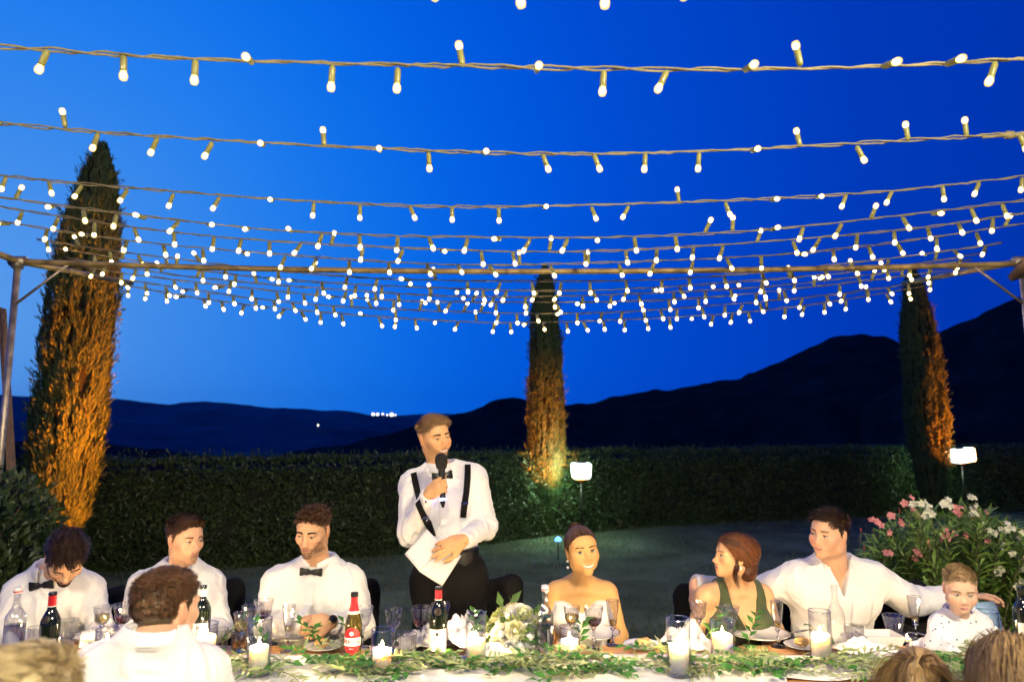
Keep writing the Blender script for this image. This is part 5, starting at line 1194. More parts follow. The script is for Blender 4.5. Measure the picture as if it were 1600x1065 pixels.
# --- boy ---
def p_boy():
    D = 3.27; h = Head(wpt(1500, 919, 3.20), -22, 14, 0, .80, child=True, jaw=1.0); b = Body()
    b.hc = A3((at(1500, 985, D).x, D + .03, .55)); b.nb = wpt(1500, 964, D); b.sl = wpt(1472, 978, D); b.sr = wpt(1529, 977, D); b.sh = .72; b.depth = .72
    el1, w1 = wpt(1462, 1012, D - .04), wpt(1490, 1022, D - .16); el2, w2 = wpt(1545, 1008, D - .04), wpt(1548, 1006, D - .12)
    M = mat('patterned_shirt', (.80, .79, .78), .75, bump=.2, bscale=80); nt = M.node_tree; N = nt.nodes; L = nt.links
    tc = N.new('ShaderNodeTexCoord'); vo = N.new('ShaderNodeTexVoronoi'); vo.inputs['Scale'].default_value = 38; L.new(tc.outputs['Object'], vo.inputs['Vector'])
    cr = N.new('ShaderNodeValToRGB'); cr.color_ramp.elements[0].position = .17; cr.color_ramp.elements[0].color = (.16, .2, .3, 1); cr.color_ramp.elements[1].position = .21; cr.color_ramp.elements[1].color = (.8, .79, .78, 1)
    L.new(vo.outputs['Distance'], cr.inputs[0]); L.new(cr.outputs[0], N['Principled BSDF'].inputs['Base Color'])
    t = man('small blond boy in a white patterned shirt sitting behind a tablet', h, b, SK['child'], (.45, .32, .17), arms=((b.sl, el1, w1), (b.sr, el2, w2)),
            hands=({'a': (w1, (.7, -.6, -.1), (0, 0, -1), -1), 'k': dict(s=.68)}, {'a': (w2, (.1, -.95, .1), (-.6, 0, -.6), 1), 'k': dict(s=.68)}), seed=30, w=.66, g=.72, torso_kk=.03,
            collar_kw=dict(open_=30, r=.050, up=.022, pt=.016), neckr=.046, shirtmat=M, sh_amp=.003, arm_r=(.040, .034, .03, .02), trousers=False, infl=.009, cuffs=False, cols=dict(blush=.14))
    make_eyes(h, t, SK['child'], (.10, .16, .22), .25, -.2, .40, .13); make_brows(h, t, HAIR['blond'], 90, .003); make_mouth(h, t, (.58, .24, .22), .019, -.1, .003, teeth=False, full=1.1)
    make_hair(h, t, 'short', HAIR['blond'], 7500, .022, .004, .0015, comb=(.2, -.5, .3), quiff=.5, fade=.6)
    G = SDF()
    for q in (-1, 1): G.cone(b.P(q * .06, 0, -.02), b.P(q * .07, -.22, -.02), .06, .045, .03); G.cone(b.P(q * .07, -.22, -.02), b.P(q * .07, -.2, -.26), .045, .032, .03)
    v, f = sdfmesh(G, .011, .008); mobj('trousers', v, f, mat('navy_cloth', (.03, .04, .08), .8), t, world=True)
if want('boy'): p_boy()

# --- foreground man seen from behind ---
def p_back():
    D = 2.08; h = Head(wpt(260, 951, 2.16), 160, 4, 2, .96, jaw=1.0); b = Body()
    b.hc = A3((at(230, 985, D).x, D - .05, .55)); b.nb = wpt(240, 1010, D - .03); b.sr = wpt(148, 1052, D - .03); b.sl = wpt(322, 1058, D + .02); b.sh = 1.1
    el1, w1 = b.sl + A3((.06, .05, -.28)), b.sl + A3((-.02, .28, -.24)); el2, w2 = b.sr + A3((-.05, .05, -.28)), b.sr + A3((.02, .28, -.24))
    t = man('man with short wavy brown hair seen from behind, left foreground', h, b, SK['pink'], (.07, .05, .025),
            arms=((b.sl, el1, w1), (b.sr, el2, w2)), hands=({'a': (w1, (.1, .9, 0), (0, 0, -1), -1)}, {'a': (w2, (-.1, .9, 0), (0, 0, -1), 1)}), seed=40, w=1.12,
            collar_kw=dict(yaw=0, open_=14, r=.066, up=.038), cols=dict(stub=.2, stubc=(.3, .2, .13)), neckr=.058, trousers=False)
    make_eyes(h, t, SK['pink'], (.07, .05, .04), 0, 0, .3); make_brows(h, t, HAIR['brown'], 90); make_mouth(h, t, (.5, .2, .17))
    make_hair(h, t, 'wavy', HAIR['brown'], 14000, .028, .010, .0017, curl=.5, comb=(0, -.45, .1), quiff=.1)
    G = SDF(); b.B = b.B; leg_b = Body(); 
    for q in (-1, 1): G.cone(b.P(q * .09, 0, -.02), A3(b.P(q * .11, 0, 0)) + A3((0, .42, -.03)), .09, .065, .04); k = A3(b.P(q * .11, 0, 0)) + A3((0, .42, -.03)); G.cone(k, (k[0], k[1], .08), .06, .05, .03)
    v, f = sdfmesh(G, .013, .012); mobj('trousers', v, f, M_blackcl, t, world=True)
if want('back'): p_back()

def long_hair(h, t, m, n, ln, seed, w=.0024, parts='down', pony=None, wave=.25, proj=None):
    P, q, nn = scalp_roots(h, n, -.004); nw = nn @ h.R.T; n = len(P)
    if pony is not None:
        tgt = np.array(pony)
        def bend(Pk, Dk, tt):
            Q = h.L(Pk); e = np.sqrt((((Q - np.array([0, .022, .033])) / np.array([.084, .104, .094])) ** 2).sum(-1))[:, None]; to = unit(tgt - Q); on = unit(Q - np.array([0, .02, .03])); return (to - on * (to * on).sum(1)[:, None] * .75 + on * (1.0 - e) * 5) @ h.R.T
        L = np.linalg.norm(q - tgt, axis=1) * 1.0 * h.s; v, f = strands(P + nw * .006, nn @ h.R.T * .2 + bend(P, None, 0), L * .95, w, 8, bend, side=nw, proj=proj); segs = 8
    else:
        ph = RNG.normal(size=(n, 1)); offs = RNG.exponential(.0035, n)
        def bend(Pk, Dk, tt):
            Q = h.L(Pk); e = np.sqrt((((Q - np.array([0, .022, .02])) / np.array([.088, .105, .10])) ** 2).sum(-1))[:, None]; on = unit(Q - np.array([0, .02, .02])) @ h.R.T
            back = h.R @ np.array([0, .3, -.6]); return Dk * .6 + back * .35 + np.array([0, 0, -.35]) + on * np.clip(1.04 - e, 0, .3) * 5 + wave * np.concatenate([np.sin(ph * 2 + tt * 8), np.cos(ph * 2 + tt * 7), ph * 0], 1) * .5
        v, f = strands(P + nw * .004, nn @ h.R.T * .6 + (h.R @ np.array([0, .8, 0])), ln * (.6 + .6 * RNG.random(n)), w, 12, bend, side=nw, proj=None if proj is None else (lambda P: np.where((h.L(P)[:, 2] > -.06)[:, None], proj(P, offs), P))); segs = 12
    return hair_obj('hair', h, t, m, v, f, n, segs, 150, .6)
def simple_torso(t, h, b, m, seed, sk, hairc):
    S = SDF(); S.p = list(h.S.p); torso_prims(S, b, .8 * b.g, .95, True, .04); nb = A3(b.nb); S.cone(h.W([0, .018, -.055]), nb + b.B @ np.array([0, 0, -.02]), .046 * h.s, .052 * h.s, .025)
    for q, s_ in ((-1, b.sl), (1, b.sr)): e = A3(s_) + A3((q * .02, .02, -.24)) * b.g; S.cone(s_, e, .044 * b.g, .036 * b.g, .03); w_ = e + A3((-q * .05, .22, .03)) * b.g; S.cone(e, w_, .035 * b.g, .024 * b.g, .02); hand(S, w_, (-q * .2, .9, 0), (0, 0, -1), -q, s=.85 * b.g)
    body_mesh(t, h, S, [(h.W([0, -.005, -.02]), np.array([.125, .135, .15]) * h.s)], sk, vox=.0035, coarse=.007, hairc=hairc)
    T = SDF(); torso_prims(T, b, b.g, .95, True, .05); nf = folds(seed)
    for s_ in (b.sl, b.sr): e = A3(s_) + A3((0, .01, -.12)) * b.g; T.cone(s_, e, .055 * b.g, .055 * b.g, .04)
    v, f = sdfmesh(T, .009, .012, lambda P, D: np.maximum(D + nf(P), (P - nb) @ b.B[:, 2] + .01)); mobj('top', v, f, m, t, world=True)
def p_blonde():
    h = Head(wpt(48, 1106, 1.46), 175, 0, 0, 1.0, female=True); b = Body(); b.g = 1
    b.nb = h.c + A3((0, -.01, -.15)); b.hc = b.nb + A3((0, -.03, -.5)); b.sr = b.nb + A3((-.15, 0, -.05)); b.sl = b.nb + A3((.15, 0, -.05))
    t = empty('person', (b.hc[0], b.hc[1], 0), 'guest with blurred pale blond hair seen from behind, bottom left corner', 'person')
    simple_torso(t, h, b, mat('blue_cloth', (.2, .25, .4), .8), 51, SK['fair'], (.4, .3, .16)); make_hair(h, t, 'side', HAIR['grey'], 14000, .045, .028, .0018, curl=.3, comb=(.5, .3, -.1), cl=.75)
def p_girl():
    h = Head(wpt(1440, 1078, 2.0), 150, -4, 3, .92, female=True, child=True); b = Body(); b.g = .75
    b.nb = h.c + A3((0, -.01, -.13)); b.hc = b.nb + A3((0, -.02, -.38)); b.sr = b.nb + A3((-.11, 0, -.04)); b.sl = b.nb + A3((.11, 0, -.04))
    t = empty('person', (b.hc[0], b.hc[1], 0), 'girl with light brown ponytail seen from behind, bottom right', 'person')
    simple_torso(t, h, b, mat('cream_cloth', (.7, .66, .55), .8), 52, SK['child'], (.16, .1, .045))
    pj = hair_shell(h, HAIR['light'], t, .006, None, lift=-.01, amp=.001)
    long_hair(h, t, HAIR['light'], 9000, .1, 3, .0020, pony=(0, .085, .075), proj=pj); tie = h.W([0, .112, .085])
    n = 2600; d = rdir(n); P = np.tile(tie, (n, 1)) + d * .011; back = h.R @ np.array([0, 1., 0])
    v, f = strands(P, np.tile(back, (n, 1)) * .8 + d * .8 + np.array([0, 0, .35]), .16 + .12 * RNG.random(n), .0024, 12, lambda Pk, Dk, tt: Dk * .8 + np.array([0, 0, -.32]) + back * .02, side=d)
    hair_obj('ponytail', h, t, HAIR['light'], v, f, n, 12, 60, .6)
    q = MB(); rot = Vector((0, 0, 1)).rotation_difference(Vector(back)).to_matrix(); q.lathe([(.010, -.006), (.016, -.005), (.018, 0), (.016, .005), (.010, .006)], 18, tie, ax=rot); q.build('hair_tie', mat('yellow_band', (.55, .5, .12), .7), t, world=True)
def p_woman_right():
    h = Head(wpt(1582, 1074, 1.78), 150, 2, -4, .93, female=True); b = Body(); b.g = 1
    b.nb = h.c + A3((0, -.01, -.15)); b.hc = b.nb + A3((0, -.03, -.5)); b.sr = b.nb + A3((-.15, 0, -.05)); b.sl = b.nb + A3((.15, 0, -.05))
    t = empty('person', (b.hc[0], b.hc[1], 0), 'woman with light brown clipped hair seen from behind, at the bottom right corner', 'person')
    simple_torso(t, h, b, mat('beige_cloth', (.5, .42, .32), .8), 53, SK['fair'], (.16, .1, .045))
    pj = hair_shell(h, HAIR['light'], t, .012, [((0, .06, -.03), (.07, .05, .08))], lift=-.01, amp=.002); long_hair(h, t, HAIR['light'], 12000, .30, 4, .0022, proj=pj)
    c = h.W([-.05, .098, .045]); q = MB(); q.tube([c + A3((-.03, -.01, .004)), c + A3((0, -.02, .008)), c + A3((.03, -.018, .002))], .005, 8); q.build('hair_clip', M_gold, t, world=True)
if want('fg'): p_blonde(); p_girl(); p_woman_right()
#@@TABLE
# ---------------- table ----------------
M_oak = mat('warm_table_wood', (.42, .20, .07), .38, noise=.3, nscale=6, stretch=(.7, 9, 9), bump=.15, bscale=30, coat=.2)
M_runner = mat('white_linen_cloth', (.80, .79, .76), .85, sheen=.2, bump=.45, bscale=140, bdist=.0015)
M_napkin = mat('white_napkin', (.80, .79, .77), .85, bump=.35, bscale=120, bdist=.0015)
M_china = mat('white_china', (.82, .80, .76), .12, coat=.6)
M_glass = thinglass('clear_glass', (.99, .99, .985), .015, .6)
M_crystal = thinglass('cut_crystal', (.99, .99, .985), .10, 3.2)
M_solidglass = mat('solid_glass', (.96, .98, .97), .02, trans=1, ior=1.46)
M_greenglass = mat('dark_bottle_glass', (.006, .010, .004), .08, coat=1)
M_redwine = mat('red_wine', (.10, .006, .012), .05, trans=.35, ior=1.34)
M_whitewine = mat('white_wine', (.90, .72, .28), .02, trans=.92, ior=1.34)
M_whisky = mat('amber_drink', (.85, .42, .04), .03, trans=.9, ior=1.35)
M_cutlery = mat('cutlery', (.7, .68, .65), .18, metal=1)
TZ = .75; YB, YF = 3.34, 2.40; TX = 2.75
def build_table():
    t = empty('dining_table', (0, (YB + YF) / 2, 0), 'long wooden banquet table with plank top, running across the bottom of the view', 'table')
    nb = 6; w = (YB - YF) / nb
    for i in range(nb):
        y = YF + w * (i + .5)
        for k, (x0, x1) in enumerate(((-3.4, -1.1), (-1.1, 1.25), (1.25, 3.4))):
            bm = bmesh.new(); bmesh.ops.create_cube(bm, size=1)
            for v in bm.verts: v.co = Vector((v.co.x * (x1 - x0 - .004), v.co.y * (w - .004), v.co.z * .035))
            bmesh.ops.bevel(bm, geom=bm.edges[:], offset=.003, segments=1, affect='EDGES')
            me = bpy.data.meshes.new('plank'); bm.to_mesh(me); bm.free(); me.materials.append(M_oak); o = bpy.data.objects.new('plank', me); COL.objects.link(o); o.parent = t
            o.location = Vector(((x0 + x1) / 2, y, TZ - .0175)) - t.location
    for x in (-3.2, -1.1, 1.1, 3.2):
        for y in (YF + .08, YB - .08): q = MB(); q.box((x, y, TZ / 2 - .02), (.07, .07, TZ - .045)); q.build('leg', M_oak, t, world=True, smooth=False)
    for y in (YF + .05, YB - .05): q = MB(); q.box((0, y, TZ - .075), (6.5, .025, .08)); q.build('apron', M_oak, t, world=True, smooth=False)
build_table()
def runner():
    nx, ny = 520, 26; xs = np.linspace(-3.1, 3.1, nx); V = []
    for x in xs:
        y0 = 2.84 + .012 * sin(x * 2.1) ; y0 = y0 if x < 1.05 else y0 + .035 + .02 * sin(x * 9)
        if x < 1.05: y0 -= .20 * min(1, (1.05 - x) * 4)
        y1 = 3.17 + .008 * sin(x * 3.3 + 1)
        for j in range(ny):
            v = j / (ny - 1); y = y0 * (1 - v) + y1 * v; V.append((x, y, 0))
    V = np.array(V); nz = fbm(np.stack([V[:, 0] * 5, V[:, 1] * 9, V[:, 0] * 0], -1), 3, 9); rd = 1 - np.abs(vnoise(np.stack([V[:, 0] * 4 + V[:, 1] * 6, V[:, 1] * 14, V[:, 0] * 0], -1), 21))
    V[:, 2] = TZ + .004 + .006 * np.clip(nz, 0, 1) + .010 * rd ** 4
    o = mobj('table_runner', V, grid_faces(nx, ny)[:, ::-1], M_runner); o.modifiers.new('t', 'SOLIDIFY').thickness = .0015
    tag(o, 'long white linen table runner lying under the greenery garland', 'table runner')
runner()
def T_(px, py):
    """point on the table top under photo pixel"""
    lo, hi = 1.2, 6.0
    for _ in range(40):
        m = (lo + hi) / 2
        if at(px, py, m).z < TZ: hi = m
        else: lo = m
    p = at(px, py, lo); return Vector((p.x, p.y, TZ))
def onr(p): return TZ + (.013 if 2.66 < p.y < 3.16 else .001)
# --- plates and napkins ---
def proto(name, label, cat, group, parts):
    t = empty(name, (0, 0, 0), label, cat, group)
    for nm, b, m in parts: b.build(nm, m, t)
    return t
def q_(fn): b = MB(); fn(b); return b
def put(pr, first, px, py, label, rz=0, s=1, z=None):
    o = pr if first else copy_tree(pr); p = T_(px, py); o.location = (p.x, p.y, onr(p) if z is None else z); o.rotation_euler = (0, 0, rz); o.scale = (s, s, s); o['label'] = label; return o
SKIPW = []
def place_all(pr, lst):
    """copies first, then the prototype takes the first spot"""
    out = []
    for i, a in enumerate(lst[1:]): out.append(put(pr, False, *a))
    out.insert(0, put(pr, True, *lst[0])); return out
plate = proto('dinner_plate', '', 'plate', 'dinner plates set before the guests', [('plate_body', q_(lambda b: b.lathe([(0, .002), (.06, .002), (.075, .006), (.128, .020), (.140, .0225), (.141, .025), (.138, .0255), (.126, .0235), (.080, .011), (.07, .0085), (0, .008)], 56)), M_china), ('rim_band', q_(lambda b: b.lathe([(.1335, .0252), (.1395, .0258), (.139, .0262), (.1335, .0256)], 56)), M_gold)])
place_all(plate, [(468, 995, 'dinner plate before the bearded man with clasped hands'), (922, 994, 'dinner plate before the bride, behind the wine glasses'), (1185, 995, 'dinner plate before the woman in green'), (168, 996, 'dinner plate left of the red wine glass, before the bowed man'), (718, 1000, 'dinner plate under a crumpled napkin, before the standing man')])
M_bread = mat('bread_crust', (.62, .38, .13), .7, noise=.25, nscale=50, bump=.6, bscale=60)
sp = proto('side_plate', '', 'plate', 'small bread plates', [('plate_body', q_(lambda b: b.lathe([(0, .002), (.045, .002), (.055, .005), (.082, .014), (.085, .016), (.081, .0165), (.05, .008), (0, .0065)], 44)), M_china)])
spl = place_all(sp, [(505, 1013, 'bread plate left of the red-labelled beer bottle'), (1004, 1011, 'bread plate right of the bride, before the tall candle'), (1256, 1012, 'bread plate between the champagne flute and the tall candle beside the clear bottle'), (1345, 1000, 'small stacked plate behind the clear empty bottle')])
def bread(p, seed, label, s=1):
    S = SDF(); rs = random.Random(seed)
    for k in range(4): S.ell((rs.uniform(-.02, .02), rs.uniform(-.012, .012), .016 + rs.uniform(-.003, .006)), (rs.uniform(.018, .028), rs.uniform(.015, .022), .014), rotm(rs.uniform(0, 180)), .012)
    v, f = sdfmesh(S, .003, 0, lambda P, D: D + .0015 * vnoise(P * 120, seed)); o = mobj('bread_roll', v * s, f, M_bread); o.location = p; tag(o, label, 'bread', 'torn bread rolls')
for i, o in enumerate(spl[:3]): bread(Vector(o.location) + Vector((.0, 0, .007)), 3 + i, ['torn bread roll on the plate beside the beer bottle', 'torn bread roll on the plate right of the bride', 'torn bread roll on the plate right of the champagne flute'][i])
def napkin(px, py, w, d, h, seed, label, rz=0):
    n = 34; g = np.linspace(-1, 1, n); X, Y = np.meshgrid(g, g, indexing='ij'); a = vnoise(np.stack([X * 1.6, Y * 1.6, X * 0], -1), seed); b2 = vnoise(np.stack([X * 3.2 + 5, Y * 3.2, X * 0], -1), seed + 2)
    r = 1 - np.abs(vnoise(np.stack([X * 2.2 + a, Y * 2.2 - a, X * 0], -1), seed + 5)); Z = h * np.clip(1 - .75 * (X * X + Y * Y), 0, 1) * (.55 + .7 * r ** 2) * (1 + .4 * b2) + .003
    V = np.stack([X * w / 2 * (1 + .25 * b2), Y * d / 2 * (1 + .3 * a), Z], -1).reshape(-1, 3); o = mobj('napkin', V, grid_faces(n, n)[:, ::-1], M_napkin)
    o.modifiers.new('t', 'SOLIDIFY').thickness = .002; p = T_(px, py); o.location = (p.x, p.y, onr(p) + .003); o.rotation_euler = (0, 0, rz); tag(o, label, 'napkin', 'crumpled white napkins'); return o
def lift(o, dz): o.location.z += dz
lift(napkin(664, 1006, .22, .16, .055, 3, 'crumpled white napkin between the red wine glass and the dark wine bottle', .3), 0)
lift(napkin(722, 1008, .22, .17, .085, 5, 'crumpled white napkin left of the white rose bouquet, on a plate', 1.1), .022)
napkin(775, 1024, .20, .12, .035, 8, 'flat white napkin in front of the bouquet, right of the tall candle', .2)
napkin(1072, 1004, .19, .16, .07, 11, 'crumpled white napkin behind the tall candle left of the woman in green', .5)
napkin(1098, 1016, .20, .12, .04, 14, 'low white napkin between two candles before the woman in green', -.3)
napkin(1352, 1018, .24, .14, .035, 17, 'white napkin spread below the empty clear bottle', .1)
napkin(1455, 1012, .20, .10, .03, 19, 'white napkin beside the cutlery before the boy', .4)
napkin(248, 1012, .2, .12, .03, 23, 'white napkin half hidden by the head of the man seen from behind', .4)
# --- stemware ---
def stem_profile(foot, sh, bh, rmax, rrim, st=.0045):
    return [(0, 0), (foot, 0), (foot, .0025), (foot * .5, .005), (.007, .011), (st, .02), (st, sh * .35), (.0085, sh * .42), (.0095, sh * .47), (.006, sh * .54), (st, sh * .62), (st, sh * .85), (.008, sh * .95), (.013, sh)], \
           [(.006, sh + .003), (rmax * .55, sh + bh * .10), (rmax * .86, sh + bh * .26), (rmax * .97, sh + bh * .42), (rmax * .97, sh + bh * .6), (rrim * .98, sh + bh * .85), (rrim, sh + bh), (rrim - .0012, sh + bh), (rrim * .98 - .0016, sh + bh * .85), (rmax * .97 - .0016, sh + bh * .6), (rmax * .97 - .0016, sh + bh * .42), (rmax * .86 - .0016, sh + bh * .26), (rmax * .55 - .001, sh + bh * .10 + .001), (0, sh + bh * .05)]
def goblet(name, label, cat, group, sh, bh, rmax, rrim, wine=None, level=.4, foot=.034):
    a, bw = stem_profile(foot, sh, bh, rmax, rrim); t = empty(name, (0, 0, 0), label, cat, group)
    b = MB(); b.lathe(a, 20); b.build('stem', M_solidglass, t); b = MB(); b.lathe(bw, 28, cut=.022); b.build('bowl', M_crystal, t, smooth=False)
    b = MB(); b.tube([(rrim * cos(w), rrim * sin(w), sh + bh) for w in np.linspace(0, 2 * pi, 33)], .0009, 5, caps=False); b.build('rim', M_crystal, t)
    if wine is not None:
        pr = [(0, sh + bh * .07)] ; H = [.10, .18, .26, .34, .42, .5, .6, .7]
        Rr = np.interp(H, [.10, .26, .42, .6, .85], [rmax * .55, rmax * .86, rmax * .97, rmax * .97, rrim * .98]) - .0030
        for h_, r_ in zip(H, Rr):
            if h_ < level: pr.append((r_, sh + bh * h_))
        pr.append((float(np.interp(level, H, Rr)), sh + bh * level)); pr.append((0, sh + bh * level)); b = MB(); b.lathe(pr, 24); b.build('drink', wine, t)
    return t
GR = 'crystal wine glasses on the table'
g_red = goblet('wine_glass', '', 'wine glass', GR, .088, .092, .038, .044, M_redwine, .42)
place_all(g_red, [(190, 1008, 'red wine glass left of the head of the man seen from behind'), (410, 1000, 'red wine glass between the white wine glass and the flute, left of the bearded man'), (657, 1014, 'glass of red wine right beside the dark wine bottle with red capsule'), (928, 1013, 'red wine glass before the bride, middle of her three glasses')])
g_white = goblet('wine_glass', '', 'wine glass', GR, .080, .085, .034, .038, M_whitewine, .58)
place_all(g_white, [(157, 1006, 'glass of pale white wine before the bowed man'), (377, 1018, 'glass of white wine left of the tall candle before the bearded man'), (894, 1006, 'glass of white wine behind a candle, leftmost of the glasses of the bride')])
g_empty = goblet('wine_glass', '', 'wine glass', GR, .090, .085, .033, .038, M_whitewine, .16)
place_all(g_empty, [(614, 1016, 'nearly empty wine glass behind the candle right of the beer bottle'), (1093, 1002, 'empty slim wine glass at the left arm of the woman in green')])
g_wide = goblet('wine_glass', '', 'wine glass', GR, .085, .088, .036, .045, None)
place_all(g_wide, [(1141, 1010, 'wide empty wine glass behind the candle before the woman in green'), (688, 1004, 'wine glass standing behind the dark wine bottle'), (566, 1012, 'wine glass standing behind the beer bottle'), (392, 1008, 'wine glass partly hidden behind the white wine glass')])
def flute(name, label): 
    t = empty(name, (0, 0, 0), label, 'flute', 'champagne flutes'); a, _ = stem_profile(.030, .072, .1, .02, .028, .004); b = MB(); b.lathe(a, 18); b.build('stem', M_solidglass, t)
    b = MB(); b.lathe([(.006, .074), (.014, .084), (.0215, .12), (.026, .16), (.0285, .195), (.0272, .195), (.0248, .16), (.0203, .12), (.0125, .086), (0, .08)], 22, cut=.03); b.build('bowl', M_crystal, t, smooth=False)
    b = MB(); b.lathe([(0, .082), (.0115, .088), (.017, .11), (0, .11)], 18); b.build('drink', M_whitewine, t)
    b = MB(); b.tube([(.028 * cos(w), .028 * sin(w), .195) for w in np.linspace(0, 2 * pi, 29)], .0008, 5, caps=False); b.build('rim', M_solidglass, t); return t
fl = flute('champagne_flute', '')
place_all(fl, [(449, 1018, 'champagne flute before the bearded man, above his plate'), (958, 1008, 'champagne flute right of the red wine glass of the bride'), (1216, 1010, 'tall champagne flute right of the woman in green'), (1432, 1000, 'champagne flute behind the girl with the ponytail')])
def tumbler(r, rt, h, drink=None, lvl=.5, label='', n=16, m=None):
    t = empty('tumbler', (0, 0, 0), label, 'tumbler', 'short crystal tumblers'); b = MB(); b.lathe([(0, 0), (r, 0), (r * 1.03, h * .2), (rt, h), (rt - .002, h), (r * 1.02 - .0025, h * .2), (r - .004, .010), (0, .009)], n * 2, cut=.03); b.build('glass_wall', m or M_crystal, t, smooth=False)
    b = MB(); b.lathe([(0, .001), (r * .92, .001), (r * .95, .008), (0, .0085)], n); b.build('thick_base', M_solidglass, t)
    b = MB(); b.tube([(rt * cos(w), rt * sin(w), h) for w in np.linspace(0, 2 * pi, 33)], .001, 5, caps=False); b.build('rim', M_solidglass, t)
    if drink is not None: b = MB(); b.lathe([(0, .0105), (r - .006, .0115), (r * (1 - lvl) + rt * lvl - .0045, h * lvl), (0, h * lvl)], n * 2); b.build('drink', drink, t)
    return t
tp = tumbler(.036, .041, .085)
place_all(tp, [(636, 1022, 'empty crystal tumbler left of the red wine glass by the standing man'), (1487, 1012, 'crystal tumbler standing before the boy'), (1336, 1008, 'empty crystal tumbler right of the clear empty bottle'), (58, 1010, 'empty tumbler between the water bottle and the dark bottle at far left'), (105, 998, 'empty tumbler behind the amber drink at far left'), (341, 1014, 'empty crystal tumbler right of the low candle beside the back-turned head')])
tt = tumbler(.036, .041, .082, M_whisky, .66); put(tt, True, 107, 1022, 'tumbler of amber drink right of the dark wine bottle at the left')
tt = tumbler(.034, .039, .082, M_whisky, .5); put(tt, True, 374, 1014, 'tumbler of orange drink behind the white wine glass at left')
tt = tumbler(.030, .048, .10); put(tt, True, 1398, 996, 'flared empty crystal glass between the white dish and the flute')
# --- bottles ---
M_redcap = mat('red_capsule', (.62, .02, .03), .35, metal=.3)
M_labelw = mat('cream_label', (.78, .75, .66), .7)
def text(s, size, m, parent, loc, rot, name, wrap=None, extr=.0003):
    cu = bpy.data.curves.new(name, 'FONT'); cu.body = s; cu.size = size; cu.align_x = 'CENTER'; cu.align_y = 'CENTER'; cu.extrude = extr; cu.offset = size * .018
    o = bpy.data.objects.new(name, cu); COL.objects.link(o); dg = bpy.context.evaluated_depsgraph_get(); me = bpy.data.meshes.new_from_object(o.evaluated_get(dg)); bpy.data.objects.remove(o)
    me.materials.clear(); me.materials.append(m)
    if wrap:
        for v in me.vertices:
            a = v.co.x / wrap; z = v.co.y; d = wrap + .0004 + v.co.z; v.co = Vector((sin(a) * d, -cos(a) * d, z))
    o = bpy.data.objects.new(name, me); COL.objects.link(o); o.parent = parent; o.location = loc; o.rotation_euler = rot; return o
def arc_patch(r, z0, z1, a0, a1, n=16, off=0, m_=2, shape=None):
    V = []; 
    for i in range(n + 1):
        a = a0 + (a1 - a0) * i / n
        for j in range(m_ + 1):
            z = z0 + (z1 - z0) * j / m_; 
            if shape: z = shape(i / n, j / m_, z0, z1)
            V.append((sin(a) * (r + off), -cos(a) * (r + off), z))
    return np.array(V), grid_faces(n + 1, m_ + 1)
def wine_bottle(px, py, label, h=.285, lab=True, lab_m=None, caps=True, glass=None, seal=True, rz=0):
    p = T_(px, py); t = empty('wine_bottle', (p.x, p.y, onr(p)), label, 'wine bottle', None); t.rotation_euler.z = rz; k = h / .30
    b = MB(); b.lathe([(0, .004), (.03, .0), (.0365, .004), (.0372, .02), (.0372, .175 * k), (.035, .195 * k), (.026, .215 * k), (.0165, .235 * k), (.0145, .25 * k), (.0142, .285 * k), (.0155, .287 * k), (.0155, .297 * k), (.013, .30 * k), (0, .30 * k)], 36); b.build('glass_body', glass or M_greenglass, t)
    if caps: 
        b = MB(); b.lathe([(.0148, .243 * k), (.0150, .286 * k), (.0158, .288 * k)], 28); b.build('capsule', M_redcap, t)
        b = MB(); b.lathe([(.0152, .238 * k), (.0154, .248 * k)], 28); b.build('capsule_band', M_labelw, t)
    if lab:
        v, f = arc_patch(.0374, .03, .125 * k, R(-68), R(68)); lb = mobj('label', v, f, lab_m or M_labelw, t); dk = mat('label_ink', (.05, .05, .06), .7)
        for z, s_ in ((.085 * k, .0042), (.075 * k, .003), (.05 * k, .0028)):
            v, f = arc_patch(.0374, z, z + s_ * .35, R(-28), R(28), 8, .0003, 1); mobj('label_line', v, f, dk, lb)
        v, f = arc_patch(.0374, .098 * k, .112 * k, R(-10), R(10), 4, .0003, 1); mobj('label_crest', v, f, dk, lb)
    if seal:
        b = MB(); b.lathe([(0, .0), (.014, .0), (.016, .002), (.012, .003), (0, .0025)], 24, (0, -.031, .200 * k), ax=Euler((R(72), 0, 0)).to_matrix()); b.build('neck_seal', mat('dark_seal', (.05, .04, .03), .3, metal=.5), t)
    return t
wine_bottle(684, 1030, 'dark wine bottle with red capsule and white label before the standing man', .283)
wine_bottle(73, 1052, 'dark wine bottle with red capsule at far left, beside the amber tumbler', .30, lab=True)
wine_bottle(313, 1012, 'dark bottle with white neck label behind the head of the man seen from behind', .27, caps=False, seal=False)
def neck_label():
    t = [o for o in COL.objects if o.name.startswith('wine_bottle')][-1]; v, f = arc_patch(.0152, .222, .252, R(-179), R(179), 24, .0004); mobj('neck_label', v, f, M_labelw, t)
neck_label()
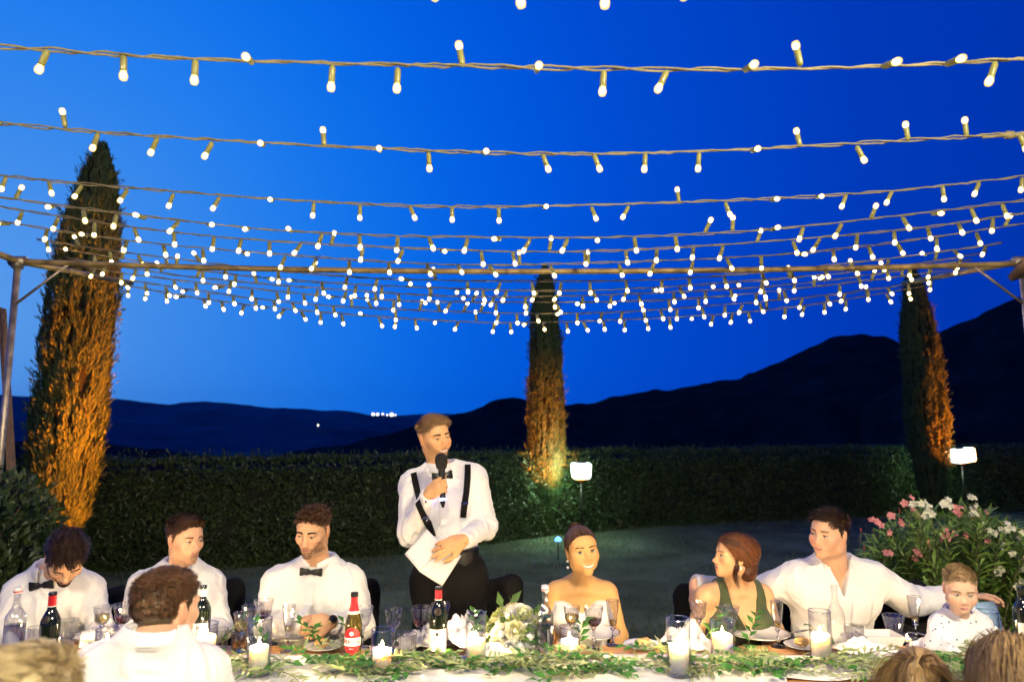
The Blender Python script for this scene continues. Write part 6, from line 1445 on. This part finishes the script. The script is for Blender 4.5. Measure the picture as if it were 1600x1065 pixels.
def beer_bottle(px, py):
    p = T_(px, py); t = empty('beer_bottle', (p.x, p.y, onr(p)), 'brown beer bottle with red and white label, right of the bread plate', 'beer bottle')
    g = mat('amber_green_glass', (.22, .16, .015), .06, coat=1, trans=.55)
    b = MB(); b.lathe([(0, .003), (.028, 0), (.0345, .004), (.0355, .02), (.0355, .125), (.033, .15), (.024, .18), (.0165, .205), (.0142, .225), (.0135, .25), (.0152, .252), (.0152, .258), (.013, .262), (0, .262)], 36); b.build('glass_body', g, t)
    b = MB(); b.lathe([(.0245, .180), (.0170, .206), (.0147, .226), (.0140, .248)], 30); b.build('neck_label', M_redcap, t)
    b = MB(); b.lathe([(.0250, .1800), (.0215, .1905)], 30); b.build('neck_band', M_labelw, t)
    b = MB(); b.lathe([(.0152, .246), (.016, .250), (.0155, .264), (0, .265)], 24); b.build('cap', M_black, t)
    red = mat('red_label', (.60, .01, .02), .45); wh = mat('white_label', (.8, .8, .78), .5); ink = mat('red_ink', (.55, .01, .02), .5)
    def oval(u, v, z0, z1): c = (z0 + z1) / 2; hh = (z1 - z0) / 2 * math.sqrt(max(0, 1 - (2 * u - 1) ** 2)) ** .8; return c - hh + 2 * hh * v
    v, f = arc_patch(.0357, .022, .128, R(-62), R(62), 26, 0, 6, oval); lb = mobj('front_label', v, f, red, t)
    v, f = arc_patch(.0357, .056, .088, R(-70), R(70), 24, .0005, 2); mobj('label_banner', v, f, wh, lb)
    text('PERONI', .0215, ink, lb, (0, 0, .072), (0, 0, 0), 'label_lettering', wrap=.0364, extr=.0002)
    b = MB(); b.lathe([(0, .0), (.0085, 0), (.0085, .0008), (.0065, .0008), (.0065, .0002), (0, .0002)], 20, (0, -.0362, .106), ax=Euler((R(90), 0, 0)).to_matrix()); b.build('label_emblem', wh, lb)
    text('BIRRA', .006, wh, lb, (0, 0, .045), (0, 0, 0), 'small_lettering', wrap=.0360, extr=.0002)
beer_bottle(551, 1032)
def clear_bottle(px, py, h, cap, label, name='water_bottle', r=.036):
    p = T_(px, py); t = empty(name, (p.x, p.y, onr(p)), label, 'glass bottle'); k = h / .3
    pr = [(0, .004), (r * .8, 0), (r, .005), (r * 1.01, .16 * k), (r * .93, .185 * k), (r * .66, .205 * k), (.0165, .222 * k), (.0135, .24 * k), (.013, .285 * k), (.0155, .287 * k), (.0155, .298 * k), (.0115, .299 * k), (.0105, .24 * k), (.013, .222 * k), (r * .62, .203 * k), (r * .9, .183 * k), (r * .96, .16 * k), (r * .95, .01), (0, .009)]
    b = MB(); b.lathe(pr, 34); b.build('glass_body', M_crystal if cap else M_glass, t)
    if cap:
        b = MB(); b.lathe([(.0160, .283 * k), (.0165, .284 * k), (.0165, .304 * k), (.014, .307 * k), (0, .307 * k)], 26); b.build('cap', mat('white_cap', (.8, .75, .72), .4), t)
        b = MB(); b.lathe([(.0167, .286 * k), (.0168, .292 * k)], 26); b.build('cap_band', M_redcap, t)
        b = MB(); b.lathe([(0, .0115), (r * .93, .012), (r * .945, .14 * k), (0, .14 * k)], 28); b.build('water', mat('water', (.97, .99, .98), .01, trans=1, ior=1.33), t)
    return t
clear_bottle(852, 1024, .285, True, 'capped clear glass water bottle right of the white rose bouquet')
clear_bottle(19, 1030, .275, True, 'capped clear glass water bottle at the far left edge', r=.04)
clear_bottle(1309, 1022, .29, False, 'open empty clear bottle right of the tall candle, before the man with spread arms', 'empty_bottle', .037)
wine_bottle(1602, 1010, 'dark bottle at the right edge beside the tablet', .26, caps=False, seal=False)
# --- candles ---
def wax_mat():
    return mat('candle_wax', (.88, .84, .76), .5, sss=.8, sssr=(.06, .04, .025))
M_wax = wax_mat(); M_flame = mat('candle_flame', (1, .6, .2), emit=(1, .66, .3), estr=90); M_wick = mat('wick', (.02, .015, .01), .9)
def candle(px, py, r, h, ch, cr, label, e=1.5, mel=0):
    p = T_(px, py); t = empty('candle_holder', (p.x, p.y, onr(p)), label, 'candle holder', 'glass cylinders with burning pillar candles')
    b = MB(); b.lathe([(0, 0), (r, 0), (r, h), (r - .002, h), (r - .0025, .006), (0, .006)], 40); b.build('glass_cylinder', M_glass, t)
    b = MB(); b.tube([((r - .001) * cos(w), (r - .001) * sin(w), h) for w in np.linspace(0, 2 * pi, 41)], .0014, 6, caps=False); b.tube([((r - .002) * cos(w), (r - .002) * sin(w), .003) for w in np.linspace(0, 2 * pi, 41)], .0028, 6, caps=False); b.build('glass_edge', M_solidglass, t)
    b = MB(); b.lathe([(0, .007), (cr, .007), (cr, ch - .003), (cr - .002, ch), (cr - .006, ch - .001), (cr - .010, ch - .007), (0, ch - .009)], 32); c = b.build('pillar_candle', M_wax, t)
    b = MB(); b.tube([(0, 0, ch - .009), (.001, 0, ch + .004)], .0012, 6); b.build('wick', M_wick, c)
    b = MB(); b.lathe([(0, -.002), (.0045, .003), (.0058, .009), (.0040, .019), (.0015, .029), (0, .034)], 12, (0, 0, ch)); b.build('flame', M_flame, c)
    light('flame_light', 'POINT', p + Vector((0, 0, ch + .022 + onr(p) - TZ)), e * 11, (1, .68, .36), t, .006)
candle(403, 1058, .046, .21, .105, .036, 'tall glass cylinder with burning candle in front of the bearded man', 1.6)
candle(596, 1056, .043, .165, .09, .036, 'glass cylinder with burning candle in the front row, right of the beer bottle', 1.6)
candle(743, 1036, .043, .19, .085, .037, 'glass cylinder with burning candle between the wine bottle and the bouquet', 1.4)
candle(890, 1024, .044, .12, .065, .038, 'low glass with burning candle just right of the water bottle', 1.5)
candle(1062, 1058, .047, .21, .11, .038, 'tallest glass cylinder with burning candle, front row, right of the bride', 1.8)
candle(1130, 1028, .050, .145, .085, .042, 'wide glass with burning candle before the woman in green', 1.5)
candle(1284, 1032, .045, .19, .095, .038, 'glass cylinder with burning candle left of the open clear bottle', 1.6)
candle(166, 1024, .048, .11, .06, .040, 'low glass with burning candle left of the man seen from behind', 1.5)
candle(321, 1028, .046, .13, .080, .038, 'low glass with burning candle just right of the head of the man seen from behind', 1.6)
candle(1546, 1004, .046, .14, .07, .038, 'glass with burning candle in front of the tablet', 1.2)
def tealight(px, py):
    p = T_(px, py); t = empty('tealight', (p.x, p.y, onr(p)), 'small tealight in a round glass, left of the flute behind the girl', 'tealight'); b = MB(); b.lathe([(0, 0), (.022, 0), (.031, .018), (.028, .04), (.0265, .04), (.029, .018), (.02, .004), (0, .003)], 28); b.build('glass_cup', M_crystal, t)
    b = MB(); b.lathe([(0, .005), (.018, .005), (.018, .018), (0, .018)], 20); b.build('wax', M_wax, t); b = MB(); b.lathe([(0, .018), (.004, .023), (.003, .032), (0, .040)], 10); b.build('flame', M_flame, t)
    light('flame_light', 'POINT', p + Vector((0, 0, .036)), .6, (1, .68, .36), t, .005)
tealight(1418, 1004)
# --- white dish, cutlery, tablet ---
def dish():
    p = T_(1374, 1004); t = empty('serving_dish', (p.x, p.y, onr(p)), 'white rectangular dish behind the napkin, left of the flared glass', 'dish'); bm = bmesh.new(); bmesh.ops.create_cube(bm, size=1)
    for v in bm.verts: f = 1 if v.co.z > 0 else .88; v.co = Vector((v.co.x * .17 * f, v.co.y * .13 * f, v.co.z * .045 + .0225))
    top = [f for f in bm.faces if f.normal.z > .9]; r = bmesh.ops.inset_region(bm, faces=top, thickness=.006); 
    for v in top[0].verts: v.co.z -= .03
    bmesh.ops.bevel(bm, geom=bm.edges[:], offset=.002, segments=2, affect='EDGES'); me = bpy.data.meshes.new('dish_body'); bm.to_mesh(me); bm.free(); me.materials.append(M_china); o = bpy.data.objects.new('dish_body', me); COL.objects.link(o); o.parent = t
dish()
def cutlery(px, py, rz, kind, label):
    p = T_(px, py); t = empty(kind, (p.x, p.y, onr(p) + .003), label, kind); t.rotation_euler.z = rz
    if kind == 'knife':
        b = MB(); b.tube([(-.01, 0, .002), (.04, 0, .003), (.09, 0, .003)], [.0035, .005, .004], 10); b.build('handle', M_cutlery, t)
        v = [(-.01, -.002, .001), (-.01, .006, .001), (-.10, .008, .001), (-.125, .0, .001), (-.11, -.006, .001)]; v2 = [(a, c, .0026) for a, c, _ in v]; b = MB(); b.add(v + v2, [(0, 1, 2, 3, 4)[::-1], (5, 6, 7, 8, 9)] + [(i, (i + 1) % 5, (i + 1) % 5 + 5, i + 5) for i in range(5)]); b.build('blade', M_cutlery, t)
    else:
        b = MB(); b.tube([(-.02, 0, .002), (.03, 0, .004), (.09, 0, .003)], [.0025, .003, .0045], 10); b.build('handle', M_cutlery, t)
        b = MB(); b.box((-.035, 0, .003), (.035, .022, .002)); hd = b.build('head', M_cutlery, t, smooth=False)
        for k in range(4): b = MB(); b.tube([(-.05, -.0095 + k * .0063, .003), (-.09, -.0095 + k * .0063, .004)], .0014, 6); b.build('tine', M_cutlery, hd)
cutlery(1452, 994, 2.6, 'knife', 'steel knife lying on the wood behind the girl with the ponytail')
cutlery(1462, 1004, 2.5, 'fork', 'steel fork lying beside the knife before the boy')
cutlery(1246, 988, .35, 'knife', 'steel knife beside the plate of the woman in green, before the man with spread arms')
def tablet():
    p = T_(1551, 1000); t = empty('tablet', (p.x, p.y + .05, onr(p)), 'light blue tablet with a rear camera propped up in front of the boy', 'tablet'); M_tab = mat('blue_case', (.09, .16, .30), .5)
    rot = Euler((R(-14), 0, R(14))).to_matrix(); bm = bmesh.new(); bmesh.ops.create_cube(bm, size=1)
    for v in bm.verts: v.co = Vector((v.co.x * .185, v.co.y * .009, v.co.z * .135))
    bmesh.ops.bevel(bm, geom=[e for e in bm.edges if abs((e.verts[0].co - e.verts[1].co).normalized().y) > .9], offset=.012, segments=4, affect='EDGES'); bmesh.ops.bevel(bm, geom=bm.edges[:], offset=.0018, segments=2, affect='EDGES')
    for v in bm.verts: v.co = rot @ v.co + Vector((0, 0, .088))
    me = bpy.data.meshes.new('case'); bm.to_mesh(me); bm.free(); me.materials.append(M_tab); o = bpy.data.objects.new('case', me); COL.objects.link(o); o.parent = t
    b = MB(); b.lathe([(0, 0), (.007, 0), (.008, .0015), (.008, .003), (0, .003)], 18, rot @ Vector((-.076, -.0048, .052)) + Vector((0, 0, .088)), ax=rot @ Euler((R(90), 0, 0)).to_matrix()); b.build('camera_lens', M_blacksatin, o)
    b = MB(); b.box(rot @ Vector((0, .0056, 0)) + Vector((0, 0, .088)), (.168, .001, .118), rot); b.build('screen', mat('lit_screen', (.3, .35, .5), .2, emit=(.75, .8, 1), estr=1.6), o, smooth=False)
    b = MB(); b.box(rot @ Vector((0, .03, -.035)) + Vector((0, .0, .075)), (.10, .004, .09), rot @ Euler((R(38), 0, 0)).to_matrix()); b.build('stand', M_tab, t, smooth=False)
tablet()
# --- bouquet of white roses ---
def bouquet():
    c = T_(805, 1012); t = empty('bouquet', (c.x, c.y, onr(c)), 'round bouquet of white roses and green sprigs lying on the table beside the water bottle', 'bouquet')
    M_pet = [mat('ivory_petal', (.80, .78, .66), .6, sss=.3, sssr=(.01, .01, .006)), mat('cream_petal', (.80, .72, .45), .6, sss=.3), mat('white_petal', (.82, .82, .78), .6, sss=.3)]
    def rose(p, r, ax, m, seed, nl=5):
        rs = random.Random(seed); rot = Vector((0, 0, 1)).rotation_difference(Vector(ax)).to_matrix(); q = MB(); q.lathe([(0, -r * .5), (r * .35, -r * .35), (r * .42, 0), (r * .2, r * .35), (0, r * .4)], 10)
        for ly in range(nl):
            k = 3 + ly; R0 = r * (.30 + .70 * ly / (nl - 1)); op = .15 + .85 * ly / (nl - 1)
            for i in range(k):
                a = 2 * pi * i / k + ly * .7 + rs.uniform(-.2, .2); hw = pi / k * 1.35; V = []; nu, nv = 7, 6
                for u in range(nu):
                    for v_ in range(nv):
                        uu = u / (nu - 1) * 2 - 1; vv = v_ / (nv - 1); aa = a + uu * hw * (.35 + .65 * sin(pi * min(vv * .6 + .2, 1)))
                        rad = R0 * (.35 + .65 * sin(vv * pi * .55)) + op * r * .16 * vv ** 3 + .03 * r * uu * uu; z = -r * .5 + vv * r * (1.05 - .35 * op) - (uu * uu) * r * .16 * vv - op * r * .22 * max(0, vv - .75) * 2 + rs.uniform(-.02, .02) * r
                        V.append((rad * cos(aa), rad * sin(aa), z))
                q.add(V, [tuple(x) for x in grid_faces(nu, nv)])
        v = [Vector(p) + rot @ Vector(x) for x in q.v]; o = mobj('rose', v, q.f, m, t); return o
    rs = random.Random(5); k = 0
    spots = [(-.085, -.02, .12, .045), (-.03, -.045, .145, .042), (.035, -.04, .155, .046), (.085, -.02, .13, .04), (-.115, -.03, .065, .040), (-.06, -.085, .085, .043), (.0, -.10, .10, .036), (.055, -.09, .075, .044), (.11, -.03, .08, .036), (-.08, -.09, .035, .034), (.02, -.105, .045, .036), (.075, -.085, .03, .034), (-.01, .03, .17, .04), (.06, .04, .13, .04), (-.07, .05, .11, .04), (-.02, -.11, .03, .03)]
    for x, y, z, r in spots:
        ax = Vector((x, y * 1.1 - .02, z - .06)).normalized(); k += 1; rose((x, y, z), r * 1.06, ax, M_pet[k % 3 if k % 4 else 2], k)
    M_hyd = leafmat('pale_green_floret', (.45, .55, .12), (.62, .66, .25), .6, .3); M_l = leafmat('bouquet_leaf', (.05, .13, .03), (.14, .24, .06), .35, .2)
    for i in range(9):
        d = Vector((rs.uniform(-1, 1), rs.uniform(-1, -.2), rs.uniform(0, 1))).normalized(); p = Vector((d.x * .12, d.y * .09, .08 + d.z * .09)); n = 90; dd = rdir(n); P = np.array(p) + dd * .020
        v, f = leaves(P, unit(dd + rdir(n) * .6), dd, np.full(n, .014), np.full(n, .011)); o = mobj('green_floret', v, f, M_hyd, t, smooth=False); o['kind'] = 'stuff'
    n = 30
    for i in range(n):
        a = rs.uniform(0, 2 * pi); el = rs.uniform(-.3, .75); d = Vector((cos(a) * cos(el), sin(a) * cos(el), sin(el))); p = Vector((d.x * .11, d.y * .08, .085 + d.z * .09)); l = rs.uniform(.05, .085)
        v, f = leaves(np.array([p]), np.array([d + Vector((rs.uniform(-.5, .5), rs.uniform(-.5, .5), .2))]), np.array([d.cross(Vector((0, 0, 1)))]) + .3, [l], [l * .42]); mobj('leaf', v, f, M_l, t)
    for (x, y, z), d in (((-.06, .0, .17), (-.25, -.1, 1)), ((-.13, -.02, .10), (-1, -.2, -.2)), ((-.12, -.03, .05), (-.9, -.3, -.5)), ((-.02, 0, .19), (.5, -.1, .6))):
        v, f = leaves(np.array([[x, y, z]]), np.array([d], float), np.array([[0, -1., .2]]), [.075], [.034]); mobj('leaf', v, f, M_l, t)
    b = MB()
    for i in range(9): b.tube([(rs.uniform(-.03, .03), .02, .07), (rs.uniform(-.05, .05) + .05, .13, .012)], .003, 6)
    s_ = b.build('stems', mat('green_stem', (.1, .2, .05), .6), t); s_['kind'] = 'stuff'
bouquet()
# --- garland of olive and ruscus ---
def garland():
    t = empty('garland', (0, 2.93, TZ), 'long green garland of olive and leafy sprigs along the middle of the table', 'garland')
    Mo = [leafmat('olive_leaf', (.20, .30, .09), (.45, .52, .26), .4, .3), leafmat('ruscus_leaf', (.035, .15, .018), (.09, .28, .045), .3, .25)]; Ms = mat('sprig_stem', (.22, .20, .07), .6)
    rs = random.Random(3); L = []; st = MB(); zt = TZ + .02
    def sprig(x, y, z, ang, el, ln, kind):
        d = Vector((cos(ang) * cos(el), sin(ang) * cos(el), sin(el))); p = Vector((x, y, z)); pts = [p.copy()]; n = 7
        for i in range(n): d = (d + Vector((rs.uniform(-.12, .12), rs.uniform(-.12, .12), -.06 if p.z > zt + .01 else .06))).normalized(); p = p + d * ln / n; p.z = max(p.z, zt - .004); pts.append(p.copy())
        st.tube(pts, [.0016] * 7 + [.0008], 5); k = int(ln / (.0125 if kind == 0 else .019))
        for i in range(k):
            u = (i + .6) / k * n; j = min(int(u), n - 1); q = pts[j].lerp(pts[j + 1], u - j); dd = (pts[j + 1] - pts[j]).normalized(); s_ = 1 if i % 2 else -1
            sd = dd.cross(Vector((rs.uniform(-.4, .4), rs.uniform(-.4, .4), 1))).normalized() * s_; ld = (dd * .75 + sd * .8 + Vector((0, 0, rs.uniform(-.05, .35)))).normalized()
            l = (rs.uniform(.046, .070), rs.uniform(.042, .060))[kind]; wd = l * (.24, .48)[kind]; nn = Vector((rs.uniform(-.5, .5), rs.uniform(-.9, .2), 1)); L.append((kind, q, ld, nn, l, wd))
    x = -1.75
    while x < 3.0:
        for k in range(3):
            yc = 2.965 + .015 * sin(x * 2) + rs.uniform(-.085, .085); kind = 1 if rs.random() < .42 else 0
            a = rs.choice((0, pi)) + rs.uniform(-.75, .75); sprig(x + rs.uniform(-.04, .04), yc, zt + rs.uniform(0, .03), a, rs.uniform(.0, .35), rs.uniform(.16, .28), kind)
        x += .072
    for px, py, hgt in ((345, 1015, .1), (420, 1020, .10), (505, 1020, .12), (555, 1015, .08), (690, 1020, .08), (905, 1012, .1), (1100, 1010, .11), (1170, 1012, .13), (1300, 1022, .11), (740, 1010, .10), (1150, 1008, .1), (480, 1012, .1)):
        p = T_(px, py); sprig(p.x, p.y, zt, rs.uniform(0, 6.28), .95, hgt + .04, 1)
    for i in range(7): sprig(2.02 + rs.uniform(-.5, .9), 2.98 + rs.uniform(-.12, .1), zt, rs.uniform(0, 6.28), .2, .18, 0)
    st.build('sprig_stems', Ms, t, world=True)['kind'] = 'stuff'
    rs.shuffle(L); base = np.array(wloc(t)); protos = []
    for kind in (0, 1):
        for bend in (.1, .28):
            v, f = leaves(np.zeros((1, 3)), np.array([[1., 0, 0]]), np.array([[0, 0, 1.]]), [1], [(.24, .48)[kind]], fold=bend); me = bpy.data.meshes.new('leaf'); me.from_pydata([tuple(x) for x in v], [], [tuple(int(i) for i in q) for q in f]); me.materials.append(Mo[kind]); protos.append(me)
    inview = sorted(L, key=lambda r: -(r[4] / r[1].y) * (1 if abs(r[1].x) < 2.1 else 0)); singles, rest = inview[:295], inview[295:]
    for kind, q, ld, nn, l, wd in singles:
        o = bpy.data.objects.new('leaf', protos[kind * 2 + rs.randint(0, 1)]); COL.objects.link(o); o.parent = t; o.location = q - Vector(base); y = nn.cross(ld).normalized(); z = ld.cross(y); M = Matrix((ld, y, z)).transposed(); o.rotation_mode = 'QUATERNION'; o.rotation_quaternion = M.to_quaternion(); o.scale = (l, l, l)
    for kind in (0, 1):
        r = [x for x in rest if x[0] == kind]; P = np.array([x[1][:] for x in r]); D = np.array([x[2][:] for x in r]); Nn = np.array([x[3][:] for x in r]); v, f = leaves(P, D, Nn, [x[4] for x in r], [x[5] for x in r], fold=.18)
        o = mobj('foliage', v, f, Mo[kind], t, world=True, smooth=False); o['kind'] = 'stuff'
garland()
# --- covered chairs ---
def chair(px, D, label, rz=0, first=None, w=.46, zt=.93):
    x = at(px, 985, D).x; t = empty('covered_chair', (x, D, 0), label, 'chair', 'chairs under black stretch covers'); t.rotation_euler.z = rz
    S = SDF(); hw = w / 2
    S.cone((-hw + .04, .20, .50), (-hw + .045, .26, zt - .03), .030, .028, .03); S.cone((hw - .04, .20, .50), (hw - .045, .26, zt - .03), .030, .028, .03)
    for k in range(5): z = .5 + (zt - .53) * k / 4; S.cone((-hw + .04, .20 + .06 * k / 4, z), (hw - .04, .20 + .06 * k / 4, z), .024, .024, .09)
    for k in range(4): S.cone((-hw + .03, -.20 + .13 * k, .455), (hw - .03, -.20 + .13 * k, .455), .03, .03, .08)
    nf = folds(int(px), .006, 6); v, f = sdfmesh(S, .010, .006, lambda P, Dd: Dd + nf(P)); mobj('back_and_seat_cover', v, f, M_blackcl, t)
    n = 64; V = []
    for i in range(n + 1):
        a = 2 * pi * i / n; sx = abs(cos(a)) ** .45 * (1 if cos(a) > 0 else -1); sy = abs(sin(a)) ** .45 * (1 if sin(a) > 0 else -1)
        for j in range(9): u = j / 8; z = .46 * (1 - u) + .01; fl_ = 1 + .20 * u + .02 * u * sin(a * 14); V.append((sx * hw * fl_, .01 + sy * .235 * fl_, z))
    mobj('skirt_cover', V, grid_faces(n + 1, 9), M_blackcl, t).modifiers.new('t', 'SOLIDIFY').thickness = .002
    b = MB(); b.box((0, .0, .435), (w - .06, .40, .03)); b.build('seat_board', M_black, t, smooth=False)
    for sx in (-1, 1):
        for y in (-.17, .2): b = MB(); b.tube([(sx * (hw - .05), y, .43), (sx * (hw - .04), y * 1.05, 0)], .014, 8); b.build('leg', M_black, t)
for px, D, lab in ((88, 3.66, 'black covered chair under the bowed man'), (272, 3.68, 'black covered chair of the man looking right, left of the bearded man'), (500, 3.66, 'black covered chair behind the bearded man with clasped hands'), (735, 3.62, 'empty black covered chair right behind the standing man'), (1148, 3.72, 'black covered chair of the woman in green'), (1300, 3.74, 'black covered chair of the man with spread arms'), (1425, 3.62, 'empty black covered chair under the outstretched arm, left of the boy')):
    chair(px, D, lab, zt=.86 if px in (1148, 88, 1300) else (.90 if px != 735 else .93), w=.46 if px != 735 else .5)
chair(908, 3.74, 'black covered chair of the bride', zt=.72); chair(1500, 3.36, 'black covered chair under the small boy', zt=.74, w=.36)
# --- oleander bush ---
def oleander():
    c = at(1490, 900, 4.9); t = empty('oleander_bush', (c.x, c.y, 0), 'leafy oleander bush with pink and white flowers behind the boy', 'oleander')
    rs = random.Random(9); Ml = leafmat('oleander_leaf', (.10, .24, .03), (.32, .44, .09), .38, .3); Mst = mat('oleander_stem', (.16, .14, .06), .7)
    st = MB(); L = []; tips = []
    for i in range(200):
        px = rs.uniform(1350, 1660); top = np.interp(px, [1340, 1380, 1430, 1500, 1540, 1580, 1620, 1680], [860, 822, 792, 784, 790, 815, 840, 880]); py = top + abs(rs.gauss(0, 1)) * 50 + 4; dD = rs.uniform(-.45, .45); tip = at(px, min(py, 960), 4.9 + dD)
        b0 = Vector((c.x + (tip.x - c.x) * .3, c.y + (tip.y - c.y) * .4, .05)); mid = b0.lerp(tip, .55) + Vector((0, 0, .08)); pts = catmull([b0, mid, tip], 7); st.tube(pts, list(np.linspace(.008, .0025, len(pts))), 5); tips.append((tip, (pts[-1] - pts[-3]).normalized()))
        for u in np.arange(.30, 1.0, .048):
            j = int(u * (len(pts) - 1)); p = pts[j].lerp(pts[min(j + 1, len(pts) - 1)], u * (len(pts) - 1) - j); d = (pts[min(j + 1, len(pts) - 1)] - pts[max(j - 1, 0)]).normalized(); a0 = rs.uniform(0, 6.28)
            for k in range(3):
                a = a0 + 2.09 * k; s1 = d.cross(Vector((0, 0, 1)) if abs(d.z) < .95 else Vector((1, 0, 0))).normalized(); s2 = d.cross(s1); o_ = s1 * cos(a) + s2 * sin(a); ld = (d * rs.uniform(.5, 1.0) + o_ * .8 + Vector((0, 0, -.1 * (1 - u)))).normalized(); l = rs.uniform(.09, .145); L.append((p, ld, d - o_ * .3, l))
    st.build('stems', Mst, t, world=True)['kind'] = 'stuff'
    me = []
    for bend in (.12, .3):
        v, f = leaves(np.zeros((1, 3)), np.array([[1., 0, 0]]), np.array([[0, 0, 1.]]), [1], [.185], fold=bend); m_ = bpy.data.meshes.new('leaf'); m_.from_pydata([tuple(x) for x in v], [], [tuple(int(i) for i in q) for q in f]); m_.materials.append(Ml); me.append(m_)
    front = sorted(L, key=lambda r: r[0].y - r[0].z * .6); singles, rest = front[:290], front[290:]; base = wloc(t)
    for p, ld, nn, l in singles:
        o = bpy.data.objects.new('leaf', me[rs.randint(0, 1)]); COL.objects.link(o); o.parent = t; o.location = p - base; y = nn.cross(ld).normalized(); z = ld.cross(y); o.rotation_mode = 'QUATERNION'; o.rotation_quaternion = Matrix((ld, y, z)).transposed().to_quaternion(); o.scale = (l, l, l)
    v, f = leaves(np.array([x[0][:] for x in rest]), np.array([x[1][:] for x in rest]), np.array([x[2][:] for x in rest]), [x[3] for x in rest], [x[3] * .185 for x in rest], fold=.2); mobj('foliage', v, f, Ml, t, world=True, smooth=False)['kind'] = 'stuff'
    Mp = mat('pink_petal', (.75, .28, .25), .6, sss=.2); Mw = mat('white_petal_oleander', (.78, .76, .55), .6, sss=.2); Mb = mat('red_bud', (.35, .04, .05), .6)
    def flower(p, ax, m, r):
        q = MB(); rot = Vector((0, 0, 1)).rotation_difference(ax).to_matrix()
        for k in range(5):
            a = 2 * pi * k / 5; V = []
            for i in range(4):
                for j in range(3): u = i / 3; v_ = j - 1; w_ = r * .40 * sin(pi * (u * .75 + .12)) * v_; V.append(Vector(p) + rot @ (Vector((cos(a), sin(a), 0)) * (r * u) + Vector((-sin(a), cos(a), 0)) * w_ + Vector((0, 0, r * .35 * sin(u * 2.2) + .1 * r * v_))))
            q.add(V, [tuple(x) for x in grid_faces(4, 3)])
        return q
    def cluster(px, py, n, m, name, dD=0):
        p = at(px, py, 4.55 + dD); tp = min(tips, key=lambda q: (q[0] - p).length)[0]; s_ = MB(); s_.tube([tp, p - Vector((0, 0, .02))], .003, 5); s_.build('flower_stalk', Mst, t, world=True)
        for k in range(n):
            d = Vector((rs.gauss(0, 1), rs.gauss(-.5, .6), rs.gauss(.4, .7))).normalized(); flower(p + d * rs.uniform(.015, .05), (d + Vector((0, -1.0, .2))).normalized(), m, rs.uniform(.019, .026)).build(name, m, t, world=True)
    for px, py, n in ((1437, 788, 6), (1478, 790, 6), (1515, 783, 5), (1455, 800, 4), (1573, 825, 6), (1600, 832, 4), (1540, 828, 4), (1585, 870, 6), (1560, 892, 5), (1597, 895, 5), (1525, 805, 3), (1595, 915, 3), (1560, 858, 2)): cluster(px, py, n, Mw, 'white_flower')
    for px, py, n in ((1503, 800, 4), (1530, 804, 4), (1478, 838, 6), (1500, 838, 4), (1386, 828, 4), (1363, 822, 3), (1400, 812, 4), (1383, 870, 2), (1437, 867, 4), (1540, 848, 2), (1418, 785, 2), (1426, 806, 2), (1446, 856, 2)): cluster(px, py, n, Mp, 'pink_flower')
    for px, py in ((1345, 827), (1375, 815), (1405, 796), (1424, 794), (1350, 855)):
        p = at(px, py, 4.6); b = MB(); b.tube([p - Vector((0, -.03, .12)), p - Vector((0, 0, .015))], .0022, 5); b.build('bud_stalk', Mst, t, world=True); b = MB(); b.lathe([(0, -.02), (.005, -.01), (.006, 0), (0, .018)], 8, p); b.build('bud', Mb, t, world=True)
oleander()
